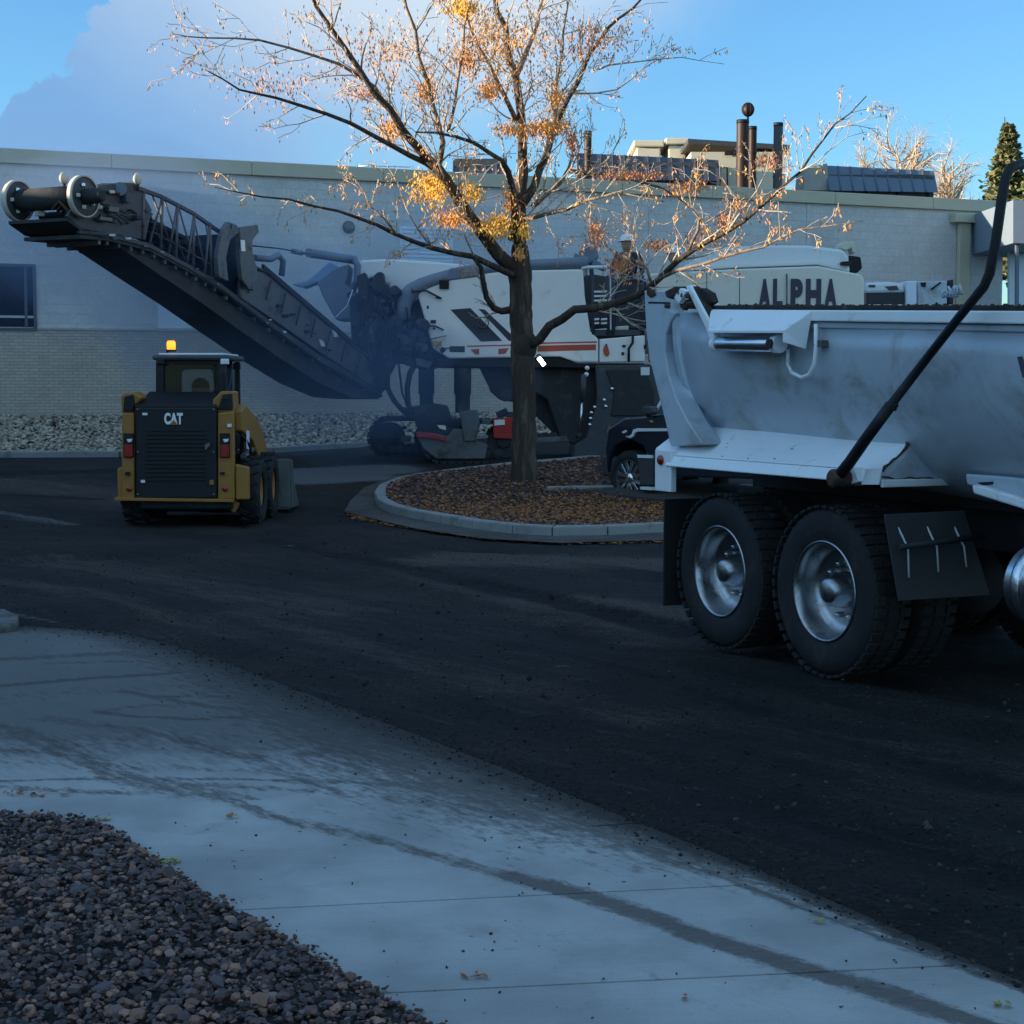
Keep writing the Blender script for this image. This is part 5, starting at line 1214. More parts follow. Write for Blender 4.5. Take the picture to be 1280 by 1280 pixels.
# covered half: grey side skirt
kprism('side_skirt', [(300, 350), (318, 340), (332, 338), (360, 362), (400, 396), (436, 428), (472, 456), (476, 486), (462, 480), (400, 440), (337, 396), (300, 372)], .02, .05, M_grey)
kprism('side_skirt', [(300, 350), (318, 340), (332, 338), (360, 362), (400, 396), (436, 428), (472, 456), (476, 486), (400, 440), (337, 396)], -WC + .06, .05, M_dgrey)
strip([(316, 330), (336, 340), (362, 362), (402, 396), (438, 428), (472, 452)], .05, -WC - .02, 'top_cover', M_dgrey, .03)
kprism('skirt_ridge', [(330, 330), (440, 424), (440, 430), (330, 337)], .06, .05, M_soot, .006)
for (x, y) in ((418, 417), (402, 429)): kprism('sticker', [(x - 3, y - 5), (x + 2, y - 3), (x + 5, y + 4), (x, y + 4)], .035, .015, M_silver, .002)
# fold bracket
for off in (.12, -WC + .02):
    kprism('fold_bracket', [(276, 300), (280, 286), (286, 277), (296, 281), (300, 290), (288, 300), (283, 322), (286, 352), (274, 346), (272, 322)], off, .08, M_grey)
    kprism('fold_bracket', [(300, 284), (322, 281), (324, 290), (316, 300), (316, 316), (324, 345), (312, 362), (303, 350), (300, 320)], off, .08, M_grey)
kprism('fold_plate', [(286, 292), (302, 292), (303, 350), (290, 352)], -.1, .9, M_black)
kprism('white_tag', [(301, 300), (306, 300), (307, 314), (302, 314)], .135, .012, M_whitelens, .002)
MB().tube([K(286, 283, .1), K(286, 283, -WC - .05)], .05, 10).build('hinge_pin', M_soot, cv)
# head drum and end discs
hc = K(100, 246, 0)
M_rim = mat('worn_cream_rim', (.62, .56, .46), .5, .1, .12, 8, .1, 30, (.35, .30, .25), (.5, .7))
for off, px_ in ((.06, 0), (-WC - .06, 1)):
    c = hc + cN * off; r = .27
    MB().lathe([(r * .93, -.035), (r, -.04), (r, .04), (r * .93, .035)], c, cN, 40).build('disc_rim', M_rim, cv)
    MB().lathe([(.001, -.02), (r * .93, -.02), (r * .93, .02), (.001, .02)], c, cN, 40).build('end_disc', M_dgrey, cv, .004)
    MB().lathe([(.001, -.06), (.075, -.06), (.075, .06), (.001, .06)], c, cN, 20).build('hub', M_soot, cv, .006)
    for k in range(5): a = k * 1.2566; x_, y_, _ = frame(cN); MB().box(c + (x_ * math.cos(a) + y_ * math.sin(a)) * r * .55 + cN * .045, (.05, .05, .05)).build('bolt', M_rim if k < 3 else M_alu, cv, .01)
MB().tube([hc, hc - cN * WC], .15, 24).build('head_drum', M_soot, cv)
MB().tube([K(150, 236, .02), K(150, 236, -WC)], .09, 14).build('upper_roller', M_duct, cv)
kprism('head_plate', [(108, 236), (150, 228), (172, 228), (190, 262), (182, 300), (135, 292), (100, 286), (84, 270)], -.02, .05, M_dgrey)
kprism('head_plate', [(108, 236), (150, 228), (172, 228), (190, 262), (182, 300), (135, 292), (100, 286), (84, 270)], -WC + .06, .05, M_dgrey)
strip([(106, 234), (128, 229), (168, 229)], -.06, -WC + .08, 'head_cover', M_duct, .04)
strip([(84, 272), (104, 287), (135, 294)], .0, -WC, 'scraper_plate', M_soot, .04)
for (x, y, off, s_) in ((34, 262, -.98, .06), (50, 267, -.7, .07), (23, 248, -1.2, .055), (112, 250, .1, .05), (124, 259, .06, .05), (140, 240, .06, .045), (27, 279, -1.0, .05), (52, 281, -.75, .05), (83, 289, -.4, .05), (123, 301, -.15, .03), (74, 261, -.5, .05)):
    MB().box(K(x, y, off), (s_ * 1.6, s_, s_), .5).build('bracket', M_rim, cv, .01)
for k in range(3): MB().tube([K(66 + k * 6, 262 + k * 2, -.3), K(74 + k * 5, 252 + k * 3, -.2), K(84 + k * 4, 262 + k * 5, -.1), K(92 + k * 3, 274 + k * 2, -.05)], .022, 6).build('hose', M_rust, cv)
for px_, py_, off in ((172, 224, .05), (80, 223, -WC * .25)):
    c = K(px_, py_, off); MB().lathe([(.001, -.03), (.06, -.03), (.085, 0), (.06, .03), (.001, .03)], c, (cN + V(0, 0, 0)), 16).build('side_marker', M_rim, cv)
    MB().tube([c, c - V(0, 0, .16)], .02, 6).build('marker_stem', M_soot, cv)
MB().tube([K(42, 252, -.9), K(56, 240, -.8), K(60, 246, -.75)], .02, 6).build('handle', M_grey, cv)
# slew gear, stay rope and cylinder above
MB().tube([K(314, 307, -.1), P(352, 311, 26.0), P(372, 315, 26.6), P(388, 318, 27.0)], .012, 6).build('stay_rope', M_soot, cv)
MB().tube([P(366, 314, 26.5), P(377, 316, 26.8)], .045, 10).build('turnbuckle', M_duct, cv)
MB().tube([P(385, 316, 27.0), P(443, 325, 28.2)], .075, 14).build('lift_cylinder', M_duct, cv)
MB().tube(pp([(443, 324), (447, 332), (446, 350), (441, 362)], 28.0), .06, 10).build('cylinder_bracket', M_duct, cv)
slab('slew_head', [(396, 352), (416, 336), (436, 330), (432, 356), (446, 366), (448, 400), (420, 400), (404, 372)], 27.9, .9, M_duct, cv, .03)
slab('slew_wing', [(364, 355), (384, 350), (412, 326), (424, 334), (400, 352), (380, 360)], 28.1, .4, mat('faded_blue_cover', (.25, .36, .52), .6, 0, .1, 4, .05), cv, .03)
MB().tube([K(318, 322, -.2), K(338, 324, -.25), K(348, 319, -.3), K(354, 326, -.3), K(352, 344, -.3)], .05, 10).build('hose_loop', M_duct, cv)
MB().tube(pp([(441, 362), (434, 382), (420, 396), (406, 402)], 27.0), .008, 5).build('cable', M_silver, cv)
slab('base_yoke', [(462, 412), (474, 404), (486, 410), (488, 450), (482, 484), (474, 492), (464, 470)], YM - .2, .5, M_black, cv, .02)
for k in range(14):
    x, y = random.uniform(452, 492), random.uniform(385, 470); s_ = random.uniform(.03, .09)
    MB().box(P(x, y, YM - .3), (s_ * random.uniform(1, 3), .2, s_ * random.uniform(.8, 2)), 0, Matrix.Rotation(random.uniform(-.8, .8), 3, 'Y')).build('bracket', random.choice([M_soot, M_black, M_dgrey, M_grey]), cv, .008)
for k in range(9):
    x, y = random.uniform(448, 480), random.uniform(370, 400); pts = [(x, y)]
    for i in range(6): x += random.gauss(1, 6); y += random.uniform(6, 16); pts.append((x, y))
    MB().tube(pp(pts, YM - .42), random.uniform(.010, .02), 6).build('hose', random.choice([M_black, M_soot]), cv)
slab('base_arm', [(446, 345), (456, 340), (460, 360), (462, 400), (450, 400)], YM + .1, .5, M_soot, cv, .02)
slab('base_arm', [(467, 345), (472, 340), (478, 340), (480, 352), (484, 356), (484, 370), (470, 364), (462, 356)], YM + .1, .5, M_soot, cv, .02)
# operators on the platform
clothes = dict(skin=M_skin, shirt=M_navy, legs=M_denim, boots=M_black)
fl = hp + .0
pA = P(785, 300, YM + .9); J = stand_pose((pA.x, YM + .9, pA.z - 1.70), (-.25, -1, 0), .02)
person('person', 'worker in a white hard hat and dark clothes standing upright on the milling machine platform', J, clothes, hat_mat=M_hat)
pB = P(838, 322, YM + 1.2); J = stand_pose((pB.x + .2, YM + 1.2, pB.z - 1.60), (-1, -.4, 0), .18)
person('person', 'worker in a white hard hat and pale shirt leaning forward beside the rear hood', J, dict(clothes, shirt=M_paleshirt), hat_mat=M_hat)

# ================================================================== SKID STEER
YS = 19.45
ss = thing('skid_steer_loader', 'yellow and black skid steer loader with a lit amber beacon, seen from behind', 'skid steer loader', (-4.0, YS + .9, 0))
M_door = mat('black_door_plastic', (.008, .009, .012), .5, 0, .2, 5, .15, 40)
def sl_(name, pts, Y, depth, m, bevel=.015, par=None): return slab(name, pts, Y, depth, m, par or ss, bevel)
door = sl_('engine_door', [(168, 508), (271, 508), (271, 624), (169, 625)], YS, .35, M_door, .03)
for k in range(13):
    y_ = 537 + k * 5.2; sl_('louvre', [(182, y_), (257, y_), (257, y_ + 1.6), (182, y_ + 1.6)], YS - .018, .017, M_door, .003, door)
sl_('door_handle', [(255, 556), (262, 553), (262.5, 557), (257, 563)], YS - .03, .03, M_grey, .004, door)
MB().prism([P(168, 507.5, YS), P(271, 507.5, YS), P(269, 490, YS + .6), P(187, 489, YS + .6)], (0, .02, -.05)).build('engine_cover', M_door, ss, .01)
sl_('engine_body', [(170, 510), (270, 510), (270, 622), (170, 622)], YS + .36, 1.6, M_black, .02)
# side towers
for sx in (0, 1):
    if sx == 0:
        tw_ = [(152, 516), (167.5, 516), (168, 624), (152, 624)]; top = [(151, 495), (156, 491), (167, 490), (178, 497), (168, 507), (167.5, 516), (152, 516)]; ins = [(155, 496), (166, 493), (168, 505), (166, 514), (154, 514)]
    else:
        tw_ = [(272, 516), (292, 514), (293, 624), (272, 625)]; top = [(265, 508), (266, 500), (276, 489), (291, 489), (292, 516), (271, 516)]; ins = [(272, 512), (278, 493), (290, 492), (291, 512)]
    t = sl_('side_tower', tw_, YS + .02, .10, M_yellow, .02)
    sl_('tower_top', top, YS + .08, .4, M_yellow, .02); sl_('pivot', ins, YS + .04, .05, M_black, .01)
    lx = 154 if sx == 0 else 274.5
    tl_ = sl_('tail_light', [(lx, 541.5), (lx + 12.5, 541.5), (lx + 12.5, 572), (lx, 572)], YS - .01, .05, M_black, .008)
    sl_('red_lens', [(lx + 1, 556), (lx + 11.5, 556), (lx + 11.5, 571), (lx + 1, 571)], YS - .025, .02, M_redlens, .004, tl_)
    sl_('reverse_lamp', [(lx + 4, 549), (lx + 11.5, 548.5), (lx + 10, 552.5), (lx + 6, 553)], YS - .025, .02, M_whitelens, .004, tl_)
    c = P(161.5 if sx == 0 else 281, 611, YS); MB().lathe([(.001, .012), (.03, .012), (.036, 0)], c, (0, -1, 0), 18).build('reflector', M_redlens, ss)
# fenders, bumper
MB().prism([V(-4.82, YS + .05, .34), V(-4.70, YS + .05, .34), V(-4.70, YS + .05, .76), V(-4.82, YS + .05, .72)], (0, .08, 0)).build('rear_fender', M_yellow, ss, .02)
MB().prism([V(-3.38, YS + .05, .34), V(-3.21, YS + .05, .34), V(-3.21, YS + .05, .74), V(-3.38, YS + .05, .78)], (0, .08, 0)).build('rear_fender', M_yellow, ss, .02)
sl_('rear_bumper', [(143, 622), (292, 624), (292, 628), (143, 626)], YS - .02, .4, M_yellow, .008)
MB().box((-3.42, YS + .2, .25), (.10, .1, .14), 0, Matrix.Rotation(.5, 3, 'Y')).build('tow_hook', M_yellow, ss, .02)
MB().box((-4.0, YS + 1.05, .34), (1.15, 1.9, .26)).build('belly', M_black, ss, .03)
for x_ in (221.0,):
    text('CAT', 'logo_lettering', P(205.5, 530.6, YS - .012), .142, .225, emit('white_print', (.8, .8, .8), 0.0), ss, .008, .05)
    sl_('logo_triangle', [(211.8, 531), (217, 524.8), (222.2, 531)], YS - .022, .008, M_yellow, .001)
# cab
Yc0, Yc1 = YS + .75, YS + 1.85
cx0, cx1 = P(195, 480, Yc0).x, P(284, 480, Yc0).x; zc0 = 1.0; zr = P(250, 447, Yc0).z
def cbar(name, a, b, w, m=M_black): 
    a, b = Vector(a), Vector(b); M_ = (b - a).to_track_quat('Z', 'Y').to_matrix(); return MB().box((a + b) / 2, (w[0], w[1], (b - a).length), 0, M_).build(name, m, ss, .012)
xa, xb = cx0 + .06, cx1 - .06
cbar('cab_post', (xa - .02, Yc0, .95), (xa, Yc0, zr - .05), (.09, .10)); cbar('cab_post', (xb + .02, Yc0, .95), (xb, Yc0, zr - .05), (.12, .10))
cbar('cab_post', (xa, Yc1, .9), (xa, Yc1, zr - .04), (.07, .08)); cbar('cab_post', (xb, Yc1, .9), (xb, Yc1, zr - .04), (.07, .08))
MB().box(((xa + xb) / 2, (Yc0 + Yc1) / 2, zr), (xb - xa + .18, Yc1 - Yc0 + .16, .07)).build('cab_roof', M_dgrey, ss, .03)
MB().box(((xa + xb) / 2, (Yc0 + Yc1) / 2, zr + .042), (xb - xa + .04, Yc1 - Yc0, .03)).build('roof_skin', M_silver, ss, .01)
# rear cab panel with a rounded window
ww = [(207, 490), (203, 478), (203, 462), (209, 453), (262, 452), (268, 458), (269, 492)]
out = [(196, 500), (196, 449), (278, 449), (278, 500)]
for pts in ([(197, 449), (278, 449), (268, 457), (262, 455), (210, 455), (204, 460)], [(197, 449), (204, 460), (204, 480), (206, 490), (197, 500)], [(278, 449), (278, 500), (270, 492), (269, 460), (268, 457)], [(197, 500), (206, 490), (270, 492), (278, 500)]):
    sl_('rear_panel', pts, Yc0 - .02, .06, M_black, .006)
sl_('rear_window', [(206, 490), (204, 480), (204, 460), (210, 455), (262, 455), (268, 458), (270, 492)], Yc0 + .01, .008, M_glass, 0)
# front wall of the cab: dark with an octagon of daylight
Yf = Yc1 - .03
oc = [(221, 490), (220, 478), (226, 466), (237, 458.5), (258, 458.5), (266, 465), (267.5, 488), (262, 491)]
fo = [(205, 505), (205, 450), (290, 450), (290, 505)]
for pts in ([(206, 450), (290, 450), (266, 465), (258, 458.5), (237, 458.5), (226, 466)], [(206, 450), (226, 466), (220, 478), (221, 490), (206, 505)], [(290, 450), (290, 505), (262, 491), (267.5, 488), (266, 465)], [(206, 505), (221, 490), (262, 491), (290, 505)]):
    sl_('front_panel', pts, Yf, .04, M_black, .004)
sl_('windscreen', oc, Yf + .01, .006, glassmat('clear_glass', (.2, .26, .24), .12), 0)
MB().prism([V(xb, Yc0 + .12, 1.12), V(xb, Yc1 - .1, 1.02), V(xb, Yc1 - .1, zr - .12), V(xb, Yc0 + .12, zr - .12)], (.01, 0, 0)).build('side_window', M_glass, ss)
MB().prism([V(xa, Yc0 + .12, 1.12), V(xa, Yc1 - .1, 1.02), V(xa, Yc1 - .1, zr - .12), V(xa, Yc0 + .12, zr - .12)], (.01, 0, 0)).build('side_window', M_glass, ss)
MB().box((xb, (Yc0 + Yc1) / 2, 1.0), (.06, 1.1, .22)).build('cab_sill', M_black, ss, .02); MB().box((xa, (Yc0 + Yc1) / 2, 1.0), (.06, 1.1, .22)).build('cab_sill', M_black, ss, .02)
MB().box((-4.0, YS + 1.25, .62), (1.15, 1.1, .5)).build('cab_floor', M_black, ss, .02)
MB().box((-3.95, YS + 1.1, .98), (.42, .42, .12)).build('seat', M_black, ss, .03)
# beacon
c = P(214, 432, Yc0 + .12); zb_ = zr + .07
bs = MB().tube([V(c.x - .05, c.y, zr + .02), V(c.x - .05, c.y, c.z - .07)], .016, 8).build('beacon_stem', M_black, ss)
MB().lathe([(.001, -.075), (.065, -.075), (.065, -.05), (.001, -.05)], c, (0, 0, 1), 18).build('beacon_base', M_black, ss)
bm_ = emit('lit_amber_lens', (1, .17, .012), 1.9)
MB().lathe([(.001, -.05), (.052, -.05), (.055, .03), (.045, .058), (.001, .062)], c, (0, 0, 1), 20).build('beacon', bm_, ss)
MB().ball(c + V(0, 0, 0), .03, 8).build('beacon_bulb', emit('lamp_core', (1, .85, .4), 30), ss)
# lift arms along both sides
for sx, x_ in ((1, -3.40), (-1, -4.66)):
    MB().prism([V(x_, YS + .45, 1.50), V(x_, YS + .12, 1.42), V(x_, YS + .15, 1.18), V(x_, YS + 1.0, 1.02), V(x_, YS + 1.55, .72), V(x_, YS + 2.35, .42), V(x_, YS + 2.45, .52), V(x_, YS + 1.95, 1.02), V(x_, YS + 1.4, 1.28)], (.10, 0, 0)).build('lift_arm', M_yellow, ss, .02)
    MB().prism([V(x_ - .02 * sx, YS + .5, .75), V(x_ - .02 * sx, YS + 2.0, .60), V(x_ - .02 * sx, YS + 1.9, .95), V(x_ - .02 * sx, YS + .7, 1.1)], (.06, 0, 0)).build('side_plate', M_black, ss, .02)
    MB().tube([V(x_ + .05, YS + .5, .85), V(x_ + .05, YS + 1.6, .95)], .04, 10).build('lift_cylinder', M_grey, ss)
sticker_x = -3.28
MB().prism([V(-3.298, YS + .42, .95), V(-3.298, YS + .62, .93), V(-3.298, YS + .62, 1.16), V(-3.298, YS + .42, 1.18)], (.008, 0, 0)).build('side_sticker', M_silver, ss)
def tyre(name_t, c, axis, r, w, rim_r, m_rim, parent, dish=.05, lugs=0, hub=None):
    c = Vector(c); h = w / 2
    wl = MB().lathe([(rim_r, -h * .8), (rim_r * 1.08, -h * .95), (r * .80, -h * 1.02), (r * .93, -h * .92), (r * .985, -h * .70), (r, -h * .4), (r, h * .4), (r * .985, h * .70), (r * .93, h * .92), (r * .80, h * 1.02), (rim_r * 1.08, h * .95), (rim_r, h * .8)], c, axis, 48).build(name_t, M_rubber, parent)
    if lugs:
        x, y, a = frame(axis); mb = MB()
        for k in range(lugs):
            for sgn in (-1, 1):
                t = 2 * math.pi * (k + .25 * sgn) / lugs; n_ = x * math.cos(t) + y * math.sin(t); tt_ = a.cross(n_)
                M_ = Matrix((n_, (tt_ + a * .5 * sgn).normalized(), (a - tt_ * .5 * sgn).normalized())).transposed()
                mb.box(c + n_ * (r * 1.005) + a * sgn * h * .48, (.035, .05, h * .9), 0, M_)
        mb.build('tread', M_rubber, wl, .005)
    return wl
for (yw) in (YS + .60, YS + 1.62):
    for sx, xo in ((1, -3.12), (-1, -4.83)):
        w = tyre('wheel', (xo - sx * .13, yw, .42), (sx, 0, 0), .42, .26, .22, M_yellow, ss, lugs=18)
        MB().lathe([(.222, .09), (.20, .07), (.17, .02), (.11, .03), (.10, .06), (.001, .07)], (xo - sx * .13, yw, .42), (sx, 0, 0), 28).build('rim', M_yellow, w)
        for k in range(8): a = k * math.pi / 4; MB().lathe([(.001, .015), (.012, .015), (.014, 0)], (xo - sx * .10, yw + .14 * math.cos(a), .42 + .14 * math.sin(a)), (sx, 0, 0), 6).build('bolt', M_grey, w)
MB().prism([V(-4.95, YS + 2.4, .06), V(-4.95, YS + 3.05, .04), V(-4.95, YS + 3.0, .10), V(-4.95, YS + 2.55, .42), V(-4.95, YS + 2.42, .72), V(-4.95, YS + 2.36, .72)], (.04, 0, 0)).build('bucket_side', M_grey, ss, .01)
MB().prism([V(-3.04, YS + 2.4, .06), V(-3.04, YS + 3.05, .04), V(-3.04, YS + 3.0, .10), V(-3.04, YS + 2.55, .42), V(-3.04, YS + 2.42, .72), V(-3.04, YS + 2.36, .72)], (.04, 0, 0)).build('bucket_side', M_grey, ss, .01)
MB().box((-3.975, YS + 2.38, .40), (1.88, .04, .66)).build('bucket_back', M_grey, ss, .01); MB().box((-3.975, YS + 2.72, .05), (1.88, .66, .03)).build('bucket_floor', M_grey, ss, .008)
# driver
pd = P(250, 480, YS + 1.25); px_, pz_ = pd.x + .02, 1.03; bY = YS + 1.1
J = dict(pelvis=(px_, bY, 1.08), chest=(px_, bY + .04, 1.36), neck=(px_, bY + .06, 1.54), chin=(px_, bY + .09, 1.59), head=(px_, bY + .10, 1.68), crown=(px_, bY + .09, 1.745))
for n_, x in (('L', -1), ('R', 1)):
    J['sh' + n_] = (px_ + .20 * x, bY + .04, 1.47); J['el' + n_] = (px_ + .26 * x, bY + .18, 1.22); J['wr' + n_] = (px_ + .24 * x, bY + .40, 1.20); J['pa' + n_] = (px_ + .24 * x, bY + .47, 1.21)
    J['hi' + n_] = (px_ + .10 * x, bY + .02, 1.06); J['kn' + n_] = (px_ + .13 * x, bY + .45, 1.08); J['an' + n_] = (px_ + .13 * x, bY + .58, .98); J['to' + n_] = (px_ + .13 * x, bY + .68, .95)
dr_ = person('person', 'driver in a lime safety vest and dark cap seated inside the skid steer cab', J, clothes, face=(0, 1, 0), vest=M_hivis)

# ================================================================== DUMP TRUCK
O1 = V(1.361, 10.55, 0); tD = V(.495, -1.03, 0).normalized(); nD = V(tD.y, -tD.x, 0)   # nD outward, toward the camera's left
def D(u, v, z): return O1 + tD * u + nD * v + V(0, 0, z)
def Du(px, py, v):                     # side plane at offset v -> (u, z)
    d = ray(px, py); t = ((O1 - EYE).dot(nD) + v) / d.dot(nD); p = EYE + d * t; return ((p - O1).dot(tD), p.z)
def Dv(px, py, u):                     # cross plane at u -> (v, z)
    d = ray(px, py); t = ((O1 - EYE).dot(tD) + u) / d.dot(tD); p = EYE + d * t; return ((p - O1).dot(nD), p.z)
dt = thing('dump_truck', 'grey tub dump truck with white fenders and tandem wheels at the right', 'dump truck', D(1.2, -1, 0))
WB = 1.14
def dside(name, pts, v, depth, m, bevel=.012, par=None, label=None):
    q = [Du(x, y, v) for x, y in pts]; return MB().prism([D(u, v, z) for u, z in q], -nD * depth).build(name, m, par or dt, bevel, label)
#print('DT rim rear', Du(885, 380, 0), 'rim front', Du(1280, 380, 0), 'fender back', Du(832, 580, .03), 'fender front', Du(1045, 600, .03), 'tub corner', Du(885, 517, -.4), Du(1160, 533, -.4), 'flange', Du(808, 365, 0), Du(838, 545, -.35))
ur = Du(850, 385, 0)[0]
z_r = Du(885, 388, 0)[1]; z_f = Du(1275, 390, 0)[1]
slope_ = (z_f - z_r) / (Du(1275, 390, 0)[0] - Du(885, 388, 0)[0])
zb_r = Du(885, 517, -.42)[1]; zb_f = Du(1160, 533, -.42)[1]
def tz(u, z): return z + slope_ * (u - ur)      # the tub sits nose-low
hT = z_r - zb_r
uF = 5.4; WT = 2.34
def section(u, grow=0.0, n=14):
    out = []; top = tz(u, z_r)
    out.append((0, top)); out.append((0, top - .10))
    for k in range(n + 1):       # superelliptic belly down to the keel
        a = (math.pi / 2) * k / n
        out.append((-(WT / 2 - .12) * (1 - math.cos(a) ** .95) * 1.0, top - .10 - (hT + .32) * math.sin(a) ** 1.0))
    left = [(v * 1.0 + 0.0 + grow * (1 if i > 1 else 0), z) for i, (v, z) in enumerate(out)]
    right = [(-WT - v, z) for v, z in reversed(left)]
    return left + right
def loft(name, us, m, grow=0, thick=True):
    mb = MB(); vs = []; secs = [section(u, grow) for u in us]; n = len(secs[0])
    for u, s in zip(us, secs): vs += [D(u, v, z) for v, z in s]
    fs = [(i * n + k, i * n + k + 1, (i + 1) * n + k + 1, (i + 1) * n + k) for i in range(len(us) - 1) for k in range(n - 1)]
    fs = [tuple(reversed(f)) for f in fs]
    mb.add(vs, fs, True); o = mb.build(name, m, dt)
    sd = o.modifiers.new('solid', 'SOLIDIFY'); sd.thickness = .012; sd.offset = 1
    return o
us = [ur + (uF - ur) * i / 20 for i in range(21)]
tub = loft('tub', us, M_trail)
# slight dents
for v in tub.data.vertices:
    p = v.co + ORG[dt.name]; q = (p - O1); v.co += nD * (.006 * math.sin(q.dot(tD) * 4.1) * math.sin(q.z * 7))
# front bulkhead closing the tub, tailgate closing the rear
for nm, u_, m in (('front_bulkhead', uF, M_trail), ('tailgate', ur - .10, M_trail)):
    s = section(u_); MB().prism([D(u_, v, z) for v, z in s], tD * .05).build(nm, m, dt, .004)
# rear frame (flange) standing proud around the tub
s = section(ur - .05)
sl0 = [(v, z) for v, z in s[:18]]
rf = MB(); uu0, uu1 = Du(811, 420, .0)[0], Du(832, 420, 0)[0]
flange_o = [Du(808, 390, 0)[1]]
outer = [(0.02, tz(uu0, z_r) + .06), (0.02, tz(uu0, z_r) - .25), (-.02, tz(uu0, z_r) - .45)]
z_top = Du(808, 364, .02)[1]
pts = [(805, 363), (834, 363), (836, 388), (846, 391), (838, 402), (832, 418), (831, 440), (836, 470), (846, 500), (858, 524), (872, 545), (880, 556), (838, 558), (832, 530), (822, 490), (812, 450), (808, 420), (806, 390)]
rl = MB(); 
def flange_pt(px, py, ref_v):  return Du(px, py, ref_v)
q = []
for (x, y) in pts:
    v_ = .015
    u, z = Du(x, y, v_); q.append(D(u, v_, z))
rl.prism(q, -nD * .16).build('rear_post', M_trail, dt, .01)
# filler plate behind the post that follows the round of the tub
q = []
for (x, y) in [(838, 402), (850, 398), (856, 430), (868, 470), (884, 505), (888, 520), (880, 556), (858, 524), (846, 500), (836, 470), (831, 440), (832, 418)]:
    v_ = -.10 - .30 * max(0, (y - 440) / 118) ** 1.3; u, z = Du(x, y, v_); q.append(D(u, v_, z))
# top rim: crusted steel bar and white rail below it
def rail(name, z0, z1, v0, v1, u0, u1, m, bevel=.008):
    return MB().add([D(u, v, tz(u, z)) for u in (u0, u1) for v in (v0, v1) for z in (z0, z1)], [(0, 1, 3, 2), (4, 6, 7, 5), (0, 4, 5, 1), (2, 3, 7, 6), (0, 2, 6, 4), (1, 5, 7, 3)]).build(name, m, dt, bevel)
uw = Du(892, 380, .03)[0]
def recalc(o):
    bm = bmesh.new(); bm.from_mesh(o.data); bmesh.ops.recalc_face_normals(bm, faces=bm.faces); bm.to_mesh(o.data); bm.free(); return o
zt_rim = z_r
recalc(rail('top_rail', zt_rim - .045, zt_rim + .02, -.12, .05, uw, uF, M_trail_w))
recalc(rail('rim_bar', zt_rim + .023, zt_rim + .048, -.14, .02, uw - .05, uF, M_rimdirt))
recalc(rail('rail_lip', zt_rim - .085, zt_rim - .048, -.05, .012, uw + .45, uF, M_trail))
recalc(rail('top_rail', zt_rim - .06, zt_rim + .03, -WT, -WT + .12, ur, uF, M_trail))
# asphalt crumbs and dents on the rim
cr = []
for k in range(260):
    u = random.uniform(uw, 4.2); cr.append(D(u, random.uniform(-.14, .02), tz(u, zt_rim + .048)))
stn = stones('crusted_asphalt', np.array([(p - ORG[dt.name])[:] for p in cr]), rng.uniform(.006, .018, len(cr)), attrmat('asphalt_crumbs', [(.03, .025, .02), (.10, .06, .035), (.05, .04, .03)], .9), rng.uniform(0, 1, len(cr)), .6, None); stn.parent = dt; stn['kind'] = 'stuff'; ORG[stn.name] = ORG[dt.name]
# rear corner hinge cluster
dside('hinge_plate', [(808, 362), (880, 366), (884, 380), (880, 392), (836, 390), (808, 388)], -.10, .10, M_trail_w)
dside('slot', [(810, 377), (835, 377.5), (835, 380), (810, 379.5)], .018, .02, M_black, .002)
dside('slot', [(808, 362), (816, 362), (818, 369), (812, 372), (808, 368)], .03, .05, M_rust, .004)
for pts, v, m in (([(856, 358), (862, 356), (886, 400), (895, 428), (888, 432), (882, 412)], .10, M_trail_w), ([(862, 356), (866, 358), (892, 402), (890, 408)], .085, M_rimdirt),
                  ([(886, 424), (899, 425), (899, 437), (887, 437)], .12, M_trail_w), ([(830, 364), (842, 358), (856, 358), (850, 368), (838, 374), (832, 372)], .08, M_rust), ([(866, 360), (876, 360), (886, 366), (890, 378), (880, 384), (874, 372)], .05, M_rimdirt), ([(848, 378), (862, 372), (868, 386), (850, 386)], .06, M_rust)):
    dside('linkage', pts, v, .06, m)
dside('linkage', [(842, 372), (850, 360), (858, 364), (848, 380)], .12, .04, M_trail_w, .006)
for k in range(7):
    x, y = random.uniform(836, 882), random.uniform(360, 386); u, z = Du(x, y, .09); MB().lathe([(.001, .03), (.016, .03), (.018, 0)], D(u, .09, z), nD, 8).build('bolt', M_rust, dt)
# awning box and tailgate air cylinder
q0 = [Du(893, 388, .02), Du(1020, 388, .02), Du(985, 413, .17), Du(890, 413, .17)]
aw = [D(q0[0][0], .05, q0[0][1]), D(q0[1][0], .05, q0[1][1]), D(q0[2][0], .20, q0[2][1]), D(q0[3][0], .20, q0[3][1])]
MB().prism(aw, V(0, 0, -.018)).build('cylinder_hood', M_trail_w, dt, .004)
MB().prism([aw[1], aw[2], aw[2] + V(0, 0, -.07) , D(q0[2][0] + .03, .06, q0[2][1] - .11), aw[1] + V(0, 0, -.03)], -tD * .012).build('hood_end', M_trail_w, dt, .003)
a = Du(902, 430, .10); b = Du(972, 430, .10)
cy = MB().tube([D(a[0], .12, a[1]), D(b[0], .12, b[1])], .048, 20).build('air_cylinder', M_alu, dt, .006)
MB().tube([D(b[0], .12, b[1]), D(b[0] + .06, .12, b[1])], .056, 16).build('cylinder_cap', M_trail_w, dt, .006); MB().tube([D(a[0] - .05, .12, a[1]), D(a[0], .12, a[1])], .052, 16).build('cylinder_cap', M_trail_w, dt, .006)
MB().tube([D(b[0] + .03, .165, b[1]), D(b[0] + .03, .19, b[1])], .03, 10).build('cylinder_port', M_rust, dt)
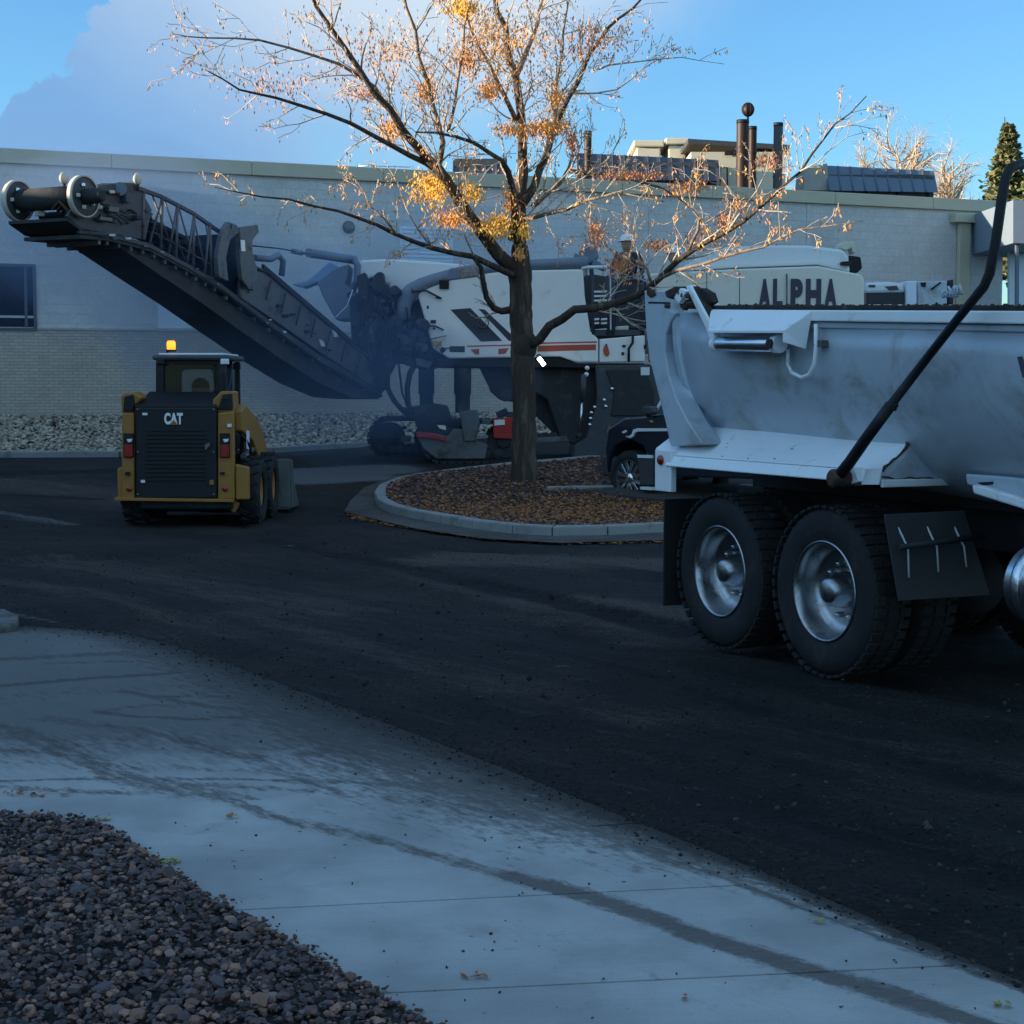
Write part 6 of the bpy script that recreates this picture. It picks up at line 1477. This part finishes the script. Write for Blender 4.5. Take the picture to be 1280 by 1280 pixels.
lp = [(985, 436), (985, 455), (990, 466), (1002, 472), (1012, 468), (1018, 455), (1020, 436), (1020, 405)]
MB().tube([D(*(lambda s: (s[0], .05, s[1]))(Du(x, y, .05))) for x, y in lp], .013, 8).build('air_hose', M_trail_w, dt)
dside('hose_clip', [(1016, 425), (1026, 425), (1026, 434), (1016, 434)], .05, .06, M_grey, .006)
dside('rub_plate', [(1018, 402), (1026, 404), (1026, 434), (1019, 432)], .0, .05, M_trail, .006)
# lower fender skirt
vF = .06
fo_ = [(830, 573), (1045, 601), (1105, 606), (1140, 560), (1163, 537)]
def slabface(name, pts4, thick, m, bevel=.006):
    n_ = (pts4[1] - pts4[0]).cross(pts4[2] - pts4[1]).normalized(); o = MB().prism(pts4, n_ * -thick).build(name, m, dt, bevel); return recalc(o)
inn_ = [(886, 518, -.40), (1160, 534, -.40)]
iA = Du(880, 514, -.42); iB = Du(1162, 533, -.42); oA = Du(838, 570, vF - .04); oB = Du(1102, 590, vF - .04)
bA = Du(832, 583, vF); bB = Du(1100, 606, vF)
p1, p2, p3, p4 = D(iA[0], -.42, iA[1]), D(iB[0], -.42, iB[1]), D(oB[0], vF - .04, oB[1]), D(oA[0], vF - .04, oA[1])
slabface('fender_top', [p1, p2, p3, p4], .012, M_trail_w)
p5, p6 = D(bB[0], vF, bB[1]), D(bA[0], vF, bA[1])
slabface('fender_skirt', [p4 + V(0, 0, -.001), p3 + V(0, 0, -.001), p5, p6], .012, M_trail_w)
# seam rust line where fender meets the tub
MB().tube([p1 + V(0, 0, .012), p2 + V(0, 0, .012)], .007, 6).build('seam', M_rimdirt, dt)
# front closing plates of the fender
e1, e2 = D(iB[0], -.42, iB[1]), D(oB[0], vF - .04, oB[1]); 
vA, zA = Dv(1205, 590, oB[0] + .1)
cp_ = [e1, e2, p5]; w1 = Du(1200, 600, -.62); w0 = Du(1110, 612, vF - .02)
g_ = [e1, e2, p5, D(w1[0], -.62, w1[1] - .03), D(w1[0], -.62, w1[1] + .05)]
slabface('fender_end', [e1, e2, p5, D(w1[0], -.64, w1[1] - .02)], .012, M_trail)
slabface('fender_lip', [p5 + V(0, 0, .03), D(w1[0], -.64, w1[1] + .01), D(w1[0], -.64, w1[1] - .03), p5 + V(0, 0, -.015)], .02, M_trail_w)
dside('rust_hole', [(1163, 545), (1172, 543), (1173, 553), (1166, 553)], -.45, .05, M_rust, .006)
dside('rust_hole', [(1184, 566), (1192, 568), (1196, 577), (1188, 574)], -.5, .05, M_rust, .006)
dside('skirt_flap', [(1083, 586), (1102, 585), (1098, 606), (1076, 606)], vF + .025, .01, M_trail_w, .003)
for (x, y, w_, h_) in ((1013, 535, 5, 4), (990, 562, 4, 2.5), (968, 574, 3, 3), (935, 574, 1, 5), (903, 571, 1, 5), (884, 577, 1, 4)):
    t_ = (y - 518) / 55; t_ = min(1, max(0, t_)); v_ = -.42 + (vF - .04 + .42) * t_ + .004
    u, z = Du(x, y, v_); MB().box(D(u, v_, z) + V(0, 0, .004), (w_ * .005, .012, .004), math.atan2(tD.y, tD.x)).build('paint_chip', M_rust, dt, .001)
# tail-end box with round red lamp
tb = Du(818, 560, vF); te = Du(838, 580, vF); tz0 = Du(826, 614, vF)[1]
MB().add([D(u, v, z) for u in (tb[0], te[0] + .02) for v in (vF - .3, vF) for z in (tz0, tb[1] - .01)], [(0, 1, 3, 2), (4, 6, 7, 5), (0, 4, 5, 1), (2, 3, 7, 6), (0, 2, 6, 4), (1, 5, 7, 3)]); tbx = MB()
tbx.add([D(u, v, z) for u in (tb[0], te[0]) for v in (vF - .05, vF - .004) for z in (tz0, tb[1] - .01)], [(0, 1, 3, 2), (4, 6, 7, 5), (0, 4, 5, 1), (2, 3, 7, 6), (0, 2, 6, 4), (1, 5, 7, 3)]); recalc(tbx.build('tail_box', M_trail_w, dt, .006))
q = Du(826, 575, vF); MB().lathe([(.001, .016), (.03, .014), (.036, 0)], D(q[0], vF, q[1]), nD, 20).build('marker_lamp', M_redlens, dt)
slabface('fender_tail', [D(tb[0], vF - .01, tb[1]), p4 + V(0, 0, .002), p1 + V(0, 0, .002), D(Du(845, 548, -.3)[0], -.36, Du(845, 548, -.3)[1])], .01, M_trail_w)
# stickers / lettering at right edge
dside('dark_letter', [(1271, 446), (1278, 445), (1284, 470), (1278, 472)], .0 - .008, .01, M_letter, .002)
# tarp arm
arm = [(1046, 598, .16), (1062, 578, .16), (1085, 545, .16), (1113, 507, .16), (1113.2, 506.8, .16), (1160, 446, .17), (1200, 395, .17), (1230, 358, .17), (1237, 342, .165), (1245, 300, .15), (1252, 250, .13), (1257, 222, .11), (1263, 210, .08), (1275, 205.5, .0), (1284, 205, -.15)]
ap_ = [D(*(lambda s: (s[0], v, s[1]))(Du(x, y, v))) for x, y, v in arm]
tip_ = ap_[-1]; ap_ += [tip_ + nD * -.4, tip_ + nD * -1.9, tip_ + nD * -2.1 + V(0, 0, -.1)]
MB().tube(ap_, [.034, .034, .033, .032, .026, .024, .024, .025, .026, .026, .026, .025, .025, .025, .025, .024, .024, .024], 12).build('tarp_arm', M_black, dt)
pv = ap_[0]; MB().lathe([(.001, -.10), (.052, -.10), (.055, .03), (.04, .045), (.001, .045)], pv, nD, 20).build('arm_pivot', M_rust, dt, .004)
for (x, y) in ((1118, 507), (1116, 511)): q = Du(x, y, .16); MB().lathe([(.001, -.03), (.012, -.03), (.012, .02), (.001, .02)], D(q[0], .16, q[1]), tD, 8).build('arm_bolt', M_black, dt)
# torn flap shape near the pivot
dside('pivot_bracket', [(1046, 588), (1066, 584), (1074, 602), (1056, 608)], .09, .12, M_trail_w, .006)
# chassis, axles, wheels
for v in (-.75, -1.60): recalc(MB().add([D(u, v + dv, z) for u in (-.9, 6.6) for dv in (0, -.09) for z in (.78, 1.02)], [(0, 1, 3, 2), (4, 6, 7, 5), (0, 4, 5, 1), (2, 3, 7, 6), (0, 2, 6, 4), (1, 5, 7, 3)]).build('frame_rail', M_black, dt, .01))
for u in (0, WB):
    MB().tube([D(u, -.1, .51), D(u, -2.2, .51)], .09, 14).build('axle', M_soot, dt)
    MB().ball(D(u, -1.15, .51), .22, 16).build('differential', M_soot, dt)
    for s_, v0 in ((1, 0), (-1, -2.34)):
        for dv in (0, .34):
            vc = v0 - s_ * (.13 + dv)
            w = tyre('wheel', D(u, vc, .51), nD * s_, .51, .25, .298, M_alu, dt)
            mb = MB(); x_, y_, a_ = frame(nD)
            for k in range(44):
                t = 2 * math.pi * k / 44; n_ = x_ * math.cos(t) + y_ * math.sin(t); M_ = Matrix((n_, a_.cross(n_), a_)).transposed()
                for q in (-.088, 0.0, .088): mb.box(D(u, vc, .51) + n_ * .511 + a_ * q, (.016, .05, .07), 0, M_)
            mb.build('tread', M_rubber, w)
            if dv == 0:
                MB().lathe([(.302, .100), (.310, .112), (.300, .122), (.288, .11), (.280, .06), (.272, -.02), (.235, -.05), (.20, -.055), (.13, -.06), (.11, -.055)], D(u, vc, .51), nD * s_, 56).build('rim', M_dullalu, w)
                MB().lathe([(.115, -.06), (.105, .02), (.085, .05), (.08, .085), (.06, .10), (.001, .104)], D(u, vc, .51), nD * s_, 28).build('hub', M_dullalu, w)
                for k in range(10): t = 2 * math.pi * k / 10; MB().lathe([(.019, -.055), (.019, -.02), (.001, -.012)], D(u, vc, .51) + (x_ * math.cos(t) + y_ * math.sin(t)) * .165, nD * s_, 8).build('wheel_nut', M_dullalu, w)
                mb = MB()
# rear mud flap and front mud guard
recalc(MB().add([D(u, v, z) for u in (-.66, -.645) for v in (-.62, .02) for z in (.20, .95)], [(0, 1, 3, 2), (4, 6, 7, 5), (0, 4, 5, 1), (2, 3, 7, 6), (0, 2, 6, 4), (1, 5, 7, 3)]).build('rear_mud_flap', M_rubber, dt, .004))
uG = max(1.80, Du(1105, 640, .04)[0] + .02)
def Q(px, py, du=0): v, z = Dv(px, py, uG + du); return D(uG + du, v, z)
gpts = [(1104, 643), (1204, 638), (1236, 744), (1122, 751)]
g4 = [Q(*p) for p in gpts]; pass
mg = recalc(MB().prism(g4, tD * .012).build('mud_guard', M_cargrey, dt, .004))
for k, x in enumerate((1122, 1158, 1192)):
    y0_ = 650 + (-1 if k else 0); MB().tube([Q(x - 4, y0_, -.0), Q(x + 9, y0_ + 27, .02), Q(x + 13, y0_ + 34, .025), Q(x + 14 + k, y0_ + 72 - k * 6, .03)], .006, 6).build('guard_rib', M_silver, mg)
MB().tube([Q(1124, 684, .05), Q(1230, 670, .05)], .016, 8).build('guard_bar', M_soot, mg)
# dark subframe added to block daylight in the gap under the tub
recalc(MB().add([D(u, v, z) for u in (-.6, 6) for v in (-1.66, -.68) for z in (1.022, 1.16)], [(0, 1, 3, 2), (4, 6, 7, 5), (0, 4, 5, 1), (2, 3, 7, 6), (0, 2, 6, 4), (1, 5, 7, 3)]).build('gap_blocker', M_black, dt, .004))
# front skirt of the body with rail, and the big polished tank
u0_, zz0 = Du(1205, 598, -.35); 
dside('body_skirt', [(1206, 592), (1262, 596), (1340, 606), (1340, 640), (1262, 622), (1232, 612), (1208, 606)], -.30, .03, M_trail)
dside('skirt_rail', [(1214, 606), (1226, 607), (1340, 643), (1340, 656), (1216, 617)], -.24, .05, M_trail_w)
dside('skirt_slot', [(1221, 603), (1240, 602), (1240, 605), (1228, 607)], -.29, .02, M_black, .002)
tv_, tz_ = -.25, 0
tu0 = Du(1262, 727, -.02)[0]; cz_ = Du(1262, 727, -.1)[1]
tc_ = D(tu0, -.16, cz_)
MB().lathe([(.001, -.03), (.10, -.028), (.17, -.01), (.198, .015), (.205, .03), (.205, 1.3), (.198, 1.32), (.001, 1.34)], tc_, tD, 48).build('fuel_tank', M_alu, dt)
for h_ in (.10, .95): MB().lathe([(.206, h_ - .03), (.213, h_ - .025), (.213, h_ + .025), (.206, h_ + .03)], tc_, tD, 40).build('tank_strap', M_alu, dt)
MB().box(tc_ + V(0, 0, .21) + tD * .3, (.1, .1, .05)).build('filler_cap', M_black, dt, .01)
# cab and steer axle, beyond the frame to the right
cb = [(6.75, 1.0), (8.6, 1.0), (8.6, 1.75), (7.6, 1.85), (7.35, 2.75), (6.6, 2.8), (6.3, 2.2)]
MB().prism([D(u, -.12, z) for u, z in cb], -nD * 2.1).build('cab', M_trail_w, dt, .06)
for s_, v0 in ((1, -.02), (-1, -2.32)): tyre('wheel', D(7.9, v0 - s_ * .15, .51), nD * s_, .51, .28, .285, M_alu, dt)

# ================================================================== PICKUP
pk_ang = 0
pkh = V(-.62, .78, 0); pkn = V(-.78, -.62, 0)       # heading, and the side toward us
pw = P(790, 630, 23.0); PO = V(pw.x, 23.0, 0); PO.z = H(PO.x, 23.0) + .0
PO.z = H(PO.x, 23.0) + .185
pw = P(790, 597, 23.0); PO = V(P(780, 597, 22.8).x, 22.8, pw.z - .40)
def KP(px, py, off=0.0):
    d = ray(px, py); t = ((PO - EYE).dot(pkn) + off) / d.dot(pkn); return EYE + d * t
def PK(a, b, z): return PO - pkh * a + pkn * b + V(0, 0, z)           # a: metres back from the front axle
pk = thing('pickup_truck', 'dark pickup truck with chrome trim parked behind the dump truck', 'pickup truck', PO + V(1, -.5, 0))
body = [(-.46, .45), (-.50, .78), (-.44, 1.02), (-.1, 1.16), (.75, 1.22), (1.25, 1.24), (5.0, 1.24), (5.15, .5), (3.7, .5), (3.6, .75), (3.25, .92), (2.9, .75), (2.8, .5), (.52, .45), (.46, .62), (.30, .82), (0, .90), (-.30, .80), (-.42, .62)]
body = [(a, .45 + (z - .45) * 1.14) for a, z in body]
MB().prism([PK(a, -.08, z) for a, z in body], -pkn * 1.85).build('body', M_carpaint, pk, .05)
MB().prism([PK(a, -.22, z) for a, z in [(1.0, 1.235), (1.75, 1.80), (3.1, 1.84), (3.5, 1.24)]], -pkn * 1.55).build('cab', M_carpaint, pk, .05)
MB().prism([PK(a, -.215, z) for a, z in [(1.25, 1.26), (1.80, 1.74), (2.3, 1.76), (2.3, 1.26)]], pkn * .012).build('window', M_winglass, pk, .004)
MB().prism([PK(a, -.215, z) for a, z in [(2.38, 1.26), (2.38, 1.76), (3.0, 1.77), (3.3, 1.26)]], pkn * .012).build('window', M_winglass, pk, .004)
ws = [PK(.98, -.35, 1.27), PK(1.66, -.38, 1.77), PK(1.66, -1.6, 1.77), PK(.98, -1.65, 1.27)]
MB().prism(ws, V(0, 0, .02)).build('windscreen', M_glass, pk, 0)
w = tyre('wheel', PK(0, -.20, .40), pkn, .40, .26, .26, M_alu, pk)
MB().lathe([(.262, .10), (.268, .115), (.255, .118), (.245, .10), (.24, .0), (.08, .0)], PK(0, -.20, .40), pkn, 40).build('rim_barrel', M_cargrey, w)
x_, y_, a_ = frame(pkn)
for k in range(6):
    t = 2 * math.pi * k / 6; n_ = x_ * math.cos(t) + y_ * math.sin(t); tt_ = a_.cross(n_); c0 = PK(0, -.20, .40) + a_ * .085
    for sg in (-1, 1): MB().prism([c0 + n_ * .06 + tt_ * .01 * sg, c0 + n_ * .06 + tt_ * .05 * sg, c0 + n_ * .25 + tt_ * .095 * sg, c0 + n_ * .25 + tt_ * .03 * sg], a_ * .02).build('spoke', M_chrome, w, .004)
MB().lathe([(.08, .07), (.075, .11), (.05, .125), (.001, .128)], PK(0, -.20, .40), pkn, 24).build('hub_cap', M_chrome, w)
for a0, b0 in ((3.25, -.2), (0, -1.65), (3.25, -1.65)): tyre('wheel', PK(a0, b0, .40), pkn, .40, .26, .26, M_alu, pk)
def kpr(name, pts, off, m, th=.02, bev=.004): return MB().prism([KP(x, y, off) for x, y in pts], -pkn * th).build(name, m, pk, bev)
kpr('chrome_strip', [(797, 535.5), (833, 535.5), (833, 539), (797, 539.5)], -.05, M_silver, .04)
kpr('chrome_strip', [(791, 537), (797, 535.2), (799, 539), (793, 541), (791, 546), (787, 548), (781, 545), (786, 545), (789.5, 542.5)], -.05, M_silver, .04)
kpr('chrome_moulding', [(796, 568.5), (815, 569), (815, 573), (797, 572.5)], -.05, M_silver, .04)
kpr('running_board', [(800, 608.5), (815, 610), (815, 613), (800, 612)], .05, M_silver, .15)
kpr('side_cladding', [(797, 574), (816, 574), (816, 606), (800, 606)], -.055, M_cargrey, .03)
kpr('mirror', [(801, 513), (804, 508), (809, 508), (815, 509), (815.5, 516), (812, 518), (803, 517)], .06, M_dgrey, .12, .015)
kpr('mirror_arm', [(806, 516), (812, 516), (814, 522), (808, 522)], -.02, M_black, .05)
kpr('pillar_trim', [(817, 515), (825, 500), (826.5, 504), (820, 516)], -.06, M_silver, .02)
kpr('badge', [(811.5, 525.5), (816, 526), (816, 528.5), (812, 527.5)], -.06, M_chrome, .02, .002)
kpr('side_lamp', [(777, 540), (782, 537.5), (782.5, 540), (779, 542)], -.055, M_silver, .02, .002)
MB().box(PK(-.50, -1.0, .55), (.3, 1.7, .3), math.atan2(pkh.y, pkh.x)).build('bumper', M_cargrey, pk, .04)

# white vehicle glimpsed over the dump truck rim
YV = 33
vt = thing('utility_truck', 'white utility truck body seen just above the rim of the dump truck', 'truck', P(1130, 440, YV))
slab('roof', [(1082, 353), (1110, 352), (1130, 354), (1132, 366), (1082, 367)], YV, 1.8, M_carwhite, vt, .06)
slab('window', [(1083, 366), (1130, 366), (1131, 380), (1083, 380)], YV + .02, 1.7, M_winglass, vt, .01)
slab('door', [(1080, 380), (1133, 380), (1134, 430), (1080, 430)], YV, 1.8, M_carwhite, vt, .04)
slab('vent', [(1086, 356), (1094, 356), (1094, 359), (1086, 359)], YV - .02, .03, M_dgrey, vt, .003); slab('vent', [(1106, 358), (1121, 357), (1124, 362), (1112, 363)], YV - .02, .03, M_dgrey, vt, .006)
slab('box_side', [(1133, 351), (1146, 351), (1146, 430), (1133, 430)], YV - .1, 2.0, M_palepanel, vt, .02); slab('box_side', [(1147, 351), (1184, 351), (1184, 430), (1147, 430)], YV, 1.9, M_trail, vt, .02)
slab('latch', [(1151, 353), (1158, 353), (1157, 359), (1152, 358)], YV - .03, .04, M_black, vt, .004)
MB().tube(pp([(1164, 362), (1176, 353)], YV - .04), .02, 6).build('rod', M_black, vt); slab('ladder_rack', [(1186, 350), (1192, 349), (1192, 380), (1186, 380)], YV, .3, M_soot, vt, .02)
for x_ in (1095, 1165):
    q = P(x_, 440, YV); tyre('wheel', (q.x, YV + .15, H(q.x, YV) + .42), (0, -1, 0), .42, .26, .24, M_alu, vt)
# crumpled tarp end on the dump truck rim
tp = MB(); 
for k in range(5):
    x0 = 1180 + k * 4; pth = [(x0, 372), (x0 + random.uniform(-2, 2), 366), (x0 + random.uniform(0, 5), 359 + random.uniform(-2, 4)), (x0 + 6, 368)]
    tp.tube([D(*(lambda s: (s[0], -.05, s[1]))(Du(x, y, -.05))) for x, y in pth], .009, 6)
tp.build('folded_tarp', M_trail, dt)

# ---- loose leaves on the concrete ------------------------------------
def leaf_bunch(px, py, n, s_, lab, cols, grp=None):
    c = G(px, py, .036); mb = MB(); r_ = random.Random(int(px))
    for k in range(n):
        a = r_.uniform(0, 6.28); o = V(c.x + r_.gauss(0, s_), c.y + r_.gauss(0, s_ * .5), .040 + r_.uniform(0, .012)); l = r_.uniform(.010, .022); d = V(math.cos(a), math.sin(a), r_.uniform(-.1, .35)); w_ = V(-d.y, d.x, r_.uniform(-.2, .3)) * .45
        mb.add([o - d * l, o - w_ * l, o + d * l, o + w_ * l, o - d * l + V(0, 0, .001), o - w_ * l + V(0, 0, .001), o + d * l + V(0, 0, .001), o + w_ * l + V(0, 0, .001)], [(0, 1, 2, 3), (7, 6, 5, 4)])
    o = mb.build('fallen_leaf', cols, None); tag(o, lab, 'leaf', grp)
M_lg = mat('yellow_green_leaf', (.30, .27, .06), .7, 0, .3, 30, .2); M_lo = mat('orange_leaf', (.38, .14, .04), .7, 0, .3, 30, .2); M_lp = mat('pale_yellow_leaf', (.42, .38, .18), .7, 0, .3, 30, .2)
leaf_bunch(123, 1025, 12, .028, 'pale yellow leaf spray on the concrete at the top corner of the gravel bed', M_lp)
leaf_bunch(205, 1079, 16, .030, 'yellow green leaf spray lying across the edge of the gravel bed', M_lg)
leaf_bunch(590, 1223, 8, .018, 'orange leaf pieces on the walk near the bottom of the driveway', M_lo)
leaf_bunch(855, 1249, 2, .006, 'small red leaf on the concrete beside the muddy tyre track', M_lo)
leaf_bunch(1250, 1257, 5, .016, 'ochre leaf bits at the kerb joint at lower right', M_lg)
leaf_bunch(290, 1023, 5, .016, 'small tan leaf pieces at the joint above the pale walk', M_lo)
leaf_bunch(1022, 1154, 4, .012, 'tiny yellow leaf in the kerb joint halfway along', M_lg)
leaf_bunch(40, 994, 30, .06, 'brown leaf drift along the joint at the left edge', M_lo)
deb = []
for k in range(160):
    px_, py_ = random.uniform(150, 1250), random.uniform(860, 1275); g = G(px_, py_, .036)
    if in_poly(np.array([g.x]), np.array([g.y]), walk)[0] or in_poly(np.array([g.x]), np.array([g.y]), apron)[0]: deb.append((g.x, g.y, .038))
stones('grit', np.array(deb), rng.uniform(.002, .006, len(deb)), attrmat('dark_grit', [(.03, .03, .03), (.08, .06, .05), (.02, .02, .02)], .9), rng.uniform(0, 1, len(deb)), .6)

# ---- crumbs of milled asphalt scattered over the road ------------------
xs_ = []; 
for k in range(5200):
    px_, py_ = random.uniform(0, 1280), 650 + 620 * random.random() ** 1.3
    g = G(px_, py_)
    a_, b_ = np.array([g.x]), np.array([g.y])
    if in_poly(a_, b_, apron)[0] or in_poly(a_, b_, walk)[0] or in_poly(a_, b_, bed_poly)[0] or in_poly(a_, b_, isl)[0]: continue
    xs_.append((g.x, g.y, g.z + .003))
stones('asphalt_crumb_scatter', np.array(xs_), rng.lognormal(math.log(.006), .45, len(xs_)), attrmat('milled_crumbs', [(.012, .012, .013), (.03, .027, .025), (.07, .06, .05)], .9), rng.uniform(0, 1, len(xs_)) ** 2, .7)

# ---- drifting dust and exhaust round the front of the milling machine ---
def puff(loc, rad, dens_, col, name='smoke'):
    mb = MB().ball((0, 0, 0), 1, 24); o = mb.build(name, M_black, None); o.data.materials.clear()
    m = bpy.data.materials.new('smoke'); m.use_nodes = True; t = m.node_tree; t.nodes.remove(t.nodes['Principled BSDF'])
    v = t.nodes.new('ShaderNodeVolumePrincipled'); v.inputs['Density'].default_value = dens_; v.inputs['Color'].default_value = (*col, 1); v.inputs['Anisotropy'].default_value = .1
    t.links.new(v.outputs[0], t.nodes['Material Output'].inputs['Volume']); o.data.materials.append(m)
    o.location = loc; o.scale = rad; o['kind'] = 'stuff'; return o




rs = random.Random(5)
for k in range(17):          # thick by the conveyor foot, thinning to the left and upwards
    f_ = rs.random() ** .8
    c_ = V(-2.2 - 5.0 * f_ + rs.gauss(0, .4), 26.6 - 2.6 * f_ + rs.gauss(0, .9), 1.6 + 2.3 * f_ + rs.gauss(0, .45)); r_ = rs.uniform(.8, 1.9)
    puff(c_, (r_ * rs.uniform(1.0, 1.7), r_, r_ * rs.uniform(.6, .95)), rs.uniform(.025, .075) * (1.25 - f_ * .6), (.36, .55, .92))
for k in range(7):
    puff((rs.uniform(-9, 1), rs.uniform(29.3, 31), rs.uniform(2.6, 4.2)), (rs.uniform(1.6, 3.4), 1.6, rs.uniform(.9, 1.6)), rs.uniform(.02, .06), (.6, .78, 1))

# ---- spilled millings along the edge of the apron ----------------------
sp_x = []
for a_, b_ in zip(re_[:-1], re_[1:]):
    L_ = math.hypot(b_[0] - a_[0], b_[1] - a_[1])
    nx_, ny_ = (b_[1] - a_[1]) / L_, -(b_[0] - a_[0]) / L_
    for _ in range(int(L_ * 260)):
        t_ = random.random(); d_ = random.gauss(-.02, .07) + (random.expovariate(5) if random.random() < .25 else 0); x_, y_ = a_[0] + (b_[0] - a_[0]) * t_ - nx_ * d_ * -1, a_[1] + (b_[1] - a_[1]) * t_ - ny_ * d_ * -1
        on = in_poly(np.array([x_]), np.array([y_]), apron)[0]
        sp_x.append((x_, y_, .033 if on else max(0, H(x_, y_)) + .004))
stones('spilled_millings', np.array(sp_x), rng.lognormal(math.log(.0034), .5, len(sp_x)), MATS['milled_crumbs'], rng.uniform(0, 1, len(sp_x)) ** 1.5, .7)
# ---- wear on the dump truck fender ------------------------------------
M_chip = MATS['rusty_steel']
for k in range(34):
    t_ = random.random() ** 1.3; f_ = random.random()
    q = (p4.lerp(p3, f_)).lerp(p1.lerp(p2, f_), 1 - (1 - t_ * .9) if random.random() < .5 else t_ * .05) + V(0, 0, .003)
    MB().box(q, (random.uniform(.006, .03), random.uniform(.004, .012), .004), math.atan2(tD.y, tD.x) + random.uniform(-.4, .4)).build('paint_chip', M_chip, dt, .001)
jag = [p2.lerp(p3, i / 16) + V(random.gauss(0, .006), random.gauss(0, .006), random.gauss(.004, .007)) for i in range(17)]
MB().tube(jag, [random.uniform(.004, .013) for _ in jag], 6).build('torn_edge', M_rust, dt)
jag = [p5.lerp(D(w1[0], -.64, w1[1] - .02), i / 12) + V(0, 0, random.gauss(.035, .006)) + tD * .006 for i in range(13)]
MB().tube(jag, [random.uniform(.002, .007) for _ in jag], 5).build('torn_edge', M_rust, dt)
for f_ in (.15, .4, .65, .9):
    q = p5.lerp(D(w1[0], -.64, w1[1] - .02), f_) + tD * .004; MB().lathe([(.001, .006), (.008, .006), (.01, 0)], q, tD, 8).build('rivet', M_rust, dt)
# ---- small fittings and grime on the skid steer ------------------------
for (x, y, w_, h_, m_) in ((176, 600, 5, 3.5, M_silver), (262, 600, 5, 6, M_yellow), (178, 516, 6, 3, M_silver), (284, 530, 5, 4, M_silver), (156, 590, 6, 4, M_black), (275, 590, 5, 3, M_black)):
    sl_('sticker', [(x, y), (x + w_, y), (x + w_, y + h_), (x, y + h_)], YS - .022, .018 if x > 168 and x < 271 else .04, m_, .001)
for x in (172, 267): 
    for y in (512, 565, 618): MB().lathe([(.001, .01), (.012, .01), (.014, 0)], P(x, y, YS - .002), (0, -1, 0), 8).build('bolt', M_grey, ss)
MB().tube([V(-3.36, YS + .3, 1.16), V(-3.28, YS + .5, 1.0), V(-3.30, YS + .8, .86), V(-3.36, YS + 1.1, .9)], .018, 6).build('hose', M_black, ss)
MB().tube([P(282, 500, YS), P(288, 478, YS + .5), P(290, 455, YS + .9)], .012, 6).build('work_lamp_cable', M_black, ss)
for x in (201, 281): MB().box(P(x, 452, Yc0 - .06), (.10, .07, .07)).build('work_lamp', M_silver if x > 250 else M_black, ss, .012)
MB().box(((xa + xb) / 2, Yc1 - .1, zr - .10), (.9, .05, .08)).build('header', M_black, ss, .01)

# ---- lattice, idlers and fittings along the conveyor -------------------
rc = random.Random(9)
def along(pts, f):
    k = min(len(pts) - 2, int(f * (len(pts) - 1))); q = f * (len(pts) - 1) - k
    return pts[k][0] * (1 - q) + pts[k + 1][0] * q, pts[k][1] * (1 - q) + pts[k + 1][1] * q
for k in range(22):
    x, y = along(low, .10 + .86 * k / 21); a = K(x, y + 10, -.04)
    MB().box((a + a - cN * (WC - .1)) / 2 + V(0, 0, -.03), (.05, WC - .1, .06), math.atan2(cN.y, cN.x) - math.pi / 2).build('cross_rib', M_dgrey if k % 3 else M_grey, cv, .006)
for k in range(26):
    x, y = along(low, rc.uniform(.06, .95)); s_ = rc.uniform(.012, .035)
    MB().box(K(x, y + rc.uniform(-1, 6), .02), (s_ * 2.4, s_, s_), rc.uniform(0, 1)).build('bracket', rc.choice([M_grey, M_silver, M_dgrey, M_rim]), cv, .004)
for i in range(6):
    f0, f1 = .05 + i * .15, .05 + (i + 1) * .15
    x0, y0 = along(up, min(1, f0)); x1, y1 = along(up, min(1, f1)); xl, yl = along([(187, 300), (275, 350)], min(1, f0)); xm, ym = along([(187, 300), (275, 350)], min(1, f1))
    for off in (-.03, -WC + .05):
        MB().tube([K(x0, y0 + 4, off), K(xm, ym, off)], .014, 5).build('truss_bar', M_grey, cv)
        MB().tube([K(xl, yl - 12, off), K(xm, ym - 14, off)], .012, 5).build('truss_bar', M_dgrey, cv)
for k in range(7):
    pts = []; x, y = rc.uniform(110, 180), rc.uniform(236, 262)
    for i in range(7): pts.append(K(x, y, rc.uniform(-.1, .06))); x += rc.uniform(2, 16); y += rc.uniform(0, 11)
    MB().tube(pts, rc.uniform(.008, .018), 5).build('hose', rc.choice([M_black, M_soot, M_rust]), cv)
for (x, y, a_, b_) in ((122, 250, .14, .10), (140, 262, .20, .07), (158, 248, .10, .12), (172, 272, .12, .06), (130, 274, .24, .05)):
    MB().box(K(x, y, .04), (a_, .08, b_), math.atan2(cdir.y, cdir.x), None).build('head_fitting', rc.choice([M_soot, M_grey, M_dgrey]), cv, .01)
MB().lathe([(.001, 0), (.10, 0), (.10, .22), (.07, .30), (.001, .30)], hc + cN * .08, cN, 20).build('drive_motor', M_soot, cv, .01)
for k in range(9):
    x, y = along([(320, 345), (470, 470)], k / 8); MB().tube([K(x, y - 10, .05), K(x - 6, y + 14, .05)], .012, 5).build('skirt_rib', M_soot, cv)
for k in range(12):
    x, y = along([(306, 360), (460, 476)], rc.random()); s_ = rc.uniform(.02, .06); MB().box(K(x, y - rc.uniform(-2, 14), .05), (s_ * 2, .03, s_), .8).build('bracket', rc.choice([M_grey, M_soot, M_black]), cv, .004)
